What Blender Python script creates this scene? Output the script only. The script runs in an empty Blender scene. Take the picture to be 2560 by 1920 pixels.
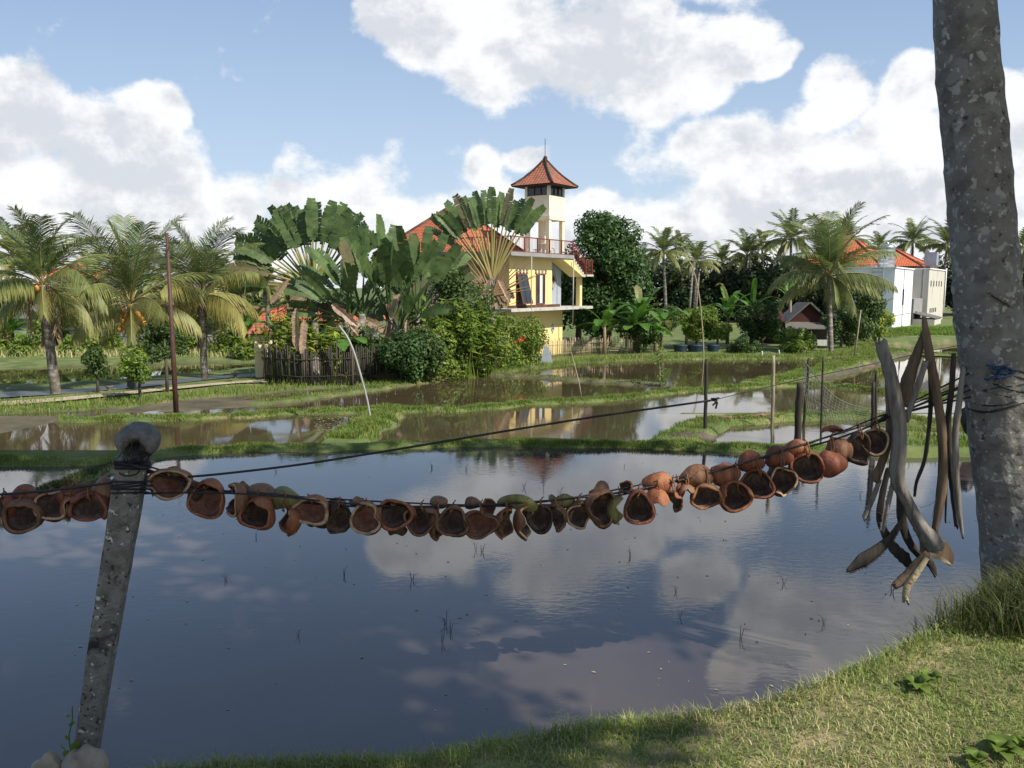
import bpy, math, random
import numpy as np
from mathutils import Vector, Matrix, Quaternion
random.seed(7); rng = np.random.default_rng(7)
sc = bpy.context.scene
C = sc.collection
PI = math.pi; R = math.radians
# ------------------------------------------------------------------ camera
EYE = Vector((0, 0, 2.2)); TP = 0.121; PIT = math.atan(TP); FP = 2000.0
cam_d = bpy.data.cameras.new('camera'); cam = bpy.data.objects.new('camera', cam_d); C.objects.link(cam)
cam.location = EYE; cam.rotation_euler = (PI/2 - PIT, 0, 0)
cam_d.sensor_width = 36; cam_d.lens = 36*FP/2560; cam_d.clip_end = 9000; cam_d.clip_start = 0.05
sc.camera = cam
# ------------------------------------------------------------------ light
SUN_AZ = Vector((0.80, -0.60, 0)).normalized(); SUN_EL = R(46)
sdir = Vector((SUN_AZ.x*math.cos(SUN_EL), SUN_AZ.y*math.cos(SUN_EL), math.sin(SUN_EL)))
sd = bpy.data.lights.new('sun', 'SUN'); sd.energy = 5.0; sd.angle = R(0.5); sd.color = (1.0, 0.93, 0.80)
so = bpy.data.objects.new('sun', sd); C.objects.link(so)
so.rotation_euler = (-sdir).to_track_quat('-Z', 'Y').to_euler(); so.location = (10, -10, 30)
sc.view_settings.view_transform = 'Standard'; sc.view_settings.look = 'None'
sc.view_settings.exposure = 0.36; sc.view_settings.gamma = 1.0
SKY = 0.10

def pray(px, py):
    u = (px-1280)/FP; v = (960-py)/FP
    return Vector((u, math.cos(PIT)+v*math.sin(PIT), -math.sin(PIT)+v*math.cos(PIT)))
def atY(px, py, Y):
    d = pray(px, py); return EYE + d*(Y/d.y)
def onZ(px, py, z):
    d = pray(px, py); return EYE + d*((z-EYE.z)/d.z)
def mpp(Y): return Y/FP*1.0      # metres per source pixel at distance Y

def build_world():
    w = bpy.data.worlds.new("World"); sc.world = w; w.use_nodes = True
    nt = w.node_tree; nt.nodes.clear(); N = nt.nodes.new; L = nt.links.new
    def math_(op, a=None, b=None, c=None, clamp=False):
        n = N('ShaderNodeMath'); n.operation = op; n.use_clamp = clamp
        for i, v in enumerate((a, b, c)):
            if v is None: continue
            if isinstance(v, (int, float)): n.inputs[i].default_value = v
            else: L(v, n.inputs[i])
        return n.outputs[0]
    def vec(op, a, b, c=None):
        n = N('ShaderNodeVectorMath'); n.operation = op
        for i, v in enumerate((a, b, c)):
            if v is None: continue
            if isinstance(v, tuple): n.inputs[i].default_value = v
            else: L(v, n.inputs[i])
        return n
    def noise(v, s, d, r=.55):
        n = N('ShaderNodeTexNoise'); n.noise_dimensions = '2D'; n.inputs['Scale'].default_value = s; n.inputs['Detail'].default_value = d; n.inputs['Roughness'].default_value = r; L(v, n.inputs['Vector']); return n
    def mrange(v, a, b, c=0, d=1, smooth=True):
        n = N('ShaderNodeMapRange'); n.interpolation_type = 'SMOOTHSTEP' if smooth else 'LINEAR'
        for k, x in zip(('From Min', 'From Max', 'To Min', 'To Max'), (a, b, c, d)): n.inputs[k].default_value = x
        L(v, n.inputs['Value']); return n.outputs[0]
    def mix(f, a, b, mode='MIX'):
        n = N('ShaderNodeMix'); n.data_type = 'RGBA'; n.blend_type = mode
        for k, v in (('Factor', f), ('A', a), ('B', b)):
            if isinstance(v, (int, float, tuple)): n.inputs[k].default_value = v
            else: L(v, n.inputs[k])
        return n.outputs['Result']
    tc = N('ShaderNodeTexCoord'); sp = N('ShaderNodeSeparateXYZ'); L(tc.outputs['Generated'], sp.inputs[0])
    ay = math_('MAXIMUM', math_('ABSOLUTE', sp.outputs['Y']), .12)
    X = math_('DIVIDE', sp.outputs['X'], ay); Z = math_('DIVIDE', sp.outputs['Z'], ay)
    cb = N('ShaderNodeCombineXYZ'); L(X, cb.inputs[0]); L(math_('MULTIPLY', Z, 1.3), cb.inputs[1]); P = cb.outputs[0]
    n0 = noise(P, 3.2, 3)
    W = vec('MULTIPLY_ADD', n0.outputs['Color'], (.11, .11, 0), vec('SUBTRACT', P, (.055, .055, 0)).outputs[0]).outputs[0]
    blobs = [(40,360,240),(230,440,240),(420,500,200),(540,560,170),(90,620,320),(360,640,280),(640,640,140),(410,290,80),
             (850,580,110),(1000,560,90),(1240,420,60),(1330,400,50),(740,520,90),
             (960,20,110),(1090,60,170),(1260,110,190),(1440,130,190),(1620,140,170),(1790,150,130),(1900,165,60),(1560,20,120),
             (1850,330,110),(2080,250,105),(2280,240,110),(2010,430,180),(2260,400,200),(2560,400,210),(1900,540,170),(2160,560,220),
             (1770,340,80),(1520,540,90),(1680,570,120),(2450,560,220),
             (2130,-230,230),(2500,-260,230),(1900,-380,80),(2250,-430,120),(2550,-560,240),(1350,-60,120),(1750,-90,130)]
    cur = None
    for (bx, by, r) in blobs:
        d = pray(bx, by); c = (d.x/d.y, 1.3*d.z/d.y, 0)
        dn = vec('DISTANCE', W, c).outputs['Value']
        s = math_('MULTIPLY_ADD', dn, -FP/(r*1.04), 1.0)
        cur = s if cur is None else math_('SMOOTH_MAX', cur, s, .2)
    band = mrange(Z, .02, .20, .62, -.25, False)          # low bank of cloud along the horizon
    cur = math_('SMOOTH_MAX', cur, band, .2)
    n1 = noise(P, 8.0, 11, .60); of = vec('ADD', P, (.012, .03, 0)).outputs[0]; n2 = noise(of, 8.0, 8, .60)
    D = math_('ADD', math_('MINIMUM', cur, .5), math_('MULTIPLY_ADD', n1.outputs[0], 1.5, -.70))
    alpha = mrange(D, .0, .32)
    n3 = noise(P, 5.0, 7, .55)
    lt = math_('ADD', math_('MULTIPLY', math_('SUBTRACT', n1.outputs[0], n2.outputs[0]), 3.6), math_('MULTIPLY_ADD', n3.outputs[0], 2.6, -.86))
    lt = math_('ADD', lt, mrange(D, .5, .1, 0, .35))
    lit = mrange(lt, -.15, .95)
    cloud = mix(lit, (.56/SKY, .585/SKY, .625/SKY, 1), (.80/SKY, .805/SKY, .81/SKY, 1))
    sky = N('ShaderNodeTexSky'); sky.sky_type = 'NISHITA'; sky.sun_disc = False
    sky.sun_elevation = SUN_EL; sky.sun_rotation = math.atan2(SUN_AZ.x, SUN_AZ.y); sky.air_density = 1.0; sky.dust_density = .8; sky.ozone_density = 1.5
    veil = mix(mrange(Z, 0, .8, .85, .30, False), sky.outputs[0], mix(mrange(Z, .05, .42, 0, 1, False), (.49/SKY, .60/SKY, .73/SKY, 1), (.28/SKY, .40/SKY, .61/SKY, 1)))
    final = mix(math_('MULTIPLY', alpha, .95), veil, cloud)
    # clouds thin out overhead and behind, where the photograph cannot see them
    ov = mrange(Z, .75, 1.2, 0, .7)
    final = mix(ov, final, veil)
    bg = N('ShaderNodeBackground'); bg.inputs['Strength'].default_value = SKY; L(final, bg.inputs[0])
    o = N('ShaderNodeOutputWorld'); L(bg.outputs[0], o.inputs[0])
    w.cycles.sampling_method = 'MANUAL'; w.cycles.sample_map_resolution = 256
build_world()

# ------------------------------------------------------------------ materials
def newmat(name):
    m = bpy.data.materials.new(name); m.use_nodes = True; nt = m.node_tree; nt.nodes.clear()
    return m, nt, nt.nodes.new, nt.links.new
def ramp(N, stops):
    r = N('ShaderNodeValToRGB'); cr = r.color_ramp
    while len(cr.elements) < len(stops): cr.elements.new(0.5)
    for e, (p, c) in zip(cr.elements, stops): e.position = p; e.color = (*c, 1)
    return r
def surf(name, stops, scale=4, rough=.8, bump=.3, bscale=None, detail=8, stretch=(1,1,1), spots=None, metallic=0, coord='Object', spec=.4, dist=.02):
    m, nt, N, L = newmat(name)
    tc = N('ShaderNodeTexCoord'); mp = N('ShaderNodeMapping'); mp.inputs['Scale'].default_value = stretch; L(tc.outputs[coord], mp.inputs[0])
    nz = N('ShaderNodeTexNoise'); nz.inputs['Scale'].default_value = scale; nz.inputs['Detail'].default_value = detail; nz.inputs['Roughness'].default_value = .62
    L(mp.outputs[0], nz.inputs['Vector'])
    r = ramp(N, stops); L(nz.outputs[0], r.inputs[0]); col = r.outputs[0]
    if spots:
        for (sscale, lo, hi, scol) in spots:
            n2 = N('ShaderNodeTexNoise'); n2.inputs['Scale'].default_value = sscale; n2.inputs['Detail'].default_value = 3; L(tc.outputs[coord], n2.inputs['Vector'])
            mr = N('ShaderNodeMapRange'); mr.inputs['From Min'].default_value = lo; mr.inputs['From Max'].default_value = hi; L(n2.outputs[0], mr.inputs['Value'])
            mx = N('ShaderNodeMix'); mx.data_type = 'RGBA'; L(mr.outputs[0], mx.inputs['Factor']); L(col, mx.inputs['A']); mx.inputs['B'].default_value = (*scol, 1); col = mx.outputs['Result']
    b = N('ShaderNodeBsdfPrincipled'); L(col, b.inputs['Base Color']); b.inputs['Roughness'].default_value = rough; b.inputs['Metallic'].default_value = metallic
    b.inputs['Specular IOR Level'].default_value = spec
    if bump:
        n3 = N('ShaderNodeTexNoise'); n3.inputs['Scale'].default_value = bscale or scale*4; n3.inputs['Detail'].default_value = 6; L(mp.outputs[0], n3.inputs['Vector'])
        bp = N('ShaderNodeBump'); bp.inputs['Strength'].default_value = bump; bp.inputs['Distance'].default_value = dist; L(n3.outputs[0], bp.inputs['Height']); L(bp.outputs[0], b.inputs['Normal'])
    o = N('ShaderNodeOutputMaterial'); L(b.outputs[0], o.inputs[0]); return m
def leafmat(name, c1, c2, tintc=None, transl=.3, rough=.45, spec=.35, clump=1.2, isl=.55):
    rough = max(rough, .5); spec = min(spec, .3)
    m, nt, N, L = newmat(name)
    g = N('ShaderNodeNewGeometry'); tc = N('ShaderNodeTexCoord')
    nz = N('ShaderNodeTexNoise'); nz.inputs['Scale'].default_value = clump; nz.inputs['Detail'].default_value = 3; L(tc.outputs['Object'], nz.inputs['Vector'])
    ad = N('ShaderNodeMath'); ad.operation = 'MULTIPLY_ADD'; L(g.outputs['Random Per Island'], ad.inputs[0]); ad.inputs[1].default_value = isl
    s2 = N('ShaderNodeMath'); s2.operation = 'MULTIPLY_ADD'; L(nz.outputs[0], s2.inputs[0]); s2.inputs[1].default_value = 1.3; s2.inputs[2].default_value = -.45+(.55-isl)*.5
    L(s2.outputs[0], ad.inputs[2])
    r = ramp(N, [(0, c1), (1, c2)]); L(ad.outputs[0], r.inputs[0]); col = r.outputs[0]
    if tintc:
        at = N('ShaderNodeAttribute'); at.attribute_name = 'tint'
        mx = N('ShaderNodeMix'); mx.data_type = 'RGBA'; L(at.outputs['Fac'], mx.inputs['Factor']); L(col, mx.inputs['A']); mx.inputs['B'].default_value = (*tintc, 1); col = mx.outputs['Result']
    b = N('ShaderNodeBsdfPrincipled'); L(col, b.inputs['Base Color']); b.inputs['Roughness'].default_value = rough; b.inputs['Specular IOR Level'].default_value = spec
    t = N('ShaderNodeBsdfTranslucent'); hs = N('ShaderNodeHueSaturation'); hs.inputs['Value'].default_value = 1.5; hs.inputs['Saturation'].default_value = 1.1; L(col, hs.inputs['Color']); L(hs.outputs[0], t.inputs[0])
    mix = N('ShaderNodeMixShader'); mix.inputs[0].default_value = transl; L(b.outputs[0], mix.inputs[1]); L(t.outputs[0], mix.inputs[2])
    o = N('ShaderNodeOutputMaterial'); L(mix.outputs[0], o.inputs[0]); return m
def watermat(name, mud1, mud2, ripple=.06, rscale=6, rough=.03, mscale=.35, ior=1.5):
    m, nt, N, L = newmat(name)
    tc = N('ShaderNodeTexCoord')
    nz = N('ShaderNodeTexNoise'); nz.inputs['Scale'].default_value = mscale; nz.inputs['Detail'].default_value = 6; L(tc.outputs['Object'], nz.inputs['Vector'])
    r = ramp(N, [(.35, mud1), (.65, mud2)]); L(nz.outputs[0], r.inputs[0])
    b = N('ShaderNodeBsdfPrincipled'); L(r.outputs[0], b.inputs['Base Color']); b.inputs['Roughness'].default_value = rough; b.inputs['IOR'].default_value = ior
    b.inputs['Specular IOR Level'].default_value = .62
    mp = N('ShaderNodeMapping'); mp.inputs['Scale'].default_value = (1, 2.2, 1); mp.inputs['Rotation'].default_value = (0, 0, .25); L(tc.outputs['Object'], mp.inputs[0])
    w1 = N('ShaderNodeTexNoise'); w1.inputs['Scale'].default_value = rscale; w1.inputs['Detail'].default_value = 4; w1.inputs['Distortion'].default_value = .6; L(mp.outputs[0], w1.inputs['Vector'])
    w2 = N('ShaderNodeTexNoise'); w2.inputs['Scale'].default_value = .5; w2.inputs['Detail'].default_value = 2; L(tc.outputs['Object'], w2.inputs['Vector'])
    mr = N('ShaderNodeMapRange'); mr.inputs['From Min'].default_value = .42; mr.inputs['From Max'].default_value = .62; mr.inputs['To Min'].default_value = .12; mr.inputs['To Max'].default_value = 1.0; L(w2.outputs[0], mr.inputs['Value'])
    mu = N('ShaderNodeMath'); mu.operation = 'MULTIPLY'; L(w1.outputs[0], mu.inputs[0]); L(mr.outputs[0], mu.inputs[1])
    bp = N('ShaderNodeBump'); bp.inputs['Strength'].default_value = ripple; bp.inputs['Distance'].default_value = .02; L(mu.outputs[0], bp.inputs['Height']); L(bp.outputs[0], b.inputs['Normal'])
    o = N('ShaderNodeOutputMaterial'); L(b.outputs[0], o.inputs[0]); return m
def tilemat(name, c1, c2, c3, su=4, sv=5):
    m, nt, N, L = newmat(name)
    uv = N('ShaderNodeUVMap'); mp = N('ShaderNodeMapping'); mp.inputs['Scale'].default_value = (su, sv, 1); L(uv.outputs[0], mp.inputs[0])
    br = N('ShaderNodeTexBrick'); br.inputs['Scale'].default_value = 1; br.inputs['Mortar Size'].default_value = .06; br.inputs['Brick Width'].default_value = 1; br.inputs['Row Height'].default_value = 1
    br.offset = 0; br.inputs['Color1'].default_value = (*c1, 1); br.inputs['Color2'].default_value = (*c2, 1); br.inputs['Mortar'].default_value = (c3[0]*.35, c3[1]*.3, c3[2]*.3, 1); L(mp.outputs[0], br.inputs['Vector'])
    tc = N('ShaderNodeTexCoord'); nz = N('ShaderNodeTexNoise'); nz.inputs['Scale'].default_value = 1.3; nz.inputs['Detail'].default_value = 6; L(tc.outputs['Object'], nz.inputs['Vector'])
    mr = N('ShaderNodeMapRange'); mr.inputs['From Min'].default_value = .48; mr.inputs['From Max'].default_value = .75; L(nz.outputs[0], mr.inputs['Value'])
    mx = N('ShaderNodeMix'); mx.data_type = 'RGBA'; L(mr.outputs[0], mx.inputs['Factor']); L(br.outputs['Color'], mx.inputs['A']); mx.inputs['B'].default_value = (*c3, 1)
    b = N('ShaderNodeBsdfPrincipled'); b.inputs['Roughness'].default_value = .85; L(mx.outputs['Result'], b.inputs['Base Color'])
    sp = N('ShaderNodeSeparateXYZ'); L(mp.outputs[0], sp.inputs[0]); fr = N('ShaderNodeMath'); fr.operation = 'FRACT'; L(sp.outputs[1], fr.inputs[0])
    fx = N('ShaderNodeMath'); fx.operation = 'FRACT'; L(sp.outputs[0], fx.inputs[0]); sn = N('ShaderNodeMath'); sn.operation = 'PINGPONG'; sn.inputs[1].default_value = .5; L(fx.outputs[0], sn.inputs[0])
    ad = N('ShaderNodeMath'); ad.operation = 'SUBTRACT'; L(sn.outputs[0], ad.inputs[0]); L(fr.outputs[0], ad.inputs[1])
    bp = N('ShaderNodeBump'); bp.inputs['Strength'].default_value = .9; bp.inputs['Distance'].default_value = .06; L(ad.outputs[0], bp.inputs['Height']); L(bp.outputs[0], b.inputs['Normal'])
    o = N('ShaderNodeOutputMaterial'); L(b.outputs[0], o.inputs[0]); return m
MT = {}
def mk():
    s = surf
    MT['yellow'] = s('yellow_plaster', [(.3,(.74,.57,.24)),(.6,(.78,.62,.29)),(.8,(.60,.47,.24))], 1.2, .85, .1)
    MT['cream'] = s('cream_plaster', [(.3,(.78,.68,.47)),(.7,(.84,.76,.56))], 1.5, .85, .1)
    MT['concrete'] = s('slab_concrete', [(.3,(.32,.31,.29)),(.6,(.5,.48,.44)),(.8,(.22,.21,.19))], 3, .9, .3)
    MT['bluegrey'] = s('bluegrey_plaster', [(.3,(.30,.33,.38)),(.7,(.38,.41,.46))], 2, .8, .1)
    MT['redmetal'] = s('dark_red_paint', [(.3,(.16,.025,.02)),(.7,(.24,.05,.035))], 6, .5, .1)
    MT['woodframe'] = s('brown_wood', [(.3,(.10,.035,.02)),(.7,(.16,.06,.035))], 8, .6, .2, stretch=(1,1,.2))
    MT['glass'] = s('dark_glass', [(.3,(.02,.025,.03)),(.7,(.05,.06,.075))], 1.5, .12, 0, spec=.6)
    MT['curtain'] = s('curtain', [(.3,(.45,.45,.43)),(.7,(.7,.7,.68))], 6, .9, .5, stretch=(4,4,.1))
    MT['dark'] = s('dark_gap', [(.3,(.03,.025,.02)),(.7,(.05,.045,.04))], 5, .9, .1)
    MT['white'] = s('white_plaster', [(.3,(.70,.72,.74)),(.6,(.80,.81,.82)),(.85,(.6,.6,.58))], .7, .8, .1)
    MT['beige'] = s('stained_beige_plaster', [(.3,(.44,.42,.37)),(.55,(.54,.52,.46)),(.75,(.33,.31,.27))], .5, .9, .15, stretch=(1,1,.3))
    MT['greywall'] = s('grey_render', [(.3,(.20,.20,.20)),(.7,(.32,.31,.31))], 1, .9, .2)
    MT['tile'] = tilemat('orange_roof_tile', (.52,.13,.05), (.40,.095,.04), (.20,.10,.07), 4, 3.2)
    MT['tileold'] = tilemat('weathered_roof_tile', (.40,.135,.075), (.28,.09,.05), (.12,.085,.065), 5, 5)
    MT['tilenew'] = tilemat('bright_roof_tile', (.62,.15,.05), (.52,.11,.04), (.36,.13,.07), 3.4, 2.6)
    MT['steel'] = s('stainless_steel', [(.3,(.5,.5,.5)),(.7,(.65,.65,.65))], 2, .28, .1, metallic=.9)
    MT['tankblue'] = s('grey_blue_panel', [(.3,(.22,.26,.30)),(.7,(.30,.34,.38))], 3, .6, .1)
    MT['tin'] = s('grey_tin_sheet', [(.3,(.08,.075,.07)),(.6,(.15,.145,.135)),(.8,(.08,.06,.05))], 2, .7, .3, stretch=(1,6,1))
    MT['redboard'] = s('dark_red_boards', [(.3,(.05,.016,.013)),(.7,(.09,.028,.023))], 3, .8, .4, stretch=(8,8,.4))
    MT['oldwood'] = s('weathered_wood', [(.3,(.07,.055,.045)),(.6,(.13,.105,.085)),(.8,(.05,.04,.03))], 5, .85, .5, stretch=(3,3,.3))
    MT['bamboo'] = s('dry_bamboo', [(.3,(.22,.17,.10)),(.6,(.36,.30,.20)),(.8,(.14,.11,.07))], 6, .7, .3, stretch=(3,3,.4))
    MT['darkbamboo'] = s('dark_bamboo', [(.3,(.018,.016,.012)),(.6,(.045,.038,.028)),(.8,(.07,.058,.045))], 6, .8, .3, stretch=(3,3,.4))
    MT['pvc'] = s('grey_pvc', [(.3,(.26,.27,.26)),(.7,(.38,.38,.36))], 3, .5, .05)
    MT['redpole'] = s('rusty_red_pole', [(.3,(.05,.024,.018)),(.6,(.085,.038,.028)),(.8,(.04,.025,.02))], 6, .6, .3)
    MT['postconc'] = s('mossy_concrete', [(.25,(.07,.066,.055)),(.45,(.15,.145,.12)),(.6,(.22,.21,.18)),(.8,(.10,.09,.07))], 16, .95, 1.0, 55,
                       spots=[(12,.50,.66,(.22,.21,.185)),(30,.64,.67,(.55,.54,.50)),(9,.58,.68,(.03,.03,.024)),(48,.60,.66,(.04,.038,.03))], dist=.012)
    MT['stone'] = s('rough_grey_stone', [(.3,(.08,.078,.072)),(.5,(.145,.14,.13)),(.7,(.22,.21,.19))], 22, .95, .9, 70, dist=.008)
    MT['sandstone'] = s('cracked_sandstone', [(.3,(.24,.19,.13)),(.55,(.38,.32,.24)),(.75,(.15,.12,.09))], 9, .95, 1.0, 20, dist=.02)
    MT['wire'] = s('black_wire', [(.3,(.008,.008,.009)),(.7,(.02,.02,.022))], 20, .45, .3)
    MT['bluecord'] = s('blue_cord', [(.3,(.01,.03,.09)),(.7,(.02,.06,.16))], 20, .6, .3)
    MT['tie'] = s('fibre_tie', [(.3,(.14,.055,.02)),(.7,(.28,.13,.06))], 30, .9, .5)
    MT['bark'] = s('mottled_palm_bark', [(.3,(.085,.08,.072)),(.46,(.15,.14,.128)),(.58,(.19,.18,.162)),(.75,(.10,.09,.08))], 7, .95, 1.0, 26, stretch=(1,1,1.1),
                   spots=[(9,.54,.60,(.20,.20,.185)),(15,.60,.64,(.30,.30,.275)),(34,.62,.66,(.36,.36,.33)),(22,.64,.72,(.05,.045,.04))], dist=.012)
    MT['palmtrunk'] = s('grey_palm_trunk', [(.3,(.07,.06,.045)),(.5,(.15,.13,.11)),(.62,(.30,.28,.25)),(.8,(.10,.085,.07))], 2.5, .9, .6, 8, stretch=(1,1,2.5))
    MT['trunk'] = s('brown_tree_trunk', [(.3,(.05,.04,.03)),(.7,(.12,.10,.08))], 5, .9, .5)
    MT['stalkgrey'] = s('weathered_grey_stalk', [(.25,(.05,.042,.035)),(.42,(.12,.105,.09)),(.58,(.21,.195,.175)),(.78,(.09,.07,.055))], 6, .7, .6, 30, stretch=(6,6,.6), dist=.006)
    MT['stalkbrown'] = s('brown_stalk', [(.3,(.06,.038,.022)),(.5,(.14,.095,.06)),(.7,(.20,.135,.08))], 6, .75, .6, 30, stretch=(6,6,.6), dist=.006)
    MT['stalkdark'] = s('dark_stalk', [(.3,(.018,.014,.011)),(.6,(.045,.036,.03)),(.8,(.09,.075,.06))], 6, .75, .6, 30, stretch=(6,6,.6), dist=.006)
    MT['stalkpale'] = s('pale_stalk_pith', [(.3,(.30,.23,.13)),(.7,(.50,.41,.26))], 14, .85, .6, 40)
    SH = dict(
        orange=[(.25,(.09,.03,.014)),(.45,(.25,.085,.036)),(.62,(.33,.135,.06)),(.8,(.12,.05,.027))],
        red=[(.25,(.06,.016,.009)),(.45,(.17,.05,.025)),(.62,(.24,.085,.045)),(.8,(.08,.03,.02))],
        brown=[(.25,(.06,.025,.013)),(.45,(.155,.07,.034)),(.62,(.22,.115,.06)),(.8,(.075,.038,.023))],
        green=[(.25,(.11,.075,.025)),(.45,(.17,.15,.05)),(.62,(.21,.21,.075)),(.8,(.22,.11,.05))],
        dark=[(.25,(.018,.013,.01)),(.5,(.055,.035,.024)),(.7,(.12,.07,.042))],
        pale=[(.25,(.12,.06,.035)),(.5,(.23,.13,.075)),(.7,(.14,.075,.042))])
    for k, st in SH.items(): MT['husk_'+k] = s(k+'_husk_skin', st, 9, .62, .8, 45, stretch=(3,3,.8), dist=.006)
    MT['lin_dark'] = s('dark_husk_fibre', [(.25,(.03,.018,.014)),(.5,(.085,.052,.038)),(.7,(.20,.14,.11))], 18, .95, 1.0, 70, dist=.012)
    MT['lin_brown'] = s('brown_husk_fibre', [(.25,(.09,.035,.022)),(.5,(.20,.09,.058)),(.72,(.34,.19,.13))], 14, .95, 1.0, 70, dist=.012)
    MT['rim'] = s('pale_husk_rim', [(.3,(.24,.11,.055)),(.5,(.46,.32,.2)),(.7,(.22,.10,.05))], 20, .9, .8, 60, dist=.006)
    MT['palm'] = leafmat('coconut_frond', (.045,.08,.028), (.19,.26,.10), (.58,.46,.14), .22)
    MT['palmfar'] = leafmat('far_coconut_frond', (.045,.075,.028), (.20,.26,.10), (.46,.40,.15), .2)
    MT['banana'] = leafmat('banana_leaf', (.045,.115,.022), (.13,.26,.05), (.30,.22,.12), .3, .4, .4, isl=.2)
    MT['travel'] = leafmat('travellers_palm_leaf', (.012,.034,.013), (.15,.225,.075), (.26,.18,.12), .2, .3, .4, clump=1.1, isl=.25)
    MT['fanstalk'] = leafmat('fan_stalk', (.20,.25,.06), (.36,.35,.11), (.40,.24,.14), .15)
    MT['bigleaf'] = leafmat('broad_dark_leaf', (.018,.048,.012), (.075,.145,.035), None, .15, .35, .5, clump=.8)
    MT['treeleaf'] = leafmat('tree_leaf', (.025,.055,.013), (.095,.15,.038), None, .2, clump=.7)
    MT['darkleaf'] = leafmat('dark_tree_leaf', (.016,.034,.012), (.055,.085,.03), None, .15, clump=.5)
    MT['hedge'] = leafmat('hedge_leaf', (.045,.09,.015), (.24,.32,.055), None, .3, clump=1.5)
    MT['yelleaf'] = leafmat('yellow_green_leaf', (.08,.15,.02), (.40,.44,.06), None, .3, clump=1.2)
    MT['dryleaf'] = leafmat('dry_leaf', (.17,.12,.07), (.34,.26,.17), None, .15)
    MT['deadtan'] = leafmat('withered_leaf', (.22,.15,.10), (.46,.34,.25), None, .15)
    MT['grass'] = leafmat('grass_blade', (.06,.125,.02), (.33,.43,.10), (.58,.50,.29), .3, .6, .2, clump=1.6)
    MT['dykegrass'] = leafmat('dyke_grass_blade', (.055,.115,.014), (.20,.30,.05), (.36,.30,.14), .3, .6, .2, clump=.9)
    MT['darkgrass'] = leafmat('tall_grass_blade', (.022,.045,.010), (.08,.125,.025), (.20,.16,.09), .25, .6, .2)
    MT['flower'] = s('red_petal', [(.3,(.6,.03,.02)),(.7,(.75,.06,.04))], 8, .5, 0)
    MT['whiteflower'] = s('white_petal', [(.3,(.75,.75,.72)),(.7,(.85,.85,.82))], 8, .5, 0)
    MT['coconut'] = s('orange_coconut_skin', [(.3,(.50,.20,.03)),(.7,(.64,.30,.06))], 6, .45, .1)
    MT['bluecloth'] = s('blue_tarp', [(.3,(.015,.025,.04)),(.7,(.035,.06,.09))], 4, .6, .4)
    MT['sand'] = s('sandy_path', [(.3,(.30,.25,.17)),(.6,(.42,.36,.26)),(.8,(.20,.20,.09))], 1.5, .95, .3)
    MT['asphalt'] = s('wet_asphalt', [(.3,(.05,.052,.058)),(.55,(.09,.092,.10)),(.7,(.09,.10,.05)),(.85,(.04,.04,.035))], 2.5, .35, .4)
    MT['brick'] = s('red_brick_strip', [(.3,(.26,.14,.10)),(.7,(.36,.22,.16))], 12, .9, .4)
    MT['plastic'] = s('black_plastic', [(.3,(.008,.008,.009)),(.7,(.02,.02,.02))], 10, .4, .2)
    MT['net'] = s('green_net_thread', [(.3,(.07,.08,.06)),(.7,(.13,.14,.11))], 10, .8, 0)
    MT['debris'] = s('floating_bits', [(.3,(.20,.17,.07)),(.6,(.38,.36,.20)),(.8,(.12,.09,.05))], 9, .8, 0)
    MT['water_front'] = watermat('muddy_water_front', (.030,.025,.026), (.075,.060,.052), .05, 10, .02, ior=1.68)
    MT['water'] = watermat('muddy_water', (.050,.039,.023), (.075,.057,.032), .045, 5, .03, ior=1.58)
    MT['water_far'] = watermat('muddy_water_far', (.060,.045,.024), (.075,.056,.030), .04, 3, .03)
    # ground: colour follows the painted attribute 'veg' (0 mud .. 1 turf)
    m, nt, N, L = newmat('field_ground')
    at = N('ShaderNodeAttribute'); at.attribute_name = 'veg'; tc = N('ShaderNodeTexCoord')
    n1 = N('ShaderNodeTexNoise'); n1.inputs['Scale'].default_value = 1.1; n1.inputs['Detail'].default_value = 8; L(tc.outputs['Object'], n1.inputs['Vector'])
    r1 = ramp(N, [(.3,(.055,.085,.016)),(.55,(.11,.15,.035)),(.7,(.20,.18,.075))]); L(n1.outputs[0], r1.inputs[0])
    r2 = ramp(N, [(.3,(.045,.034,.024)),(.6,(.095,.073,.052)),(.8,(.13,.10,.07))]); L(n1.outputs[0], r2.inputs[0])
    n2 = N('ShaderNodeTexNoise'); n2.inputs['Scale'].default_value = 6; n2.inputs['Detail'].default_value = 5; L(tc.outputs['Object'], n2.inputs['Vector'])
    ma = N('ShaderNodeMath'); ma.operation = 'MULTIPLY_ADD'; L(n2.outputs[0], ma.inputs[0]); ma.inputs[1].default_value = .9; ma.inputs[2].default_value = -.45
    mb = N('ShaderNodeMath'); mb.operation = 'ADD'; mb.use_clamp = True; L(ma.outputs[0], mb.inputs[0]); L(at.outputs['Fac'], mb.inputs[1])
    mx = N('ShaderNodeMix'); mx.data_type = 'RGBA'; L(mb.outputs[0], mx.inputs['Factor']); L(r2.outputs[0], mx.inputs['A']); L(r1.outputs[0], mx.inputs['B'])
    b = N('ShaderNodeBsdfPrincipled'); b.inputs['Roughness'].default_value = .9; L(mx.outputs['Result'], b.inputs['Base Color'])
    bp = N('ShaderNodeBump'); bp.inputs['Strength'].default_value = .6; bp.inputs['Distance'].default_value = .05; L(n2.outputs[0], bp.inputs['Height']); L(bp.outputs[0], b.inputs['Normal'])
    o = N('ShaderNodeOutputMaterial'); L(b.outputs[0], o.inputs[0]); MT['ground'] = m
    MT['bank'] = s('bank_soil', [(.3,(.09,.11,.035)),(.5,(.17,.165,.07)),(.63,(.42,.32,.20)),(.8,(.12,.12,.05))], 3.5, .95, .6, 30)
mk()
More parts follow.
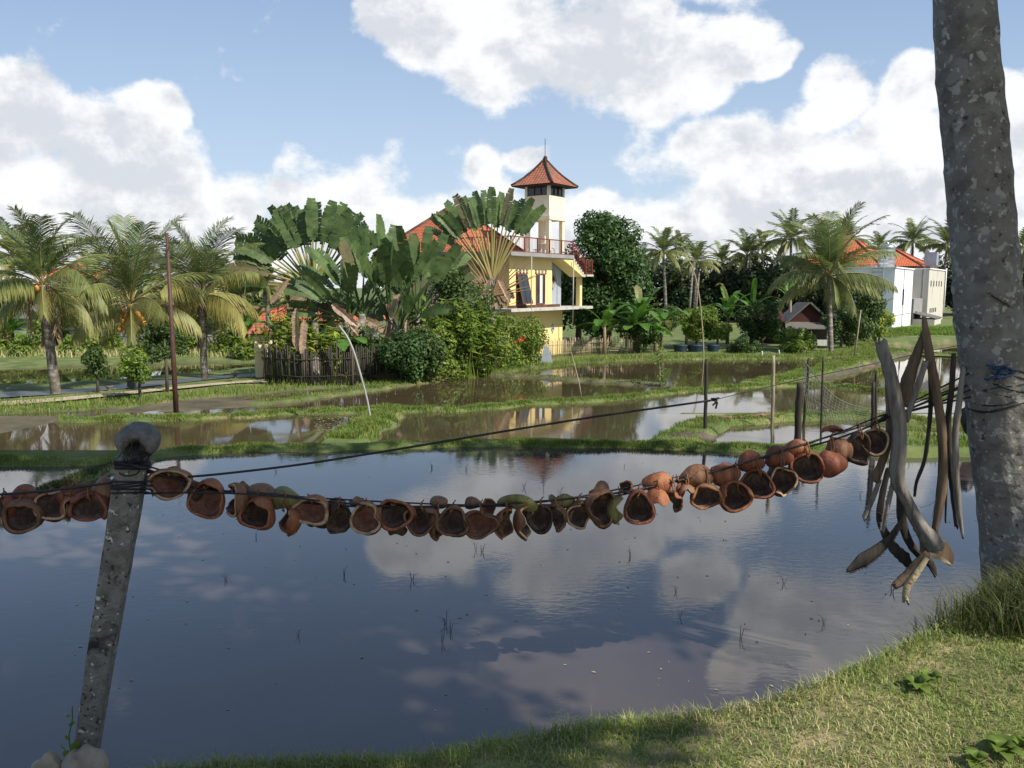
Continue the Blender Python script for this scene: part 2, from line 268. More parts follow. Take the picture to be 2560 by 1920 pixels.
# ------------------------------------------------------------------ scene tree helpers
def tag(o, label=None, cat=None, group=None, kind=None):
    if label: o['label'] = label
    if cat: o['category'] = cat
    if group: o['group'] = group
    if kind: o['kind'] = kind
    return o
def empty(name, loc, label, cat, group=None, rz=0):
    o = bpy.data.objects.new(name, None); C.objects.link(o); o.location = loc; o.rotation_euler = (0, 0, rz)
    o.empty_display_size = .1
    return tag(o, label, cat, group)
def mat_of(m): return MT[m] if isinstance(m, str) else m
def npmesh(name, V, F, m, parent=None, smooth=False, tint=None, loc=None, attr='tint'):
    """V (n,3) array, F (k,3|4) int array"""
    V = np.asarray(V, dtype=np.float32); F = np.asarray(F, dtype=np.int32)
    me = bpy.data.meshes.new(name); k, q = F.shape
    me.vertices.add(len(V)); me.vertices.foreach_set('co', V.ravel())
    me.loops.add(k*q); me.loops.foreach_set('vertex_index', F.ravel())
    me.polygons.add(k); me.polygons.foreach_set('loop_start', np.arange(0, k*q, q, dtype=np.int32)); me.polygons.foreach_set('loop_total', np.full(k, q, dtype=np.int32))
    if tint is not None:
        a = me.attributes.new(attr, 'FLOAT', 'POINT'); a.data.foreach_set('value', np.asarray(tint, dtype=np.float32))
    me.update(calc_edges=True); me.validate()
    if smooth: me.polygons.foreach_set('use_smooth', np.ones(len(me.polygons), dtype=bool))
    me.materials.append(mat_of(m))
    o = bpy.data.objects.new(name, me); C.objects.link(o)
    if parent: o.parent = parent
    if loc is not None: o.location = loc
    return o
class MB:
    def __init__(s): s.v = []; s.f = []; s.t = []; s.uv = {}; s.tint = 0.0; s.sm = set()
    def add(s, vs, fs, smooth=False):
        b = len(s.v); s.v += [tuple(v) for v in vs]; s.t += [s.tint]*len(vs)
        for f in fs:
            if smooth: s.sm.add(len(s.f))
            s.f.append(tuple(i+b for i in f))
        return b
    def box(s, x0, x1, y0, y1, z0, z1):
        s.add([(x0,y0,z0),(x1,y0,z0),(x1,y1,z0),(x0,y1,z0),(x0,y0,z1),(x1,y0,z1),(x1,y1,z1),(x0,y1,z1)],
              [(0,3,2,1),(4,5,6,7),(0,1,5,4),(1,2,6,5),(2,3,7,6),(3,0,4,7)]); return s
    def quad(s, a, b, c, d, uv=None):
        if uv: s.uv[len(s.f)] = uv
        s.add([a, b, c, d], [(0,1,2,3)]); return s
    def tri(s, a, b, c, uv=None):
        if uv: s.uv[len(s.f)] = uv
        s.add([a, b, c], [(0,1,2)]); return s
    def prism(s, poly, n, t):
        """flat outline (list of Vector) thickened by vector n*t"""
        k = len(poly); off = Vector(n)*t
        s.add([Vector(p) for p in poly] + [Vector(p)+off for p in poly],
              [tuple(range(k))[::-1], tuple(range(k, 2*k))] + [(i, (i+1) % k, k+(i+1) % k, k+i) for i in range(k)]); return s
    def tube(s, pts, rad, seg=8, flat=None, jit=0, cap=True, ref=None):
        """pts list, rad float/list; flat = (wide, thin) factor with ref = direction of the thin side"""
        pts = [Vector(p) for p in pts]; n = len(pts)
        rad = [rad]*n if not hasattr(rad, '__len__') else rad
        rings = []; prev = None
        for i, p in enumerate(pts):
            t = (pts[min(i+1, n-1)]-pts[max(i-1, 0)]).normalized()
            r0 = Vector(ref) if ref is not None else (prev if prev is not None else (Vector((0,0,1)) if abs(t.z) < .9 else Vector((1,0,0))))
            a = (r0 - t*r0.dot(t)).normalized(); b = t.cross(a); prev = a
            ka, kb = (flat[1], flat[0]) if flat else (1, 1)
            ring = []
            for j in range(seg):
                th = 2*PI*j/seg; rr = rad[i]*(1+(random.uniform(-jit, jit) if jit else 0))
                ring.append(p + a*(math.cos(th)*rr*ka) + b*(math.sin(th)*rr*kb))
            rings.append(ring)
        vs = [v for r in rings for v in r]; fs = []
        for i in range(n-1):
            for j in range(seg):
                fs.append((i*seg+j, i*seg+(j+1) % seg, (i+1)*seg+(j+1) % seg, (i+1)*seg+j))
        if cap: fs += [tuple(range(seg))[::-1], tuple(range((n-1)*seg, n*seg))]
        s.add(vs, fs, smooth=True); return s
    def ball(s, c, r, seg=10, rings=7, sq=(1,1,1), jit=0):
        c = Vector(c); vs = []; fs = []
        vs.append(c+Vector((0,0,r*sq[2])))
        for i in range(1, rings):
            th = PI*i/rings
            for j in range(seg):
                ph = 2*PI*j/seg; k = 1+random.uniform(-jit, jit)
                vs.append(c+Vector((math.sin(th)*math.cos(ph)*sq[0], math.sin(th)*math.sin(ph)*sq[1], math.cos(th)*sq[2]))*r*k)
        vs.append(c-Vector((0,0,r*sq[2]))); L_ = len(vs)-1
        for j in range(seg): fs.append((0, 1+j, 1+(j+1) % seg)); fs.append((L_, L_-seg+(j+1) % seg, L_-seg+j))
        for i in range(rings-2):
            for j in range(seg): fs.append((1+i*seg+j, 1+(i+1)*seg+j, 1+(i+1)*seg+(j+1) % seg, 1+i*seg+(j+1) % seg))
        s.add(vs, fs, smooth=True); return s
    def build(s, name, m, parent=None, label=None, loc=None):
        me = bpy.data.meshes.new(name); me.from_pydata(s.v, [], s.f)
        if any(s.t): a = me.attributes.new('tint', 'FLOAT', 'POINT'); a.data.foreach_set('value', s.t)
        if s.uv:
            ul = me.uv_layers.new(name='UVMap')
            for fi, uv in s.uv.items():
                for li, u in zip(me.polygons[fi].loop_indices, uv): ul.data[li].uv = u
        for i in s.sm: me.polygons[i].use_smooth = True
        me.materials.append(mat_of(m)); me.update()
        o = bpy.data.objects.new(name, me); C.objects.link(o)
        if parent: o.parent = parent
        if loc is not None: o.location = loc
        if label: o['label'] = label
        return o
def kids(o): return [c for c in bpy.data.objects if c.parent == o]
def copy_tree(src, loc, rz=0, scale=1.0, label=None, group=None):
    c = src.copy(); C.objects.link(c); c.location = loc; c.rotation_euler = (0, 0, rz); c.scale = (scale,)*3 if not hasattr(scale, '__len__') else scale
    if label: c['label'] = label
    if group: c['group'] = group
    for ch in kids(src):
        d = ch.copy(); C.objects.link(d); d.parent = c
        for g in kids(ch): e = g.copy(); C.objects.link(e); e.parent = d
    return c
def hermite(P, n):
    """smooth curve through points P (Vectors), n samples per span"""
    P = [Vector(p) for p in P]; out = []
    for i in range(len(P)-1):
        p0 = P[max(i-1, 0)]; p1 = P[i]; p2 = P[i+1]; p3 = P[min(i+2, len(P)-1)]
        for k in range(n):
            t = k/n; out.append(.5*((2*p1)+(p2-p0)*t+(2*p0-5*p1+4*p2-p3)*t*t+(3*p1-p0-3*p2+p3)*t**3))
    out.append(P[-1]); return out

# ------------------------------------------------------------------ terrain
ZA, ZB, ZC, ZD, ZF, ZG, ZH = 0.0, -0.08, -1.3, -1.95, -2.15, -2.25, -2.02
def edge(pts, z): return [onZ(x, y, z) for x, y in pts]
def shifted(P, w): return [Vector((p.x, p.y+w, 0)) for p in P]
RIB = []   # (polyline xy, top z, half width, grassiness, blade height)
def rib(pts, z, up, w, veg=1.0, hb=.12, slope=.8, shift=True, kind='dyke'):
    P = edge(pts, z); P = shifted(P, w/2+up/slope) if shift else [Vector((p.x, p.y, 0)) for p in P]
    RIB.append((np.array([[p.x, p.y] for p in P]), z+up, w/2, veg, hb, slope, kind))
rib([(-700,1180),(-200,1168),(0,1166),(150,1168),(300,1160),(400,1143),(560,1134),(700,1128),(850,1128),(960,1127),(1100,1119),(1300,1118),(1560,1122),(1750,1128),(1916,1130),(2100,1130),(2290,1128),(2500,1128),(3200,1130)], ZA, .055, .26, 1.0, .10, 1.3)
rib([(-400,1420),(-100,1330),(60,1262),(150,1222),(250,1185),(330,1165)], ZA, .055, .20, 1.0, .11, 1.2)
rib([(1750,1066),(1830,1064),(1950,1056),(2050,1050),(2160,1050),(2300,1066),(2500,1070)], ZB, .09, .30, 1.0, .12, 1.2)
rib([(1690,1130),(1690,1110),(1730,1085),(1760,1066)], ZB, .10, .55, .9, .12, shift=False)
rib([(140,1056),(350,1055),(500,1051),(760,1037),(960,1033),(1150,1030),(1300,1016),(1450,1008),(1560,1001),(1650,988),(1780,976),(1900,969),(2000,966),(2060,966),(2200,981),(2300,991),(2700,1000),(3200,1010)], ZC, .08, .35, 1.0, .14, 1.0)
rib([(960,1030),(955,1046),(930,1068),(890,1090),(860,1110)], ZC, .12, .9, 1.0, .22, shift=False)
rib([(1225,940),(1350,947),(1450,954),(1560,961),(1650,966)], ZD, .10, .7, .35, .10)
rib([(1900,962),(1960,948),(2020,934),(2080,919),(2140,903),(2200,886),(2240,877)], ZD, .12, 1.2, 1.0, .16, shift=False)
rib([(2225,889),(2330,889),(2450,890),(2700,892),(3100,894)], ZF, .14, .6, .9, .16)
rib([(2214,857),(2262,848),(2330,846),(2420,845),(2800,846)], ZG, .18, 1.2, .7, .16)
rib([(640,1015),(700,1009),(860,986),(1000,966),(1080,956)], ZD, .10, .7, .8, .12)
PLOT = []   # polygon xy, z, edge softness
def plot(pts, z, soft=.5, extra=()):
    P = [(p.x, p.y) for p in edge(pts, z)] + list(extra); PLOT.append((np.array(P), z, soft))
HP = [(-900,1100),(-300,1050),(0,1030),(300,1016),(440,1000),(560,988),(700,976),(890,962),(960,960),(1060,954),(1160,943),(1250,931),(1350,919),(1450,908),(1560,899),(1700,897),(1900,895),(2050,894),(2120,889),(2160,880),(2200,868),(2215,857)]
plot(HP, ZD+.10, .5, [(40,66),(60,75),(140,112),(900,260),(900,3500),(-3000,3500),(-3000,30),(-40,24)])
plot([(2160,1129),(2160,1090),(2180,1074),(2300,1072),(2700,1074),(3300,1080),(3300,1129)], ZA+.11, .3)
CARVE = []  # polygon, level, softness
def carve(pts, z): CARVE.append((np.array([(p.x, p.y) for p in edge(pts, z)]), z))
carve([(-900,1000),(-300,978),(0,966),(200,958),(400,942),(540,931),(640,922),(640,909),(500,907),(300,911),(0,924),(-400,934),(-900,950)], ZH)
def segdist(x, y, P, closed=False):
    d = np.full(x.shape, 1e9)
    n = len(P); rngs = range(n if closed else n-1)
    for i in rngs:
        ax, ay = P[i]; bx, by = P[(i+1) % n]; ex, ey = bx-ax, by-ay; L2 = ex*ex+ey*ey+1e-12
        t = np.clip(((x-ax)*ex+(y-ay)*ey)/L2, 0, 1); d = np.minimum(d, np.hypot(x-ax-t*ex, y-ay-t*ey))
    return d
def inside(x, y, P):
    c = np.zeros(x.shape, bool); n = len(P)
    for i in range(n):
        ax, ay = P[i]; bx, by = P[(i+1) % n]
        if ay == by: continue
        c ^= ((ay > y) != (by > y)) & (x < (bx-ax)*(y-ay)/(by-ay)+ax)
    return c
def nz2(x, y, s, seed=0):
    """cheap smooth value noise"""
    v = np.zeros(x.shape)
    r = np.random.default_rng(seed); 
    for k in range(7):
        a = r.uniform(0, 2*PI); f = s*r.uniform(.5, 2.2); p = r.uniform(0, 6.28)
        v += np.sin((x*math.cos(a)+y*math.sin(a))*f + p + 1.3*np.sin((x*math.sin(a)-y*math.cos(a))*f*.7+p*2))
    return v/4.2
def sst(t): t = np.clip(t, 0, 1); return t*t*(3-2*t)
def terrain(x, y):
    u = x/np.maximum(y, 1)
    lc = np.interp(y, [-100,5,10.9,11.3,12.2,18.6,22.4,23.2,27.6,46,50,4000], [-.45,-.45,-.45,-.12,-.45,-1.62,-1.62,-1.55,-2.4,-2.4,-2.5,-2.5])
    lr = np.interp(y, [-100,5,10.9,13.8,14.6,20,22.4,27,30,46,4000], [-.45,-.45,-.45,-.45,-.1,-1.62,-1.62,-1.62,-2.4,-2.5,-2.5])
    w = sst((u-.185)/.03); h = lc*(1-w)+lr*w
    veg = np.full(x.shape, .15)
    veg = np.where((y > 11.2) & (y < 18), .9, veg)
    ja = np.clip(y*.006, .05, .25); jx = x + ja*nz2(x, y, 2.5, 3); jy = y + ja*nz2(x, y, 2.5, 4)
    for P, z, soft in PLOT:
        m = inside(jx, jy, P); d = segdist(jx, jy, P, True); t = sst(np.where(m, d, -d)/soft*.5+.5)
        zz = z + .05*nz2(x, y, .8, 5)
        h = h*(1-t)+np.maximum(zz, h)*t; veg = np.maximum(veg, t*.95)
    for P, z in CARVE:
        m = inside(jx, jy, P); d = segdist(jx, jy, P, True); t = sst(np.where(m, d, -d)/.8*.5+.5)
        h = h*(1-t)+np.minimum(h, z-.3)*t; veg = veg*(1-t)
    for P, top, hw, vg, hb, sl, kd in RIB:
        d = segdist(jx, jy, P) ; k = 1+.25*nz2(x, y, 3.0, 9)
        hh = top + .016*nz2(x, y, 4, 11) - np.maximum(d-hw*k, 0)*sl
        up = hh > h; h = np.where(up, hh, h)
        veg = np.where(up & (d < hw*k+.12), np.maximum(veg*0, vg), veg)
    # mud flat on the left of the third paddy
    m = inside(x, y, MUD); d = segdist(x, y, MUD, True); t = sst(np.where(m, d, -d)/1.0*.5+.5)
    mz = ZD + .006 + .035*nz2(x, y, .9, 21) + .012*nz2(x, y, 5, 22)
    up = (t > .02) & (h < mz); h = np.where(up, h*(1-t)+mz*t, h); veg = np.where(up, .12, veg)
    return h, veg
MUD = np.array([(p.x, p.y) for p in edge([(-500,1062),(0,1062),(150,1062),(420,1040),(700,1018),(900,985),(1020,966),(900,962),(700,976),(440,1000),(0,1030),(-500,1060)], ZD)])
# third puddled bank by the hedge, too
def ground():
    Y = [-120,-60,-30,-12,-4,2,6,9]
    y = 9.6
    while y < 105: Y.append(y); y *= 1.0068
    while y < 4500: Y.append(y); y *= 1.07
    U = list(np.linspace(-.80, .80, 520)); U = [-6,-3.5,-2.2,-1.5,-1.1,-.92]+U+[.92,1.1,1.5,2.2,3.5,6]
    Y = np.array(Y); U = np.array(U); yy, uu = np.meshgrid(Y, U, indexing='ij'); xx = uu*np.maximum(yy, 18.0)
    h, veg = terrain(xx, yy)
    # lift the far land into very low ground beyond the tree line
    V = np.stack([xx, yy, h], -1).reshape(-1, 3); nY, nU = yy.shape
    i = np.arange((nY-1)*(nU-1)); r = i//(nU-1); c = i % (nU-1); a = r*nU+c
    F = np.stack([a, a+1, a+nU+1, a+nU], -1)
    o = npmesh('ground', V, F, 'ground', smooth=True, tint=veg.ravel(), attr='veg'); tag(o, kind='structure')
ground()
def water(name, pts, z, m, world=None):
    P = world or [(p.x, p.y) for p in edge(pts, z)]
    mb = MB(); mb.add([(x, y, z) for x, y in P], [tuple(range(len(P)))]); o = mb.build(name, m); tag(o, kind='structure')
    return o
def poly_xy(i, extra=0):   # centre line of a rib
    return [(float(p[0]), float(p[1])+extra) for p in RIB[i][0]]
r1 = poly_xy(0); r2 = poly_xy(4)
water('front_paddy_water', None, ZA, 'water_front', [(-14,-2)]+r1+[(14,-2)])
water('small_paddy_water', None, ZB, 'water', [(1.9,11.05),(9,11.05),(9,14.3),(2.6,14.3)])
water('second_paddy_water', None, ZC, 'water', [(-14,12.0)]+r2+[(24,12.0)])
water('third_paddy_water', None, ZD, 'water', [(-22,20.5)]+[(float(p[0]), float(p[1])+.4) for p in RIB[4][0][:14]]+[(float(p[0]), float(p[1])) for p in RIB[7][0]]+[(21,52),(-5,50),(-22,36)])
water('right_paddy_water', None, ZF, 'water_far', [(8.8,26)]+[(float(p[0])-.2, float(p[1])) for p in RIB[7][0][1:]]+[(float(p[0]), float(p[1])) for p in RIB[8][0]]+[(60,26)])
water('far_paddy_water', None, ZG, 'water_far', [(26,52),(28,61),(34,67),(62,100),(110,100),(110,50)])
water('left_pond_water', [(-900,1010),(-300,984),(0,972),(200,964),(400,948),(540,937),(655,928),(655,903),(500,901),(300,905),(0,918),(-400,928),(-900,944)], ZH, 'water')

# near bank -----------------------------------------------------------------
CR = [(-500,2500,.05),(-250,2200,.05),(0,2060,.05),(250,1960,.06),(380,1928,.08),(560,1912,.10),(800,1905,.13),(1100,1888,.18),(1300,1852,.24),(1500,1815,.30),(1700,1786,.35),(1900,1758,.41),(2040,1718,.46),(2160,1665,.50),(2260,1625,.53),(2360,1575,.57),(2480,1525,.60),(2700,1430,.68),(3200,1380,.68)]
CRW = np.array([[*(onZ(a, b, z))] for a, b, z in CR])
BP = np.concatenate([CRW[:, :2], [(12, 4.6), (12, -8), (-6, -8), (-3.5, 1.0)]])
def bank_h(x, y):
    m = inside(x, y, BP); d = segdist(x, y, CRW[:, :2]); zc = np.interp(x, CRW[:, 0], CRW[:, 2])
    hin = zc + (.70-zc)*sst(d/2.6) + .018*nz2(x, y, 3, 31)
    hout = zc + .02*nz2(x, y, 3, 31) - .9*np.maximum(d-.03, 0)*(1+1.2*np.minimum(d, .4)) - .1*sst(d/.08)
    return np.where(m, hin, hout)
def bank():
    X = np.concatenate([np.linspace(-6, -3, 8)[:-1], np.linspace(-3, 4.2, 220), np.linspace(4.2, 12, 16)[1:]])
    Y = np.concatenate([np.linspace(-8, 1.2, 14)[:-1], np.linspace(1.2, 5.6, 150)])
    yy, xx = np.meshgrid(Y, X, indexing='ij'); h = np.maximum(bank_h(xx, yy), -.42)
    V = np.stack([xx, yy, h], -1).reshape(-1, 3); nY, nU = yy.shape
    i = np.arange((nY-1)*(nU-1)); r = i//(nU-1); c = i % (nU-1); a = r*nU+c
    o = npmesh('bank', V, np.stack([a, a+1, a+nU+1, a+nU], -1), 'bank', smooth=True); tag(o, kind='structure')
bank()
def blades(name, x, y, z, hgt, wid, lean, m, tint=None, label=None, cat='grass', curl=.5, parent=None, az=None):
    n = len(x); a = rng.uniform(0, 2*PI, n) if az is None else az; b = a + rng.normal(0, .6, n)+PI/2
    l = hgt*lean*rng.uniform(.3, 1.2, n); w = wid*rng.uniform(.6, 1.3, n)
    base = np.stack([x, y, z], -1); side = np.stack([np.cos(b), np.sin(b), np.zeros(n)], -1)*w[:, None]/2
    fw = np.stack([np.cos(a), np.sin(a), np.zeros(n)], -1); up = np.array([0, 0, 1.0])
    mid = base + fw*(l*.35)[:, None] + up*(hgt*.62)[:, None]
    tip = base + fw*(l*1.1)[:, None] + up*(hgt*(1-curl*lean*.35))[:, None]
    V = np.stack([base-side, base+side, mid+side*.7, mid-side*.7, tip], 1).reshape(-1, 3)
    i = np.arange(n)*5; F = np.concatenate([np.stack([i, i+1, i+2], -1), np.stack([i, i+2, i+3], -1), np.stack([i+3, i+2, i+4], -1)])
    t = None if tint is None else np.repeat(tint, 5)
    o = npmesh(name, V, F, m, tint=t, parent=parent)
    if not parent: tag(o, label, cat, kind='stuff')
    return o
# ------------------------------------------------------------------ buildings
def frame_of(name, o, ang, label, cat): return empty(name, o, label, cat, rz=ang)
A55 = R(55)
def hip(mb, a0, a1, b0, b1, ze, zr, ra, rb, t=.12, curve=0.0, n=1):
    """hip roof: eaves rectangle at ze, ridge from ra to rb at zr; curve lifts the eaves (bell shape)"""
    E = [Vector((a0,b0,ze)), Vector((a1,b0,ze)), Vector((a1,b1,ze)), Vector((a0,b1,ze))]
    Rr = [Vector((*ra, zr)), Vector((*rb, zr))]
    def side(e0, e1, r0, r1):
        for k in range(n):
            t0, t1 = k/n, (k+1)/n
            def P(e, r, t):
                p = e.lerp(r, t); p.z = e.z + (r.z-e.z)*(t*(1-curve)+curve*t*t); return p
            a, b, c, d = P(e0, r0, t0), P(e1, r1, t0), P(e1, r1, t1), P(e0, r0, t1)
            L_ = (e1-e0).length; H_ = ((r0+r1)/2-(e0+e1)/2).length
            w1 = (c-d).length; m = L_/2
            w0 = (b-a).length
            uv = [(m-w0/2, t0*H_), (m+w0/2, t0*H_), (m+w1/2, t1*H_), (m-w1/2, t1*H_)]
            if w1 < 1e-4: mb.tri(a, b, c, uv[:3])
            else: mb.quad(a, b, c, d, uv)
    side(E[0], E[1], Rr[0], Rr[1] if (rb != ra) else Rr[0])
    side(E[1], E[2], Rr[1], Rr[1]); side(E[2], E[3], Rr[1], Rr[0]); side(E[3], E[0], Rr[0], Rr[0])
    mb.quad(*[e+Vector((0,0,-.02)) for e in E][::-1])
def ridge_lines(parent, pairs, m, r=.09):
    mb = MB()
    for a, b in pairs: mb.tube([a, b], r, 6)
    return mb.build('ridge_tiles', m, parent)
def window(parent, mode, c, w, h, open_=False, curtain=None, slide=False):
    """mode 'a' on plane b=c[1] (right face, outward -b), 'b' on plane a=c[0] (left face, outward -a). c = (a,b,zbottom)"""
    a, b, z = c; f = MB(); t = .07; d = .05
    def bx(mb, u0, u1, z0, z1, n0, n1):
        if mode == 'a': mb.box(a+u0, a+u1, b-n1, b-n0, z+z0, z+z1)
        else: mb.box(a-n1, a-n0, b+u0, b+u1, z+z0, z+z1)
    bx(f, 0, t, 0, h, 0, d); bx(f, w-t, w, 0, h, 0, d); bx(f, t, w-t, 0, t, 0, d); bx(f, t, w-t, h-t, h, 0, d)
    fr = f.build('window', 'woodframe', parent)
    g = MB(); bx(g, t, w-t, t, h-t, .004, .02); g.build('pane', 'glass', fr)
    if curtain:
        k = MB(); bx(k, curtain[0]*w, curtain[1]*w, t, h-t, .022, .03); k.build('curtain', 'curtain', fr)
    if open_:
        s = MB(); th = R(14)
        for (u0, u1, z0, z1) in ((0, t, 0, h), (w-t, w, 0, h), (t, w-t, 0, t), (t, w-t, h-t, h)):
            pass
        top = h-.03; L_ = h*.98
        def P(u, q, n=0): return (a+u, b-.06-math.sin(th)*q - n*math.cos(th), z+top-math.cos(th)*q)
        def bar(u0, u1, q0, q1):
            s.add([P(u0,q0),P(u1,q0),P(u1,q1),P(u0,q1),P(u0,q0,.04),P(u1,q0,.04),P(u1,q1,.04),P(u0,q1,.04)], [(0,3,2,1),(4,5,6,7),(0,1,5,4),(1,2,6,5),(2,3,7,6),(3,0,4,7)])
        bar(0, t, 0, L_); bar(w-t, w, 0, L_); bar(t, w-t, 0, t); bar(t, w-t, L_-t, L_)
        so_ = s.build('open_sash', 'woodframe', parent)
        g2 = MB(); g2.add([P(t,t,.02),P(w-t,t,.02),P(w-t,L_-t,.02),P(t,L_-t,.02)], [(0,1,2,3)]); g2.build('pane', 'glass', so_)
    return fr
def vents(parent, aa, z, n, step, s=.20, plane=0.0):
    for i in range(n):
        v = MB(); a = aa+i*step
        v.box(a, a+s, plane-.012, plane-.002, z, z+s*1.25); 
        o = v.build('vent_block', 'dark', parent)
        k = MB(); k.box(a+s*.42, a+s*.58, plane-.03, plane-.0125, z, z+s*1.25); k.box(a, a+s*.41, plane-.03, plane-.0125, z+s*.52, z+s*.70); k.box(a+s*.59, a+s, plane-.03, plane-.0125, z+s*.52, z+s*.70)
        k.build('vent_cross', 'concrete', o)
def railing(parent, P, h=.85, step=.14, top=True):
    bars = MB(); rails = MB(); plist = []
    for i in range(len(P)-1):
        a, b = Vector(P[i]), Vector(P[i+1]); L_ = (b-a).length; n = max(1, int(L_/step))
        rails.tube([a+Vector((0,0,h)), b+Vector((0,0,h))], .03, 6); rails.tube([a+Vector((0,0,.08)), b+Vector((0,0,.08))], .02, 6)
        for k in range(n+1):
            p = a.lerp(b, k/n); bars.tube([p+Vector((0,0,.02)), p+Vector((0,0,h))], .011, 4)
        m = max(1, round(L_/1.3))
        for k in range(m+1):
            p = a.lerp(b, k/m); plist.append(p)
    r = rails.build('handrail', 'redmetal', parent)
    for p in plist:
        pm = MB(); pm.box(p.x-.03, p.x+.03, p.y-.03, p.y+.03, p.z, p.z+h+.03); pm.build('railing_post', 'redmetal', parent)
    bars.build('baluster', 'redmetal', parent)
def yellow_house():
    O = atY(1274, 914, 44.0); O.z = 0
    H = empty('yellow_house', O, 'yellow plastered house of two storeys with red tiled roof, upper terrace and square lookout tower', 'house', rz=A55)
    zg, z1, z2, z3, zd, zt = -2.3, .88, 1.04, 3.86, 3.86, 4.04
    b = MB(); b.box(0, 6.05, .30, 8.6, zg, z1); b.build('ground_storey_wall', 'yellow', H)
    b = MB(); b.box(0, 4.37, .02, 8.6, z2, z3); b.box(4.37, 6.1, .55, 8.6, z2, z3); b.build('upper_storey_wall', 'yellow', H)
    # corner pilasters of the yellow wall, a plinth band
    b = MB(); b.box(-.10, 5.2, -.04, .0, z2+.001, z2+.16); b.build('skirting', 'tile', H)
    b = MB(); b.box(-.9, 7.95, -.75, 9.0, z1, z2); b.build('balcony_slab', 'concrete', H)
    b = MB(); b.box(-.75, 5.75, -.62, 3.6, zd, zt); b.build('terrace_slab', 'concrete', H)
    b = MB(); b.box(-.78, 5.78, -.66, -.62, zd+.02, zt+.05); b.box(-.79, -.75, -.62, 3.6, zd+.02, zt+.05); b.build('terrace_edge', 'greywall', H)
    b = MB(); b.box(4.41, 6.1, .45, .545, z2, z3-.02); b.build('bluegrey_wall_panel', 'bluegrey', H)
    for (nm, a, bb, z, s, m) in (('diamond_ornament', 5.15, .44, 2.65, .62, 'greywall'), ('diamond_ornament', 4.9, .288, -.25, .30, 'bluegrey')):
        d = MB(); d.add([(a-s*.7, bb, z), (a, bb, z-s), (a+s*.7, bb, z), (a, bb, z+s), (a-s*.7, bb-.03, z), (a, bb-.03, z-s), (a+s*.7, bb-.03, z), (a, bb-.03, z+s)],
                       [(4,5,6,7),(0,1,5,4),(1,2,6,5),(2,3,7,6),(3,0,4,7)]); o = d.build(nm, m, H)
        s2 = s*.45; d = MB(); d.add([(a-s2*.7, bb-.034, z), (a, bb-.034, z-s2), (a+s2*.7, bb-.034, z), (a, bb-.034, z+s2)], [(0,1,2,3)]); d.build('diamond_centre', 'dark', o)
    vents(H, .62, 2.95, 4, .34, plane=.02); vents(H, 2.55, 2.95, 4, .34, plane=.02)
    vents(H, .65, -.72, 3, .32, s=.19, plane=.30); vents(H, 2.55, -.72, 3, .32, s=.19, plane=.30)
    window(H, 'a', (.62, .02, 1.22), 1.0, 1.75, open_=True)
    window(H, 'a', (2.62, .02, 1.22), .95, 1.75, curtain=(.42, .72))
    window(H, 'a', (2.40, .30, -2.2), .98, 1.25, curtain=(.15, .38)); window(H, 'a', (.55, .30, -2.2), .9, 1.1)
    # pillars, string line in the wall
    b = MB(); b.box(3.32, 3.345, .28, .298, -2.0, .5); b.box(0.05, 3.345, .28, .298, .42, .445); b.build('wall_groove', 'beige', H)
    b = MB(); b.box(7.35, 7.62, -.15, .12, z2, 2.86); b.build('pillar', 'yellow', H)
    # staircase along the front, running down to the right
    st = MB(); n = 7; x0, zt0 = 5.78, zt-.02; dx = .21; dz = (zt0-2.98)/n
    prof = [(x0-1.15, -1, zd), ]
    for i in range(n):
        a0 = x0+i*dx; z = zt0-(i+1)*dz; st.box(a0, a0+dx, -.60, .38, z-.16, z)
    st.build('stair_tread', 'concrete', H)
    sk = MB(); P = [Vector((4.55, -.58, zd-.01)), Vector((5.74, -.58, zd-.01)), Vector((7.28, -.58, 2.98-.16)), Vector((7.28, -.58, 2.84)), Vector((6.95, -.58, 2.84))]
    sk.prism(P[::-1], (0, 1, 0), .94); sk.build('stair_flank', 'yellow', H)
    b = MB(); b.box(7.26, 8.12, -.68, .50, 2.86, 2.98); b.build('stair_landing', 'concrete', H)
    railing(H, [(-.72, 3.3, zt), (-.72, -.58, zt), (5.74, -.58, zt)], .86)
    railing(H, [(5.76, -.57, zt-.05), (7.26, -.57, 2.99)], .88, .15)
    railing(H, [(7.28, -.60, 2.98), (8.06, -.60, 2.98)], .88); railing(H, [(8.07, -.55, 2.98), (8.07, .42, 2.98)], .88)
    # drain pipes
    for (a, bb, za, zb) in ((1.05, -.72, .35, 3.86), (5.60, -.70, .05, 3.80)):
        p = MB(); p.tube([(a, bb, za), (a, bb-.02, zb)], .035, 8); p.build('drain_pipe', 'pvc', H)
    # red tiled hip roof
    r = MB(); hip(r, -.8, 7.0, 3.3, 9.5, zt+.12, 7.0, (3.1, 5.9), (3.1, 7.0), n=1)
    rf = r.build('roof', 'tile', H)
    ridge_lines(rf, [((-.8,3.3,zt+.14),(3.1,5.9,7.02)), ((7.0,3.3,zt+.14),(3.1,5.9,7.02)), ((3.1,5.9,7.02),(3.1,7.0,7.02)), ((-.8,9.5,zt+.14),(3.1,7.0,7.02))], 'tile')
    b = MB(); b.box(-.85, 7.05, 3.25, 9.55, zt-.02, zt+.10); b.build('eaves_board', 'greywall', H)
    b = MB(); b.box(0.2, 6.0, 3.7, 8.6, zt-.4, zt-.03); b.build('attic_wall', 'yellow', H)
    # lookout tower
    ta, tb, s = 4.03, .02, 1.72
    c = MB()
    for i, j in ((0,0),(1,0),(0,1),(1,1)): c.box(ta+i*(s-.24), ta+i*(s-.24)+.24, tb+j*(s-.24)+.001*i, tb+j*(s-.24)+.24, zt, 6.12)
    c.box(ta+.78, ta+.98, tb+.8, tb+1.0, zt, 6.12)
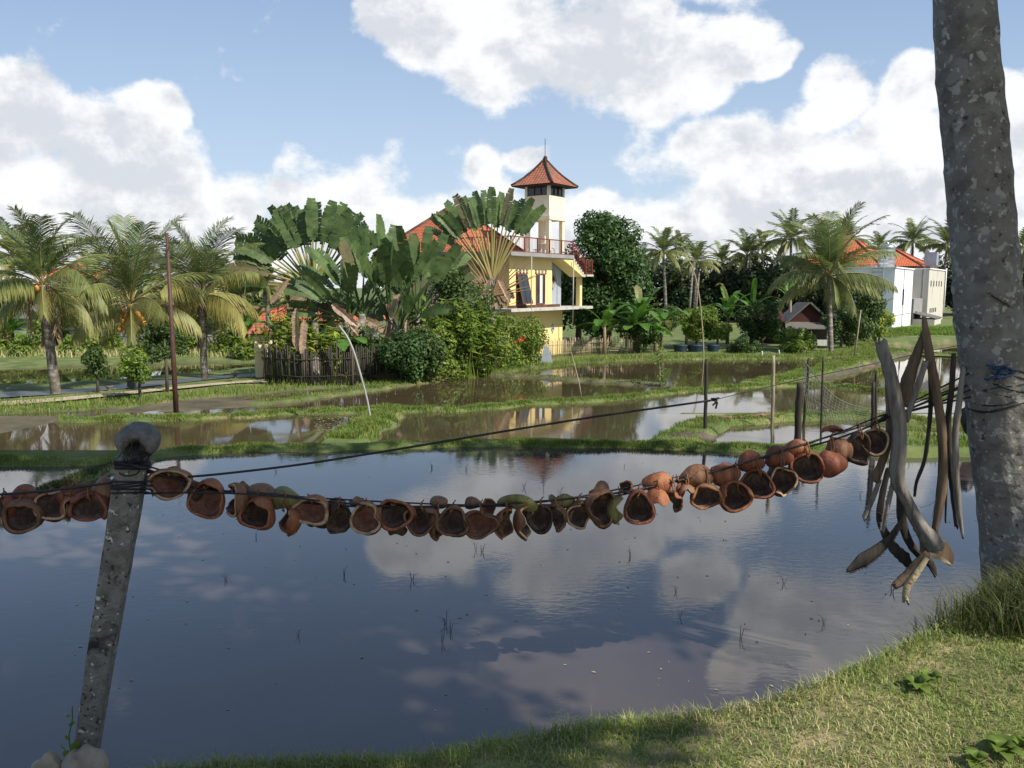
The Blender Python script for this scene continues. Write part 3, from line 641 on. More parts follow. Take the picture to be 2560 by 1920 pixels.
    T = c.build('tower_column', 'cream', H)
    c = MB(); c.box(ta-.06, ta+s+.06, tb-.06, tb+s+.06, 6.12, 6.34); c.build('tower_beam', 'cream', H)
    c = MB(); c.box(ta, ta+s, tb, tb+s, 6.34, 7.52); c.build('tower_wall', 'cream', H)
    c = MB()
    for i, j in ((0,0),(1,0),(0,1),(1,1)): c.box(ta+i*(s-.16), ta+i*(s-.16)+.16, tb+j*(s-.16), tb+j*(s-.16)+.16, 7.52, 8.22)
    c.box(ta-.01, ta+s+.01, tb-.01, tb+s+.01, 8.14, 8.24); c.build('tower_window_pier', 'cream', H)
    c = MB(); q = .03
    for (x0, x1, y0, y1) in ((ta+.16, ta+s-.16, tb+.02, tb+.07), (ta+.02, ta+.07, tb+.16, tb+s-.16), (ta+.16, ta+s-.16, tb+s-.07, tb+s-.02), (ta+s-.07, ta+s-.02, tb+.16, tb+s-.16)):
        c.box(x0, x1, y0, y1, 7.52, 7.58); c.box(x0, x1, y0, y1, 8.07, 8.13)
        if x1-x0 > y1-y0: [c.box(x0+k*(x1-x0)/3-.02, x0+k*(x1-x0)/3+.02, y0, y1, 7.58, 8.07) for k in (1, 2)]
        else: [c.box(x0, x1, y0+k*(y1-y0)/3-.02, y0+k*(y1-y0)/3+.02, 7.58, 8.07) for k in (1, 2)]
    wf = c.build('tower_window', 'woodframe', H)
    c = MB()
    c.box(ta+.16, ta+s-.16, tb+.085, tb+.095, 7.58, 8.07); c.box(ta+.085, ta+.095, tb+.16, tb+s-.16, 7.58, 8.07); c.build('pane', 'glass', wf)
    r = MB(); e = .58; m = s/2
    hip(r, ta-e, ta+s+e, tb-e, tb+s+e, 8.12, 9.72, (ta+m, tb+m), (ta+m, tb+m), n=8, curve=.38)
    tr = r.build('tower_roof', 'tileold', H)
    def rl(x, y):
        out = []
        for k in range(9):
            t = k/8; out.append(Vector((x+(ta+m-x)*t, y+(tb+m-y)*t, 8.15+1.6*(t*.62+.38*t*t))))
        return out
    mb = MB()
    for (x, y) in ((ta-e, tb-e), (ta+s+e, tb-e), (ta+s+e, tb+s+e), (ta-e, tb+s+e)): mb.tube(rl(x, y), .07, 6, jit=.15)
    mb.ball((ta+m, tb+m, 9.76), .13, 8, 6, jit=.2); mb.build('ridge_tiles', 'tileold', tr)
    b = MB(); b.box(ta-e+.03, ta+s+e-.03, tb-e+.03, tb+s+e-.03, 8.06, 8.10); b.build('tower_eaves_board', 'dark', H)
    b = MB(); b.tube([(ta+m, tb+m, 9.7), (ta+m, tb+m, 10.9)], .018, 5); b.build('lightning_rod', 'dark', H)
    b = MB(); b.ball((ta-.03, tb+1.1, 6.1), .11, 8, 6); b.build('lamp', 'curtain', H)
    # steps beside the lower wall, small pale thing at the wall foot handled separately
    # table and chair on the terrace
    t = empty('terrace_table', H.matrix_basis @ Vector((4.9, .9, zt)), 'small pale metal table standing between the tower columns on the terrace', 'table', rz=A55)
    b = MB(); b.tube([(0,0,.70),(0,0,.74)], .42, 16); b.build('table_top', 'curtain', t)
    b = MB(); b.tube([(0,0,0),(0,0,.70)], .03, 6); b.tube([(0,0,0),(0,0,.03)], .22, 10); b.build('leg', 'curtain', t)
    for k, (x, y, rz, lb) in enumerate(((4.2, -.1, .4, 'pale metal chair at the near side of the terrace table, behind the railing'), (5.35, 1.55, 3.4, 'pale metal chair at the far side of the terrace table'))):
        ch = empty('terrace_chair', H.matrix_basis @ Vector((x+.3, y+.3, zt)), lb, 'chair', 'chairs on the terrace', A55+rz)
        b = MB(); b.box(-.22, .22, -.22, .22, .42, .46); b.build('seat', 'curtain', ch)
        b = MB(); [b.box(-.22+i*.1, -.19+i*.1, .19, .22, .46, .9) for i in range(5)]; b.box(-.22, .22, .19, .22, .86, .9); b.build('backrest', 'curtain', ch)
        for (i, j) in ((-1,-1),(1,-1),(-1,1),(1,1)): b = MB(); b.box(i*.2-.015, i*.2+.015, j*.2-.015, j*.2+.015, 0, .42); b.build('leg', 'curtain', ch)
    return H
yellow_house()
def white_building():
    O = atY(2229, 833, 78.0); O.z = 0
    H = empty('white_building', O, 'tall white flat roofed building beside the far paddy with a slit window', 'building', rz=A55)
    b = MB(); b.box(0, 10.6, 0, 5.6, -3.0, 4.05); b.build('wall', 'white', H)
    b = MB(); b.box(-.12, 10.7, -.12, 5.7, 4.05, 4.17); b.build('roof_edge', 'white', H)
    b = MB(); b.box(4.75, 5.55, -.03, -.005, .4, 2.0); b.build('slit_window', 'glass', H)
    b = MB(); b.box(5.0, 5.1, -.05, -.01, -2.6, .4); b.box(5.0, 5.1, -.05, -.01, 2.0, 4.0); b.box(0, 10.6, -.02, -.006, -.6, -.53); b.build('groove', 'greywall', H)
    w = MB(); w.box(-.06, -.01, 3.0, 4.9, 1.15, 2.75); f = w.build('window', 'white', H)
    g = MB(); g.box(-.08, -.061, 3.15, 4.75, 1.28, 2.62); g.build('pane', 'glass', f)
    r = MB()
    for y in (1.0, 2.1): r.tube([(-.12, y, -2.6), (-.12, y, 4.7)], .035, 5)
    for k in range(18): r.tube([(-.12, 1.0, -2.4+k*.38), (-.12, 2.1, -2.4+k*.38)], .025, 4)
    r.build('ladder', 'greywall', H)
    # water tank on its roof
    p = H.matrix_basis @ Vector((4.2, 1.6, 4.17))
    t = empty('steel_water_tank', p, 'stainless steel cylindrical water tank on the white flat roof', 'water tank', rz=A55)
    b = MB(); z = 0.0; R_ = .82
    P = [(0,0,.12)]; rr = [R_]
    for k in range(5):
        z0 = .12+k*.38; P += [(0,0,z0+.05),(0,0,z0+.19),(0,0,z0+.33)]; rr += [R_, R_*.94, R_]
    P += [(0,0,2.1),(0,0,2.35),(0,0,2.42)]; rr += [R_, R_*.55, R_*.2]
    b.tube(P, rr, 20); b.build('tank', 'steel', t)
    for k in range(4):
        a = k*PI/2; l = MB(); l.box(.6*math.cos(a)-.05, .6*math.cos(a)+.05, .6*math.sin(a)-.05, .6*math.sin(a)+.05, 0, .12); l.build('leg', 'greywall', t)
    b = MB(); b.tube([(0,0,2.4),(0,0,2.55)], .2, 10); b.build('lid', 'steel', t)
white_building()
def beige_building():
    O = atY(2316, 800, 92.0); O.z = 0
    H = empty('beige_building', O, 'stained beige rendered building with small square vents beyond the white building', 'building', rz=A55)
    b = MB(); b.box(0, 13.5, 0, 8.0, -3.2, 4.25); b.build('wall', 'beige', H)
    b = MB(); b.box(-.1, 13.6, -.1, 8.0, 4.25, 4.38); b.build('roof_edge', 'white', H)
    for k in range(5):
        v = MB(); v.box(1.5+k*2.2, 1.9+k*2.2, -.05, -.01, 2.3, 2.95); v.build('vent', 'dark', H)
    for k in range(4):
        v = MB(); v.box(2.0+k*1.5, 2.5+k*1.5, -.05, -.01, -.75, -.25); v.build('vent', 'dark', H)
    # grey lower wing in front with an open upper bay
    b = MB(); b.box(-6.2, -.02, .5, 6.5, -3.2, .95); b.build('grey_wing_wall', 'greywall', H)
    b = MB(); b.box(-6.2, -.02, 3.6, 3.9, .96, 4.1); b.build('back_wall', 'white', H)
    b = MB(); b.box(-.8, -.6, .45, .65, .96, 4.2); b.build('grey_pillar', 'greywall', H)
    b = MB(); b.tube([(13.3, -.15, -1.0), (13.3, -.15, 4.6)], .07, 6); b.build('drain_pipe', 'white', H)
    v = MB(); v.box(-4.9, -3.7, .46, .495, -1.0, -.45); v.build('vent', 'dark', H)
    # lean-to
    b = MB(); b.box(-6.0, -1.0, -1.6, .49, -3.2, -1.25); b.build('lean_to_wall', 'beige', H)
    b = MB(); b.prism([Vector((-6.1, -1.7, -1.2)), Vector((-.9, -1.7, -1.2)), Vector((-.9, .48, -.65)), Vector((-6.1, .48, -.65))], (0,0,1), .08); b.build('lean_to_roof', 'tin', H)
beige_building()
def roofed_house(px, py, Y, ang, label, la, lb, zb, ze, zr, m, wall, ov=.6, name='tiled_house', cat='house', win=2):
    O = atY(px, py, Y); O.z = 0; H = empty(name, O, label, cat, rz=ang)
    b = MB(); b.box(0, la, 0, lb, zb, ze); b.build('wall', wall, H)
    r = MB(); k = min(la, lb)/2
    ra, rb = ((k, lb/2), (la-k, lb/2)) if la > lb else ((la/2, k), (la/2, lb-k))
    hip(r, -ov, la+ov, -ov, lb+ov, ze+.02, zr, ra, rb, n=1); rf = r.build('roof', m, H)
    ridge_lines(rf, [((-ov,-ov,ze+.05),(*ra,zr)), ((la+ov,-ov,ze+.05),(*(rb if la > lb else ra),zr)), ((*ra,zr),(*rb,zr)), ((-ov,lb+ov,ze+.05),(*(ra if la > lb else rb),zr))], m, .12)
    for i in range(win):
        w = MB(); a = la*(i+.6)/(win+.2)-.5; w.box(a, a+1.0, -.06, -.01, ze-1.9, ze-.6); f = w.build('window', 'dark', H)
        g = MB(); g.box(a+.1, a+.9, -.08, -.061, ze-1.8, ze-.7); g.build('pane', 'glass', f)
    return H
roofed_house(2190, 640, 88, A55, 'beige house with steep orange hip roof rising behind the white building and palm', 7.0, 7.5, -2.5, 4.6, 8.2, 'tilenew', 'cream', .7)
roofed_house(2292, 650, 101, A55, 'house with a low orange tiled roof between the steel tank and the grey box tank', 9.5, 8, -2.5, 4.8, 7.6, 'tilenew', 'dark', .8)
def box_tank():
    p = atY(2327, 676, 103); p.z = 4.4
    t = empty('box_water_tank', p, 'grey blue box shaped water tank on tall legs above the beige building', 'water tank', rz=A55)
    b = MB(); b.box(-.9, .9, -.7, .7, .55, 2.2); b.build('tank', 'tankblue', t)
    b = MB(); b.box(-1.15, 1.15, -.95, .95, .42, .55); b.build('platform', 'greywall', t)
    for i in (-1, 1):
        for j in (-1, 1): b = MB(); b.box(i*.75-.1, i*.75+.1, j*.6-.1, j*.6+.1, -2.5, .42); b.build('leg', 'greywall', t)
box_tank()
def hut():
    p = atY(2018, 872, 57); p.z = -2.0; d = pray(2018, 872)
    H = empty('wooden_hut', p, 'small dark wooden hut with red gable and thatched roof beside the paddy', 'hut', rz=R(-8))
    b = MB(); b.box(-1.35, 1.35, .2, 3.4, 0, 1.75); b.build('wall', 'oldwood', H)
    b = MB(); b.prism([Vector((-1.4, 0, 1.75)), Vector((1.4, 0, 1.75)), Vector((0, 0, 2.98))], (0, 1, 0), .1); b.build('gable', 'redboard', H)
    b = MB(); b.prism([Vector((-1.55, -.3, 1.62)), Vector((0, -.3, 3.08)), Vector((0, 3.9, 3.0)), Vector((-1.55, 3.9, 1.55))], (-.68, 0, .73), .10)
    b.prism([Vector((0, -.3, 3.08)), Vector((1.6, -.3, 1.58)), Vector((1.6, 3.9, 1.5)), Vector((0, 3.9, 3.0))], (.68, 0, .73), .12); b.build('roof', 'tin', H)
    b = MB(); b.prism([Vector((-1.75, -1.1, 1.28)), Vector((1.4, -1.1, 1.28)), Vector((1.35, -.02, 1.70)), Vector((-1.6, -.02, 1.70))], (0,0,1), .05); b.build('awning', 'tin', H)
    for x in (-1.65, .0, 1.3): b = MB(); b.tube([(x, -1.0, 0), (x, -1.0, 1.28)], .05, 6); b.build('post', 'oldwood', H)
    b = MB(); b.box(-1.2, -.1, -.2, -.12, .4, .75); b.build('white_board', 'curtain', H); b = MB(); b.box(.1, 1.2, -.95, -.9, 0, .55); b.build('white_board', 'curtain', H)
    b = MB(); b.prism([Vector((-3.2, .6, 1.55)), Vector((-1.5, .3, 1.75)), Vector((-1.5, 2.4, 2.5)), Vector((-3.1, 2.7, 2.2))], (0,0,1), .06); b.build('side_roof', 'redboard', H)
    for x in (-3.0, -2.2): b = MB(); b.tube([(x, .8, 0), (x, .8, 1.6)], .06, 6); b.build('side_post', 'oldwood', H)
    b = MB(); b.box(-3.0, -1.4, 1.6, 1.7, 0, 1.6); b.build('side_wall', 'oldwood', H)
hut()
# houses behind the left palms and clump
roofed_house(615, 900, 60, R(5), 'low grey walled house with bright red tiled roof behind the dark picket fence', 9.5, 6, -2.2, -.3, .85, 'tilenew', 'greywall', .8, win=3)
roofed_house(390, 900, 66, R(4), 'grey house with a dull brown tiled roof behind the middle palm', 9, 6, -2.2, -.2, .9, 'tileold', 'greywall', .7, win=3)
roofed_house(160, 900, 72, R(-6), 'low building with pale tin roof behind the leftmost big palm', 10, 5, -2.0, -.1, 1.0, 'tin', 'greywall', .7, win=2)
roofed_house(-60, 900, 62, R(-3), 'grey shed at the left edge behind banana plants', 9, 5, -2.0, -.2, .9, 'tin', 'greywall', .5, win=2)
roofed_house(118, 700, 92, R(10), 'distant house whose orange roof peeps between the fronds of the leftmost palm', 6, 6, -2, 3.4, 5.4, 'tilenew', 'cream', .6)
roofed_house(540, 700, 96, R(10), 'distant house with small dark orange roof behind the third palm', 6, 6, -2, 3.4, 5.2, 'tileold', 'cream', .6)
def field_wall():
    p = atY(300, 905, 55); p.z = -2.1
    o = MB(); o.box(-16, 9, 0, .25, 0, .95); o.box(-16, 9, -.04, .29, .951, 1.02); w = o.build('low_field_wall', 'greywall'); w.location = p
    tag(w, 'long low grey wall beyond the left pond under the palms', 'wall')
field_wall()
def gate():
    p = atY(652, 945, 36); p.z = -1.9
    H = empty('gate_pillar', p, 'pale yellow gate pillar with little tiled cap at the end of the picket fence', 'pillar', rz=R(20))
    b = MB(); b.box(-.22, .22, -.22, .22, 0, 2.05); b.build('shaft', 'cream', H)
    b = MB(); b.box(.221, .75, -.12, .16, 0, 1.8); b.build('wing_wall', 'cream', H)
    r = MB(); hip(r, -.55, .62, -.5, .5, 2.05, 2.5, (-.2, 0), (.25, 0), n=2, curve=.2); r.build('cap', 'tileold', H)
    b = MB(); b.box(-.28, .28, -.28, .28, 1.93, 2.0); b.build('collar', 'greywall', H)
gate()
def planter(px, py, z, s, label):
    p = onZ(px, py, z); H = empty('stone_planter', p, label, 'planter', 'stone pots on the path')
    b = MB(); b.tube([(0,0,0),(0,0,.12*s),(0,0,.2*s),(0,0,.42*s),(0,0,.5*s)], [.16*s,.16*s,.12*s,.30*s,.32*s], 10); b.build('bowl', 'stone', H)
    b = MB(); b.tube([(0,0,.44*s),(0,0,.51*s)], [.24*s,.2*s], 10); b.build('soil', 'dark', H)
planter(588, 946, -1.86, .55, 'small dark stone pot on the path beside the gate pillar')
planter(274, 980, -1.86, .5, 'small dark stone pot on the path near the small left shrub')
def picket(name, pts, Y0, hgt, step, m, label, r=.02, jit=.12, rails=True, px_post=None):
    """pts world polyline"""
    P = [Vector(p) for p in pts]; H = empty(name, P[0], label, 'fence')
    o0 = P[0]; pk = MB(); rl = MB()
    for i in range(len(P)-1):
        a, b = P[i]-o0, P[i+1]-o0; L_ = (b-a).length; n = int(L_/step)
        for k in range(n):
            p = a.lerp(b, k/n)+Vector((random.uniform(-.02,.02), random.uniform(-.03,.03), 0)); h = hgt*(1+random.uniform(-jit, jit))
            pk.tube([p+Vector((0,0,-.15)), p+Vector((random.uniform(-.04,.04),0,h))], r*random.uniform(.6,1.3), 5)
        for zz in (.25, .72): rl.tube([a+Vector((0,-.05,hgt*zz)), b+Vector((0,-.05,hgt*zz))], r*.7, 5)
        for k in range(int(L_/2.4)+1):
            p = a+(b-a)*(k*2.4/L_); ps = MB(); ps.tube([p+Vector((0,.05,-.2)), p+Vector((0,.05,hgt*1.05))], r*2.6, 6); ps.build('fence_post', 'oldwood', H)
    pk.build('picket', m, H); rl.build('rail', m, H)
    return H
picket('bamboo_picket_fence', [onZ(1340, 906, -1.95)+Vector((0,1.2,0)), onZ(1480, 893, -1.95)+Vector((0,1.0,0)), onZ(1590, 889, -1.95)+Vector((0,.8,0))], 0, 1.12, .10, 'bamboo', 'pale bamboo picket fence from the yellow house to the banana plants', .026)
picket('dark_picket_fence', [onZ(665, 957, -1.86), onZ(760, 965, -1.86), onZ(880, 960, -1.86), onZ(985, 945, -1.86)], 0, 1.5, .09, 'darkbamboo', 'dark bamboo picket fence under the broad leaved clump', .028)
def poles():
    p = onZ(440, 1024, -1.25); t = atY(417, 582, p.y); H = empty('utility_pole', p, 'rusty red iron pole standing on the paddy dyke', 'pole')
    b = MB(); b.tube([(0,0,-.4), (0,0,1.6), Vector(t)-p], [.075,.066,.042], 12); b.build('shaft', 'redpole', H)
    q = Vector(t)-p; b = MB(); b.tube([q+Vector((0,0,-.25)), q+Vector((.25,0,-.28))], .015, 5); b.box(q.x+.2, q.x+.34, q.y-.03, q.y+.03, q.z-.3, q.z-.24); b.build('bracket', 'dark', H)
    l = MB(); a = t+Vector((.2,0,-.3)); pts = []
    for (px, py, Y) in ((437,592,22),(380,620,27),(250,668,38),(100,705,50),(-150,740,70)): pts.append(atY(px, py, Y))
    l.tube(hermite(pts, 5), .012, 5); tag(l.build('overhead_line', 'wire'), 'thin overhead line running from the red pole towards the left houses', 'cable')
    # bent grey pipe
    base = onZ(928, 1052, -1.25); Yp = base.y
    pts = [base+Vector((0,0,-.2))]+[atY(x, y, Yp) for x, y in ((926,1046),(918,1000),(905,950),(888,890),(872,850),(858,828),(848,815))]
    b = MB(); b.tube(hermite(pts, 3), [.027]*19+[.022]*3, 8); tag(b.build('bent_pipe', 'pvc'), 'grey plastic pipe bent over the paddy in front of the leafy clump', 'pipe')
    base = onZ(1455, 990, -1.2); pts = [base+Vector((0,0,-.15))]+[atY(x, y, base.y) for x, y in ((1448,960),(1437,915),(1428,880))]
    b = MB(); b.tube(pts, [.022,.02,.016,.01], 6); tag(b.build('thin_stick', 'bamboo'), 'thin leaning stick on the dyke before the yellow house', 'stick')
    base = onZ(1758, 900, -1.9); pts = [base+Vector((0,0,-.3))]+[atY(x, y, base.y) for x, y in ((1759,880),(1756,820),(1748,740),(1735,680),(1724,655))]
    b = MB(); b.tube(hermite(pts, 3), .035, 6); tag(b.build('tall_bamboo_pole', 'bamboo'), 'tall pale bamboo pole arching up before the far palms', 'pole')
    base = onZ(1652, 960, -1.85); pts = [base+Vector((0,0,-.15))]+[atY(x, y, base.y) for x, y in ((1650,930),(1645,880),(1642,858))]
    b = MB(); b.tube(pts, [.03,.03,.02,.015], 6); tag(b.build('vine_stick', 'bamboo'), 'stick overgrown with green vine between the two middle paddies', 'stick')
    lv = []; 
    for k in range(60): 
        q = pts[0].lerp(pts[-1], random.random()); lv.append((q.x+random.gauss(.08,.09), q.y+random.gauss(0,.05), q.z))
    return lv
VINE = poles()
def ribbon(name, ptsL, ptsR, z, m):
    Lp = [onZ(x, y, z) for x, y in ptsL]; Rp = [onZ(x, y, z) for x, y in ptsR]; mb = MB()
    Lp = hermite(Lp, 4); Rp = hermite(Rp, 4)
    for i in range(len(Lp)-1): mb.quad(Rp[i], Rp[i+1], Lp[i+1], Lp[i])
    tag(mb.build(name, m), kind='structure')
ribbon('path', [(-300,1028),(0,1004),(150,993),(300,980),(450,965),(600,952),(665,949)], [(-300,1040),(0,1014),(150,1002),(300,987),(450,971),(600,957),(670,956)], -1.79, 'sand')
ribbon('road', [(-300,1004),(0,980),(150,975),(300,961),(450,948),(560,939),(640,933)], [(-300,1020),(0,994),(150,985),(300,972),(450,957),(560,945),(640,941)], -1.80, 'asphalt')
# ------------------------------------------------------------------ vegetation
def quads_mesh(name, Q, m, parent=None, tint=None, loc=None):
    """Q (n,4,3)"""
    n = len(Q); V = Q.reshape(-1, 3); F = np.arange(n*4).reshape(n, 4)
    t = None if tint is None else np.repeat(tint, 4)
    return npmesh(name, V, F, m, parent, tint=t, loc=loc)
def unit(v): return v/np.maximum(np.linalg.norm(v, axis=-1, keepdims=True), 1e-9)
def leaf_quads(c, d, nrm, L_, W_):
    """rhombus leaves at c, pointing d, facing nrm"""
    d = unit(d); s = unit(np.cross(d, nrm)); L_ = L_[:, None]; W_ = W_[:, None]
    return np.stack([c, c+d*L_*.5+s*W_*.5, c+d*L_, c+d*L_*.5-s*W_*.5], 1)
def palm_crown(nf, Lf, nl, wl, seed, yellow=.3, up=.0, droop=1.0, brown=0, lw_len=.32, spread=(-25, 82)):
    """returns crown leaflets Q, tint, and rachis MB"""
    r = np.random.default_rng(seed); Q = []; T = []; mb = MB()
    for k in range(nf):
        az = k*2.39996+r.uniform(-.25, .25); q = (k+.5)/nf
        el = R(spread[1]-(spread[1]-spread[0])*q**1.05+r.uniform(-6, 6)); L_ = Lf*r.uniform(.85, 1.08)*(.82+.25*math.sin(PI*min(q+.15, 1)))
        n = 14; ds = L_/n; p = np.zeros(3); pts = [p.copy()]; e = el
        bend = R(r.uniform(60, 95))*droop*(.55+.6*math.cos(max(el, 0)))
        sw = r.uniform(-.25, .25)
        for i in range(n):
            t = i/n; e = el-bend*t**1.5; a = az+sw*t
            p = p+np.array([math.cos(a)*math.cos(e), math.sin(a)*math.cos(e), math.sin(e)])*ds; pts.append(p.copy())
        P = np.array(pts); tt = 0.0 if q < .45 else yellow*min(1, (q-.4)*1.8)*r.uniform(.4, 1.4)
        if brown and q > 1-brown: tt = 1.0
        mb.tint = max(tt, .45); mb.tube([Vector(x) for x in P[::2]], [Lf*.011*(1-.8*i/7) for i in range(8)], 4, cap=False)
        s = np.linspace(.14, .995, nl); idx = s*n; i0 = np.minimum(idx.astype(int), n-1); f = (idx-i0)[:, None]
        base = P[i0]*(1-f)+P[i0+1]*f; tan = unit(P[i0+1]-P[i0])
        side = unit(np.cross(tan, np.array([0, 0, 1.0])+.01*tan)); upv = np.cross(side, tan)
        for sg in (-1, 1):
            ln = Lf*lw_len*(np.sin(PI*np.clip(s*.80+.16, 0, 1))**.5)*r.uniform(.75, 1.15, nl)
            hang = r.uniform(.15, .75, nl)*(1.2 if q > .5 else .8)
            lowf = float(sst(np.array((q-.35)/.35))); d = unit(side*sg*(.85-.35*lowf)+tan*(.85-.35*lowf)+upv*.2*(1-q)-np.array([0, 0, 1.0])*(hang[:, None]*.35+.75*lowf))
            mid = base+d*(ln*.5)[:, None]; d2 = unit(d-np.array([0, 0, 1.0])*(hang*.9)[:, None]); tip = mid+d2*(ln*.5)[:, None]
            w = (wl*r.uniform(.7, 1.2, nl))[:, None]*.5; wv = tan*w
            Q.append(np.stack([base-wv*.6, base+wv*.6, mid+wv, mid-wv], 1)); Q.append(np.stack([mid-wv, mid+wv, tip+wv*.12, tip-wv*.12], 1)); T += [np.full(nl, tt), np.full(nl, min(1, tt+.12))]
    return np.concatenate(Q), np.concatenate(T), mb
def coconut_palm(base, hub, crown, label, group, r0=.16, coco=0, mt='palm', skirt=False, cscale=1, name='coconut_palm', trunk_m='palmtrunk'):
    base = Vector(base); hub = Vector(hub)
    H = empty(name, base, label, 'palm tree', group)
    h = hub-base; b = MB(); mid = h*.5+Vector((h.x*-.12, 0, h.z*.0)); pts = hermite([Vector((0,0,-.3)), h*.2+Vector((-h.x*.12,0,0)), h*.6+Vector((-h.x*.12,0,0)), h], 6)
    n = len(pts); b.tube(pts, [r0*(1.35 if i == 0 else 1.12-.35*i/n)*(1+.04*(i % 2)) for i in range(n)], 10); b.build('trunk', trunk_m, H)
    if isinstance(crown, tuple):
        Q, T, mb = crown; c = quads_mesh('crown', Q, mt, H, T, loc=h); k = mb.build('frond_stalks', 'fanstalk' if mt == 'palm' else mt, c)
    else:
        c = crown.copy(); C.objects.link(c); c.parent = H; c.location = h
        for g in kids(crown): e = g.copy(); C.objects.link(e); e.parent = c
    c.scale = (cscale,)*3; c.rotation_euler = (0, 0, random.uniform(0, 6.28))
    for k in range(coco):
        a = random.uniform(0, 6.28) if coco < 9 else random.gauss(-PI/2, .8); rr = random.uniform(.2, .38) if coco < 9 else random.uniform(.35, .6)
        m_ = MB(); m_.ball((0,0,0), .115, 8, 6, (1,1,1.2)); o = m_.build('coconut', 'coconut', H, loc=h+Vector((rr*math.cos(a), rr*math.sin(a), -.1-random.random()*(.55 if coco < 9 else 1.0))))
    if skirt:
        q = []; 
        r = np.random.default_rng(3)
        for k in range(skirt):
            a = r.uniform(0, 6.28); l = r.uniform(1.2, 2.6); n2 = 40
            s = np.linspace(0, 1, n2); cen = np.array([h.x, h.y, h.z])+np.stack([math.cos(a)*(.25+.35*np.sin(s*2.4)), math.sin(a)*(.25+.35*np.sin(s*2.4)), -s*l], -1)
            d = unit(np.stack([r.normal(0, .35, n2)+math.cos(a)*.2, r.normal(0, .35, n2), -np.ones(n2)], -1))
            q.append(leaf_quads(cen, d, np.tile([math.cos(a), math.sin(a), .1], (n2, 1)), r.uniform(.35, .6, n2), np.full(n2, .05)))
        quads_mesh('dead_fronds', np.concatenate(q), 'dryleaf', H)
    return H
GL = 'coconut palms on the left by the path'
coconut_palm(onZ(141, 986, -1.85), atY(106, 712, 29.6), palm_crown(21, 3.0, 74, .045, 11, .38, droop=.95, spread=(-25, 88)), 'large coconut palm with lichen spotted leaning trunk, leftmost palm seen whole', GL, .17, 6, skirt=7)
coconut_palm(onZ(328, 965, -1.85), atY(326, 760, 33), palm_crown(20, 4.0, 74, .045, 23, .35, droop=.7, spread=(-15, 89)), 'coconut palm loaded with orange coconuts, left of the red pole', GL, .15, 26, skirt=3)
coconut_palm(onZ(512, 947, -1.87), atY(502, 740, 35.5), palm_crown(20, 3.8, 74, .045, 35, .6, droop=.9, spread=(-20, 88)), 'coconut palm with yellowing drooping fronds just right of the red pole', GL, .15, 5, skirt=4)
coconut_palm(onZ(-75, 985, -1.85), atY(-80, 745, 31), palm_crown(22, 2.7, 50, .06, 41, .6), 'coconut palm cut by the left edge of the view, orange drooping frond over the pond', GL, .16, 4, skirt=4)
FAR = [palm_crown(22, 3.6, 26, .13, 50+k, .45, droop=.95, lw_len=.24) for k in range(3)]
def far_palm(px, py, Y, bpy_, kind, rad, label, group, r0=.17, coco=0, zb=-2.1):
    hub = atY(px, py, Y); base = Vector((hub.x+random.uniform(-.5, .5), Y, zb)); s = rad/FP*Y/3.5
    if kind in FARO:
        return coconut_palm(base, hub, FARO[kind], label, group, r0, coco, 'palmfar', cscale=s)
    H = coconut_palm(base, hub, FAR[kind], label, group, r0, coco, 'palmfar', cscale=s); FARO[kind] = [c for c in kids(H) if c.name.startswith('crown')][0]; return H
FARO = {}
coconut_palm(onZ(2079, 888, -2.0), atY(2072, 690, 51), palm_crown(24, 4.7, 74, .06, 77, .18, droop=.8, lw_len=.27, spread=(-14, 88)), 'big coconut palm with wide dark crown standing over the wooden hut', None, .15, 0, mt='palm')
GR = 'coconut palms in the tree line on the right'
ordn = ['first', 'second', 'third', 'fourth', 'fifth', 'sixth', 'seventh', 'eighth', 'ninth', 'tenth', 'eleventh', 'twelfth', 'thirteenth']
for i, (px, py, Y, rad, lb) in enumerate([(1658,632,88,78,'coconut palm with hanging yellow frond right beside the big round tree'), (1742,655,92,72,'coconut palm with two slim pale trunks below it behind the tall bamboo pole'),
        (1806,658,98,66,'coconut palm with short crown, third in the right tree line'), (1868,640,94,78,'dark coconut palm, fourth in the right tree line from the round tree'),
        (1905,612,120,52,'small distant coconut palm peeping above the dark trees left of the tall one'), (1978,600,90,86,'tall coconut palm left of the big dark crowned palm'),
        (2120,600,118,70,'coconut palm half hidden behind the big dark crowned palm'), (2198,618,125,50,'small distant coconut palm over the orange roofs'), (2282,606,118,72,'bushy coconut palm behind the steel tank'),
        (2368,612,112,78,'coconut palm just left of the big trunk above the beige building'), (2560,620,110,70,'coconut palm right of the big trunk at the edge'), (1700,620,115,50,'small far palm between the first two palms of the line'),
        (1600,660,110,60,'coconut palm behind the round tree, its fronds low at the side')]):
    far_palm(px, py, Y, 0, i % 3, rad, lb, GR, coco=0)
GB = 'yellowish palms behind the left houses and clump'
for i, (px, py, Y, rad, lb) in enumerate([(662,715,50,68,'small yellow green palm left of the fan palm above the red roof'), (722,738,52,66,'small yellow green palm behind the fan palm stem'), (600,720,60,60,'small palm in the gap left of the fan palm'),
        (30,640,64,110,'dusky palm behind the leftmost crown'), (230,700,58,95,'dim palm between the first two big left palms'), (420,690,60,90,'dim palm behind the red pole'), (560,700,66,80,'dim palm behind the yellowing palm')]):
    far_palm(px, py, Y, 0, i % 3, rad, lb, GB)

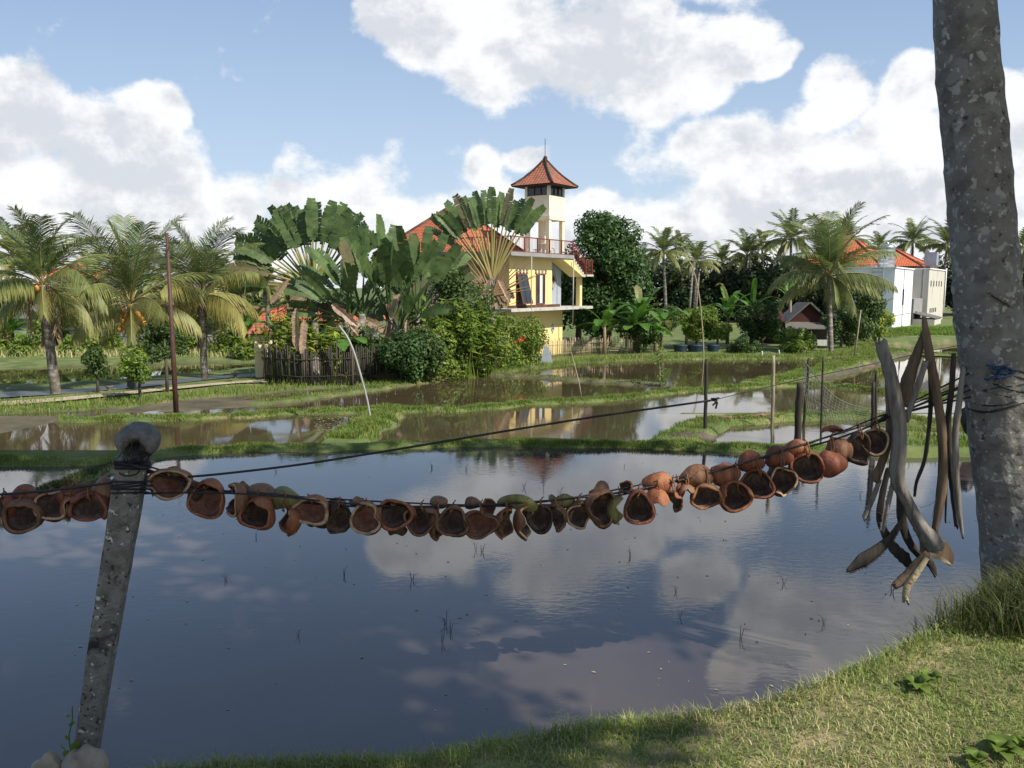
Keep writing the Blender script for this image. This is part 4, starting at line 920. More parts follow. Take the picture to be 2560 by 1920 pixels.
def crown_quads(lobes, n, leaf, seed, up=.35, flat=1.0, ratio=.5):
    """lobes: list of (cx,cy,cz,r) ; leaves mostly near the lobe surfaces"""
    r = np.random.default_rng(seed); lo = np.array(lobes); w = lo[:, 3]**2; k = r.choice(len(lo), n, p=w/w.sum())
    d = unit(r.normal(size=(n, 3))); rad = lo[k, 3]*(1-.38*r.random(n)**1.6)
    rad *= 1+.12*np.sin(7*d[:, 0]+3*k)*np.sin(6*d[:, 1]+2*k)
    c = lo[k, :3]+d*rad[:, None]*np.array([1, 1, flat])
    nrm = unit(d*.8+r.normal(size=(n, 3))*.5+np.array([0, 0, up])); dd = unit(np.cross(nrm, r.normal(size=(n, 3))))
    s = leaf*r.uniform(.6, 1.3, n); return leaf_quads(c-dd*s[:, None]*.5, dd, nrm, s, s*ratio)
def lobes_of(rx, ry, rz, n, rl, seed, zc=0, low=-1.0):
    r = np.random.default_rng(seed); L_ = []
    for i in range(n):
        v = unit(r.normal(size=3)); v[2] = max(v[2], low) ; k = r.uniform(.55, .95)
        L_.append((v[0]*rx*k, v[1]*ry*k, zc+v[2]*rz*k, rl*r.uniform(.65, 1.2)))
    return L_
def tree(base, h, rx, rz, label, mat, n=9000, leaf=.35, seed=1, nl=16, rl=None, group=None, name='broadleaf_tree', tr=.2, zc=None, cat='tree', ratio=.5, trunk_m='trunk', ry=None, low=-1.0):
    H = empty(name, base, label, cat, group)
    zc = h-rz if zc is None else zc; rl = rl or rx*.42; L_ = lobes_of(rx*.8, (ry or rx)*.8, rz*.85, nl, rl, seed, zc, low)
    b = MB(); b.tube([Vector((0,0,-.2)), Vector((tr*.3,0,zc*.5)), Vector((0,0,zc))], [tr*1.3, tr, tr*.6], 8)
    rr = random.Random(seed)
    for l in L_[:7]: b.tube([Vector((0,0,zc*rr.uniform(.45,.8))), Vector((l[0]*.5, l[1]*.5, (l[2]+zc*.7)/2)), Vector(l[:3])], [tr*.5, tr*.3, tr*.12], 5)
    b.build('trunk', trunk_m, H)
    quads_mesh('crown', crown_quads(L_, n, leaf, seed, ratio=ratio), mat, H)
    return H
def gz(px, py, z): return onZ(px, py, z)
def at(px, Y, z=-1.95): p = atY(px, 800, Y); p.z = z; return p
# the big round dark tree
tree(at(1516, 56), 10.3, 3.25, 4.9, 'big round dense dark green tree right of the lookout tower', 'bigleaf', 26000, .30, 4, 70, 1.0, tr=.3, zc=5.0, ratio=.42)
# dark tree line on the right
GD = 'dark bushy trees of the far tree line on the right'
proto = []
TL = [(1640,100,8.2,5.5),(1700,104,7.4,5),(1765,98,6.8,5.5),(1830,100,7.2,5),(1895,96,7.6,5),(1945,92,7.8,4.6),(2010,96,8.3,5),(2060,92,7.8,5),(2130,108,8.6,6),(2385,122,9.2,6),(2440,118,8.6,6),(2520,116,9.2,6),(2600,114,10,6),(1580,104,7.5,5)]
LBL = ['dark bushy tree behind the first palm of the right tree line','dark bushy tree behind the bamboo pole','dark bushy tree between the second and third far palms','dark bushy tree between the third and fourth far palms','dark bushy tree right of the fourth far palm','near black bushy tree under the tall palm','dark bushy tree left of the palm over the hut','dark bushy tree behind the palm over the hut','dark tree behind the steep orange roof','dark tree just right of the beige building','dark tree beside the big trunk, left side','dark tree right behind the big trunk','dark tree at the right edge beyond the big trunk','dark tree behind the banana plants next to the round tree']
for i, (px, Y, h, rx) in enumerate(TL):
    if i < 3: o = tree(at(px, Y, -2.2), h, rx, h*.47, LBL[i], 'darkleaf', 5200, .5, 60+i, 18, 1.7, GD, tr=.25, zc=h*.53); proto.append((o, h, rx))
    else:
        s, h0, rx0 = proto[i % 3]; copy_tree(s, at(px, Y, -2.2), random.uniform(0, 6), (rx/rx0, rx/rx0, h/h0), LBL[i])
# background trees on the left, behind the houses
GLB = 'trees behind the left houses'
for i, (px, Y, h, rx, lb) in enumerate([(-60,80,6.0,5,'dim tree at the far left behind the grey shed'),(60,84,5.6,5,'dim tree behind the leftmost palm'),(190,82,5.2,5,'dim tree behind the tin roofed building'),(330,86,5.6,5,'dim tree behind the coconut laden palm'),(470,84,5.4,5,'dim tree behind the brown roofed house'),(590,88,5.0,4.5,'dim tree left of the fan palm'),(700,84,5.4,5,'dim tree behind the fan palm'),(820,70,5,4,'dim tree behind the leafy clump')]):
    if i == 0: LP = tree(at(px, Y, -2.2), 4.6, 4.6, 2.0, lb, 'treeleaf', 5200, .42, 91, 18, 1.3, GLB, tr=.2, zc=2.4); continue
    copy_tree(LP, at(px, Y, -2.2), random.uniform(0, 6), (rx/4.6, rx/4.6, h*.82/4.6), lb, GLB)
# trees and bushes around
tree(at(1446, 62), 7.5, 2.6, 3.6, 'dark tree filling the gap between the house pillar and the big round tree', 'bigleaf', 6000, .34, 140, 20, 1.1, tr=.2)
tree(at(2130, 57), 5.0, 2.2, 2.3, 'dark green leafy tree between the palm and the white building', 'treeleaf', 8500, .22, 14, 22, .85, tr=.12)
tree(at(2105, 53.5), 3.0, 1.6, 1.45, 'green bush at the right foot of the wooden hut', 'treeleaf', 5000, .18, 15, 14, .6, tr=.08, name='bush', cat='bush')
tree(at(1130, 39), 5.6, 2.0, 2.6, 'dark green small leaved tree in front of the fan palm beside the house', 'treeleaf', 11000, .17, 16, 24, .75, tr=.1)
tree(at(1065, 38), 3.6, 1.7, 1.7, 'shadowy leafy bush under the small leaved tree', 'treeleaf', 6000, .17, 17, 16, .7, tr=.08, name='bush', cat='bush')
tree(gz(245, 984, -1.85), 1.75, .55, .6, 'small round shrub by the path left of the middle shrub', 'treeleaf', 1500, .13, 18, 8, .28, tr=.05, name='small_tree', zc=1.2, group='young trees along the path')
tree(gz(350, 1000, -1.85), 2.5, .72, .95, 'young leafy tree with light leaves by the path between the leftmost palm and pole', 'hedge', 1800, .16, 19, 9, .34, tr=.05, name='small_tree', zc=1.4, group='young trees along the path')
tree(gz(418, 978, -1.85), 2.9, 1.0, .9, 'young dark leafy tree behind the red pole', 'treeleaf', 3000, .15, 20, 12, .42, tr=.06, name='small_tree', zc=1.95, group='young trees along the path')
tree(at(1742, 53), 3.1, 1.5, 1.2, 'rounded green bush above the blue tubs at the paddy edge', 'hedge', 5200, .19, 22, 14, .55, tr=.07, name='bush', cat='bush')
tree(at(1795, 52.5), 2.3, .8, .8, 'light green bush right of the one above the blue tubs', 'hedge', 2600, .19, 23, 9, .4, tr=.07, name='bush', cat='bush')
tree(at(1905, 56), 3.4, 1.9, 1.4, 'tangled green bush left of the wooden hut', 'treeleaf', 6000, .2, 24, 16, .65, tr=.07, name='bush', cat='bush')
tree(at(1985, 50.5), 1.6, 1.7, .8, 'low creeping green bush in front of the wooden hut', 'hedge', 6000, .16, 25, 14, .5, tr=.05, name='bush', cat='bush')
tree(at(1865, 50), 1.15, 1.2, .6, 'low leafy bush on the dyke left of the hut', 'treeleaf', 3500, .16, 26, 9, .4, tr=.05, name='bush', cat='bush')
tree(at(1610, 50), 2.2, 1.6, 1.0, 'brushy bush under the banana plants by the fence', 'treeleaf', 5000, .17, 27, 14, .5, tr=.05, name='bush', cat='bush')
tree(at(1655, 70), 3.0, 1.6, 1.4, 'small dark bush behind the banana plants', 'treeleaf', 3000, .2, 28, 9, .6, tr=.05, name='bush', cat='bush')
tree(at(2200, 60), 2.7, 1.2, 1.0, 'yellow green bush with white blossoms by the white building', 'yelleaf', 3200, .22, 29, 10, .5, tr=.06, name='bush', cat='bush')
B0 = tree(at(60, 47.5, -2.0), 1.7, 1.1, .75, 'light green bush beyond the left pond near the left edge', 'hedge', 2600, .18, 171, 10, .45, 'light bushes beyond the left pond', tr=.04, name='bush', cat='bush')
for i, (px, Y, s_, lb) in enumerate([(185,48,1.0,'light green bush beyond the left pond behind the small round shrub'),(255,49,1.25,'light green bush beyond the left pond left of the coconut laden palm'),(385,50,.9,'light green bush beyond the left pond left of the red pole'),(455,50,1.2,'light green bush beyond the left pond right of the red pole'),(560,48,1.0,'light green bush beyond the left pond behind the third palm'),(625,46,1.1,'light green bush beyond the left pond left of the gate pillar'),(-20,49,1.3,'light green bush beyond the left pond cut by the left edge'),(120,53,1.4,'light green bush beyond the left pond behind the leftmost palm trunk')]):
    copy_tree(B0, at(px, Y, -2.05), i*1.3, (s_*1.1, s_, s_*(1+.15*math.sin(i*2))), lb)
# two slim trunks
for i, (px, Y) in enumerate(((1722, 90), (1738, 91))):
    p = at(px, Y, -2.2); b = MB(); b.tube([(0,0,0), (.1,0,3), (.3,0,6.2)], [.16,.13,.11], 8); H = empty('coconut_palm', p, ('left' if i == 0 else 'right')+' one of two slim pale palm trunks side by side in the far tree line', 'palm tree', 'slim pale trunks'); b.build('trunk', 'curtain' if 0 else 'palmtrunk', H)

def blade(Q, T, P0, d, up, L_, W_, nseg=16, shred=.5, droop=.5, tint=0.0, r=random, fold=.25):
    """banana-type leaf: lateral strips along a drooping midrib. Returns midrib points"""
    p = Vector(P0); d = Vector(d).normalized(); up = Vector(up); up = (up-d*up.dot(d)).normalized(); pts = [p.copy()]; ax = d.cross(up)
    ds = L_/nseg
    for i in range(nseg):
        dd = d.copy(); dd.z -= droop*(i/nseg)**1.5; dd.normalize(); p = p+dd*ds; pts.append(p.copy())
    for sg in (-1, 1):
        lagl = 0
        for i in range(nseg):
            a, b = pts[i], pts[i+1]; t = (i+.5)/nseg; w = W_*.5*min(1, (t*7)**.5)*(1-max(0, t-.78)/.22*(.4 if fold < .2 else .75))*r.uniform(.9, 1.05)
            tn = (b-a).normalized(); sd_ = tn.cross(up).normalized()*sg; u2 = sd_.cross(tn)*sg
            if shred and r.random() < shred: lagl = r.uniform(-.22, .22)
            gap = .0 if r.random() > shred*.6 else r.uniform(.05, .3)
            out = (sd_+u2*(fold+lagl*.5)+tn*(.28+lagl*.3)).normalized(); dz = Vector((0,0,-w*(.12+.35*abs(lagl))))
            e0 = a+out*w+dz; e1 = b+out*w+dz; e1 = e0.lerp(e1, 1-gap)
            Q.append([a, b, e1, e0]); T.append(tint)
    return pts
def qarr(Q): return np.array([[tuple(v) for v in q] for q in Q])
def banana(base, h, n, L_, W_, label, group, seed, fan=None, shred=.3, tint=0, stemr=.11, lean=0, name='banana_plant', mat='banana', el=(35, 85), stems=1):
    r = random.Random(seed); H = empty(name, base, label, 'banana plant' if name.startswith('banana') else 'plant', group); Q = []; T = []; ribs = MB(); st = MB()
    for s_ in range(stems):
        off = Vector((r.uniform(-.8, .8), r.uniform(-.5, .5), 0)) if s_ else Vector((0,0,0)); hh = h*(1 if not s_ else r.uniform(.6, .95))
        top = off+Vector((lean, 0, hh)); st.tube([off+Vector((0,0,-.1)), off.lerp(top, .5), top], [stemr*1.3, stemr, stemr*.7], 8)
        for k in range(n):
            az = k*2.4+r.uniform(-.3, .3); e = R(r.uniform(*el)); d = Vector((math.cos(az)*math.cos(e), math.sin(az)*math.cos(e), math.sin(e)))
            if fan: d = Vector((math.cos(az)*math.cos(e), math.sin(az)*math.cos(e)*.35, math.sin(e))).normalized()
            l = L_*r.uniform(.75, 1.1); s0 = top+d*.25
            pts = blade(Q, T, s0, d, (0,0,1) if abs(d.z) < .93 else (-d.x, -d.y, .2), l, W_*r.uniform(.85, 1.1), 14, shred, r.uniform(.7, 1.5), tint if r.random() < .95 else .55, r)
            ribs.tint = .0; ribs.tube([top]+pts[::4], [.03*L_/2]+[.022*L_/2*(1-i/5) for i in range(len(pts[::4]))], 4, cap=False)
    st.build('stem', 'fanstalk' if name.startswith('x') else 'trunk' if tint > .5 else 'dryleaf', H)
    c = quads_mesh('leaves', qarr(Q), mat, H, np.array(T)); ribs.build('midribs', 'yelleaf', c); return H
GBN = 'banana plants near the bamboo fence'
banana(at(1512, 48.5), 1.75, 8, 2.3, .62, 'banana plant with broad paddle leaves spread like a star right of the yellow house', GBN, 5, shred=.05, el=(5, 75))
banana(at(1600, 50), 2.5, 9, 2.4, .6, 'banana clump with hanging brown leaves behind the low brushy bush', GBN, 6, shred=.35, stems=3, tint=.0, el=(0, 70))
banana(at(1655, 52), 1.8, 7, 2.6, .55, 'banana plant leaning its long leaves toward the pale pole', GBN, 7, shred=.25, el=(0, 50))
banana(at(1640, 50), 1.2, 5, 1.6, .45, 'small banana plant low by the paddy edge', GBN, 8, shred=.2, el=(10, 60))
banana(at(1718, 56), 1.9, 3, 1.1, .35, 'slim young banana plant above the rounded bush', GBN, 9, shred=.1, el=(55, 85))
banana(at(1880, 56.5), 2.6, 7, 2.2, .5, 'bright banana plant with upright leaf left of the hut', GBN, 10, shred=.25, el=(15, 85))
banana(at(1820, 58), 2.4, 8, 2.4, .5, 'feathery dark banana clump behind the light green bush', GBN, 11, shred=.8, stems=2, el=(10, 80))
banana(at(1975, 59), 3.2, 7, 2.0, .5, 'banana plant rising behind the hut roof', GBN, 12, shred=.3, el=(10, 70))
banana(at(2190, 60), 2.3, 8, 1.6, .4, 'yellowish banana plant left of the white building corner', GBN, 13, shred=.5, tint=.25, el=(-10, 80))
GBL = 'banana plants beyond the left pond'
for i, (px, Y, h, lb) in enumerate([(20,50,1.6,'banana plants at the left edge beyond the pond'),(150,52,1.9,'banana plants behind the leftmost palm trunk'),(415,52,1.7,'banana plants just left of the red pole beyond the pond'),(470,50,1.8,'banana plants just right of the red pole'),(560,51,1.9,'banana plants behind the third palm trunk'),(620,48,1.4,'banana plants left of the gate pillar'),(215,53,1.3,'banana plants between the two left palms')]):
    banana(at(px, Y, -2.0), h, 7, 1.9, .5, lb, GBL, 30+i, shred=.4, stems=3, el=(5, 80))

def travellers(hub, base, angs, Lp, Lb, Wb, label, group, seed, depth=.12, shred=.55, petm='fanstalk', pink=.0, dead=6, ynorm=-1, trunk_r=.16, face=0.0, mat='travel', lt=0.0):
    """fan of long stalks with banana-like blades; the fan plane faces the viewer turned by face"""
    r = random.Random(seed); hub = Vector(hub); base = Vector(base); H = empty('travellers_palm', base, label, 'palm tree', group)
    o = hub-base; ex = Vector((math.cos(face), math.sin(face), 0)); ey = Vector((-math.sin(face), math.cos(face), 0))
    b = MB(); b.tube([Vector((0,0,-.3)), o*.5, o+Vector((0,0,.1))], [trunk_r*1.2, trunk_r, trunk_r*1.1], 9); b.build('trunk', 'palmtrunk', H)
    Q = []; T = []; pt = MB()
    for i, a in enumerate(angs):
        a += r.uniform(-1.5, 1.5); th = R(a); d = ex*math.cos(th)+Vector((0,0,1))*math.sin(th)+ey*r.uniform(-depth, depth); d.normalize()
        lp = Lp*r.uniform(.93, 1.05); side = -1 if i % 2 else 1
        s0 = o+ex*(math.cos(th)*.12)+ey*(.04*side)
        s1 = s0+d*lp; s1.z -= .04*lp*abs(math.cos(th)); pt.tint = min(1, max(0, pink+r.uniform(-.2, .2)+(.35 if a < 25 or a > 155 else 0)))
        pt.tube([s0, s0.lerp(s1, .5)+Vector((0,0,.02*lp)), s1], [.10, .058, .036], 5, cap=False, flat=(1, .7), ref=ey)
        if Lb > 0:
            up = ey*(-1.0)+ex*r.uniform(-.9, .9)+Vector((0,0,r.uniform(-.3,.9)))
            blade(Q, T, s1, d, up, Lb*r.uniform(.85, 1.1), Wb*r.uniform(.85, 1.1), 15, shred, .25+.5*abs(math.cos(th)), lt if r.random() > .04 else .5, r, fold=.12)
    pt.build('leaf_stalks', petm, H)
    if Q: quads_mesh('leaves', qarr(Q), mat, H, np.array(T))
    if dead:
        Q = []; T = []; dm = MB()
        for i in range(dead):
            a = R(r.choice([r.uniform(-75, -20), r.uniform(200, 255)])); d = ex*math.cos(a)+Vector((0,0,1))*math.sin(a)+ey*r.uniform(-.4, .1)
            blade(Q, T, o+Vector((0,0,-.1)), d, ey*-1, Lb*.8 if Lb else 1.4, .45, 12, .8, .6, 1.0, r)
        quads_mesh('dead_leaves', qarr(Q), 'dryleaf', H, np.array(T))
    return H
GT = 'fan shaped traveller palms of the leafy clump'
Yf = 38.0
travellers(atY(786, 722, Yf), gz(790, 962, -1.86), [174,169,164,159,154,149,144,139,134,129,124,119,114,110,106,102,98,94,90,86,82,78,74,70,66,62,58,53,48,43], 2.15, 1.95, .74, 'large fan shaped traveller palm spreading its fan at the left of the clump', GT, 1, dead=9, lt=0.0, pink=.1)
travellers(atY(1230, 700, 41.5), at(1230, 41.5), [134,129,125,121,116,111,107,103,99,95,91,87,83,79,75,71,67,63,58], 2.75, 1.8, .56, 'tall traveller palm with yellow and pink stalks and dark leaves before the orange roof', GT, 2, dead=8, pink=.35, shred=.35)
# long bare old stalks of the second one
def old_stalks():
    o = atY(1230, 740, 41.3); base = o.copy(); r = random.Random(4)
    H = [x for x in C.objects if x.get('label', '').startswith('tall traveller palm')][0]; b = MB(); off = Vector(o)-H.location
    for a in list(range(12, 75, 6))+list(range(108, 165, 7)):
        th = R(a+r.uniform(-3, 3)); l = r.uniform(1.9, 2.9); b.tint = r.uniform(.6, 1); b.tube([off, off+Vector((math.cos(th)*l*.55, -.15, math.sin(th)*l*.52)), off+Vector((math.cos(th)*l, -.3, math.sin(th)*l*.9))], [.05,.03,.014], 4, cap=False)
    b.build('old_stalks', 'fanstalk', H)
old_stalks()
k = 0
for (px, py, Y, lo, hi, n, Lp, Lb, W_, bpx, lb, face, lt) in [
    (905, 790, 36.5, 40, 150, 13, 1.7, 2.1, .62, 905, 'dark traveller palm in the heart of the clump right of the large fan', .5, 0),
    (870, 800, 36.2, 60, 165, 10, 1.3, 1.5, .5, 870, 'lower traveller palm with dark hanging leaves in front of the clump', -.3, 0),
    (975, 800, 37.0, 60, 125, 9, 2.2, 2.4, .68, 975, 'traveller palm holding two pale upright leaves at the clump centre', .9, 0),
    (1045, 790, 37.5, 55, 130, 9, 1.9, 2.3, .66, 1045, 'traveller palm with bright upright leaf at the right of the clump', .2, 0),
    (1000, 820, 36.3, 30, 160, 10, 1.2, 1.6, .55, 1000, 'low traveller palm with drooping dark leaves under the clump', -.8, .0),
    (1090, 730, 38.5, -20, 60, 7, .6, 1.6, .5, 1075, 'plant with yellow edged striped leaves reaching right of the clump', .1, .15)]:
    angs = [lo+(hi-lo)*i/(n-1) for i in range(n)]; travellers(atY(px, py, Y), at(bpx, Y, -1.9), angs, Lp, Lb, W_, lb, GT, 10+k, depth=.55, dead=4 if k != 5 else 2, face=face, pink=-.3, petm='travel', lt=lt, shred=.4); k += 1
banana(at(792, 36, -1.9), 1.4, 5, 2.2, .55, 'dark glossy banana plant low in front of the large fan', 'big leaved plants by the dark fence', 51, shred=.15, el=(40, 85), mat='travel')
banana(at(860, 35.4, -1.9), 1.7, 6, 1.7, .6, 'banana plant with light leaves lying flat before the clump', 'big leaved plants by the dark fence', 52, shred=.15, el=(0, 30))
# ginger-like plants over the picket fence
def ginger(base, n, h, w, label, seed, mat='yelleaf', L_=.55, name='leafy_plant', W_=.13, group='leafy plants over the dark picket fence'):
    r = np.random.default_rng(seed); H = empty(name, base, label, 'plant', group); Q = []; b = MB()
    for k in range(n):
        x, y = r.normal(0, w*.45), r.normal(0, .3); hh = h*r.uniform(.7, 1.15); ln = r.normal(0, .3); b.tube([(x,y,-.1),(x+ln*.4,y-.05,hh*.6),(x+ln,y-.15,hh)], [.02,.015,.008], 4, cap=False)
        m = 9; t = np.linspace(.45, 1, m); c = np.stack([x+ln*t**2, y-.15*t, hh*t], -1); a = np.arange(m)*PI+r.uniform(0, 6.28)+r.normal(0, .5, m)
        d = np.stack([np.cos(a), np.sin(a)*.8, r.uniform(-.5, .6, m)], -1); Q.append(leaf_quads(c, d, np.stack([-np.cos(a)*.3, -np.sin(a)*.3-.2, np.ones(m)], -1), L_*r.uniform(.7, 1.2, m), np.full(m, W_)))
    b.build('stems', 'hedge', H); quads_mesh('leaves', np.concatenate(Q), mat, H); return H
for i, (px, Y, h, w, n, lb, m) in enumerate([(695,35.2,2.6,1.0,26,'yellow green ginger plant right beside the gate pillar','yelleaf'),(755,35.0,2.4,1.1,26,'yellow green ginger plant over the middle of the dark fence','yelleaf'),(820,34.8,2.2,1.1,24,'yellow tipped ginger plant under the large fan','yelleaf'),
      (720,37,3.1,1.3,34,'dark green leafy plant behind the ginger by the pillar','treeleaf'),(790,37,2.8,1.5,34,'dark green leafy plant behind the middle ginger','treeleaf'),(880,36,2.2,1.5,34,'dark green leafy plant at the foot of the clump','treeleaf'),(960,35.6,2.0,1.6,34,'dark green leafy plant left of the hedge','treeleaf'),
      (1130,36.5,3.2,1.3,36,'big leaved light green plant above the flowering hedge, left part','hedge'),(1195,37.5,2.9,1.2,36,'big leaved light green plant above the flowering hedge, right part','hedge')]):
    p = at(px, Y, -1.9)
    ginger(p, n, h, w, lb, 70+i, m, .5 if m != 'hedge' else .62, W_=.13 if m != 'hedge' else .2)
tree(at(1000, 34.2, -1.9), 2.3, 1.25, 1.15, 'dark creeper covered bush at the left end of the flowering hedge', 'bigleaf', 6500, .15, 201, 16, .5, tr=.05, name='bush', cat='bush', ratio=.6)
tree(at(1052, 34.7, -1.9), 2.5, 1.0, 1.25, 'half dark bush between the creeper covered bush and the flowering hedge', 'treeleaf', 6500, .15, 202, 16, .5, tr=.05, name='bush', cat='bush', ratio=.6)
def hedge():
    pts = [(1078,34.9,1.9,1.1),(1100,35.4,2.4,1.15),(1145,36.4,2.3,1.15),(1190,37.6,2.3,1.15),(1235,39,2.4,1.2),(1275,40.5,2.4,1.1),(1310,42,2.1,.95),(1330,43,1.6,.7)]
    H = empty('flowering_hedge', at(1100, 35.5, -1.9), 'long light green hedge with red hibiscus flowers before the yellow house', 'hedge'); o = H.location; L_ = []
    r = random.Random(3)
    for (px, Y, h, w) in pts:
        c = at(px, Y, -1.9)-o
        for k in range(4): L_.append((c.x+r.uniform(-.3,.3), c.y+r.uniform(-.3,.5), h*(.18+.24*k), .62*r.uniform(.85,1.15)))
    quads_mesh('foliage', crown_quads(L_, 17000, .16, 5, up=.1, ratio=.6), 'hedge', H)
    b = MB()
    for l in L_[::2]: b.tube([(l[0], l[1], -.1), (l[0]+.05, l[1], l[2])], [.03, .012], 5)
    b.build('stems', 'trunk', H)
    for k in range(13):
        px, py = r.choice([(1245,838),(1272,862),(1283,872),(1235,845),(1290,868),(1262,865),(1300,845),(1215,858),(1255,832),(1180,880),(1225,880),(1285,850),(1268,876)]) ; q = atY(px+r.uniform(-6,6), py+r.uniform(-5,5), 37.7+(px-1180)*.028)-o; q.y -= .35
        f = MB()
        for a in range(5):
            t = a*1.256; f.tri(q, q+Vector((math.cos(t-.4)*.13, -.06, math.sin(t-.4)*.13)), q+Vector((math.cos(t+.4)*.13, -.06, math.sin(t+.4)*.13)))
        f.build('flower', 'flower', H)
hedge()
def vine():
    n = len(VINE); c = np.array(VINE); c = np.repeat(c, 4, 0)+rng.normal(0, .05, (n*4, 3)); H = empty('climbing_vine', VINE[0], 'green vine climbing the thin stick between the middle paddies', 'vine')
    c -= np.array(VINE[0]); q = leaf_quads(c, rng.normal(size=(n*4, 3)), rng.normal(size=(n*4, 3)), np.full(n*4, .1), np.full(n*4, .06)); quads_mesh('leaves', q, 'hedge', H)
vine()
def tub(px, Y, w, label):
    p = at(px, Y, -1.97); H = empty('blue_tub', p, label, 'tub', 'blue tubs by the paddy'); b = MB(); b.tube([(0,0,0),(0,0,.1),(0,0,.5),(0,0,.55),(0,0,.54)], [w*.4,w*.42,w*.5,w*.53,w*.46], 14); b.build('tub_wall', 'bluecloth', H)
    b = MB(); b.tube([(0,0,.4),(0,0,.542)], [w*.45,w*.45], 12); b.build('soil', 'dark', H)
tub(1703, 50.5, .9, 'blue plastic tub at the left end below the rounded bush'); tub(1742, 50.5, 1.1, 'dark blue plastic tub in the middle below the rounded bush'); tub(1785, 50.5, .8, 'blue plastic tub at the right end below the light bush')
def white_blossoms():
    H = [x for x in C.objects if x.get('label', '').startswith('yellow green bush with white')][0]; o = H.location
    for k, (px, py) in enumerate(((2136,802),(2141,799),(2138,807),(2143,804))):
        q = atY(px, py, 58.5)-o; f = MB()
        for a in range(5):
            t = a*1.256; f.tri(q, q+Vector((math.cos(t-.4)*.16, -.05, math.sin(t-.4)*.16)), q+Vector((math.cos(t+.4)*.16, -.05, math.sin(t+.4)*.16)))
        f.build('blossom', 'whiteflower', H)
    p = gz(2134, 899, -2.0); b = MB(); b.tube([(0,0,-.1), (.15,0,1.4), (.28,0,2.9)], [.05,.045,.03], 6); b.build('stick', 'bamboo', H, loc=p-o)
white_blossoms()
# fallen palm frond heap at the foot of the hedge
def heap():
    p = gz(985, 950, -1.86); H = empty('dead_frond_heap', p, 'heap of dry fallen palm fronds at the foot of the dark clump', 'fallen fronds'); r = np.random.default_rng(5); n = 420
    c = np.stack([r.normal(0, .8, n), r.normal(0, .25, n), r.uniform(0, .25, n)], -1); a = r.normal(0, .8, n)+np.where(r.random(n) < .5, PI, 0); d = np.stack([np.cos(a), np.sin(a)*.5, r.uniform(-.1, .35, n)], -1)
    quads_mesh('fronds', leaf_quads(c, d, np.tile([0, -.3, 1.], (n, 1)), r.uniform(.4, .9, n), np.full(n, .05)), 'dryleaf', H)
heap()
# far harvested field behind the banana plants
ribbon('dry_field', [(1560,800),(1700,785),(1850,790)], [(1560,850),(1700,855),(1850,850)], -2.28, 'sand')

# ------------------------------------------------------------------ turf on dykes and fields (nobody could count it)
def scatter_rib(i, dens, hb, wid, name, label, m='dykegrass', ymax=1e9, tint=.12):
    P, top, hw, vg, hbl, sl, kd = RIB[i]; seg = np.hypot(*(P[1:]-P[:-1]).T); n = int(seg.sum()*dens)
    k = rng.choice(len(seg), n, p=seg/seg.sum()); t = rng.random(n)[:, None]; c = P[k]*(1-t)+P[k+1]*t; e = (P[k+1]-P[k])/seg[k][:, None]; nn = np.stack([-e[:, 1], e[:, 0]], -1)
    off = rng.normal(0, hw*.8+.04, n)[:, None]; c = c+nn*off; x, y = c[:, 0], c[:, 1]
    h, v = terrain(x, y); ok = (h > top-.11) & (np.abs(x) < y*.85+3)
    cl = nz2(x, y, 5, 77+i); ok &= (rng.random(n) < .55+.5*cl)
    x, y, h, cl = x[ok], y[ok], h[ok], cl[ok]; n = len(x)
    return blades(name, x, y, h-.02, hb*(.75+.35*cl+.3*rng.random(n)), np.full(n, wid), .55, m, tint=np.where(rng.random(n) < tint, .8, rng.uniform(0, .2, n)), label=label)
scatter_rib(0, 4200, .065, .008, 'dyke_grass', 'bright green grass along the first long dyke behind the husks')
scatter_rib(1, 2600, .08, .009, 'dyke_grass', 'grass of the small dyke behind the left husks', 'darkgrass')
scatter_rib(2, 2600, .085, .009, 'dyke_grass', 'grass of the right dyke carrying the brick strip')
scatter_rib(3, 1800, .085, .010, 'dyke_grass', 'grass on the short bend joining the two right dykes')
scatter_rib(4, 1700, .11, .016, 'dyke_grass', 'grass along the second long dyke')
scatter_rib(5, 2600, .16, .018, 'dyke_grass', 'tall soft grass tuft between the first and second dykes')
scatter_rib(6, 260, .12, .02, 'dyke_grass', 'sparse grass on the muddy dyke near the yellow house')
scatter_rib(7, 1500, .13, .022, 'dyke_grass', 'yellow green grass along the diagonal dyke on the right')
scatter_rib(8, 600, .13, .03, 'dyke_grass', 'grass along the straight far dyke on the right')
scatter_rib(9, 500, .25, .035, 'dyke_grass', 'grass at the far paddy edge below the buildings')
scatter_rib(10, 500, .12, .02, 'dyke_grass', 'grass of the thin dyke before the dark fence')
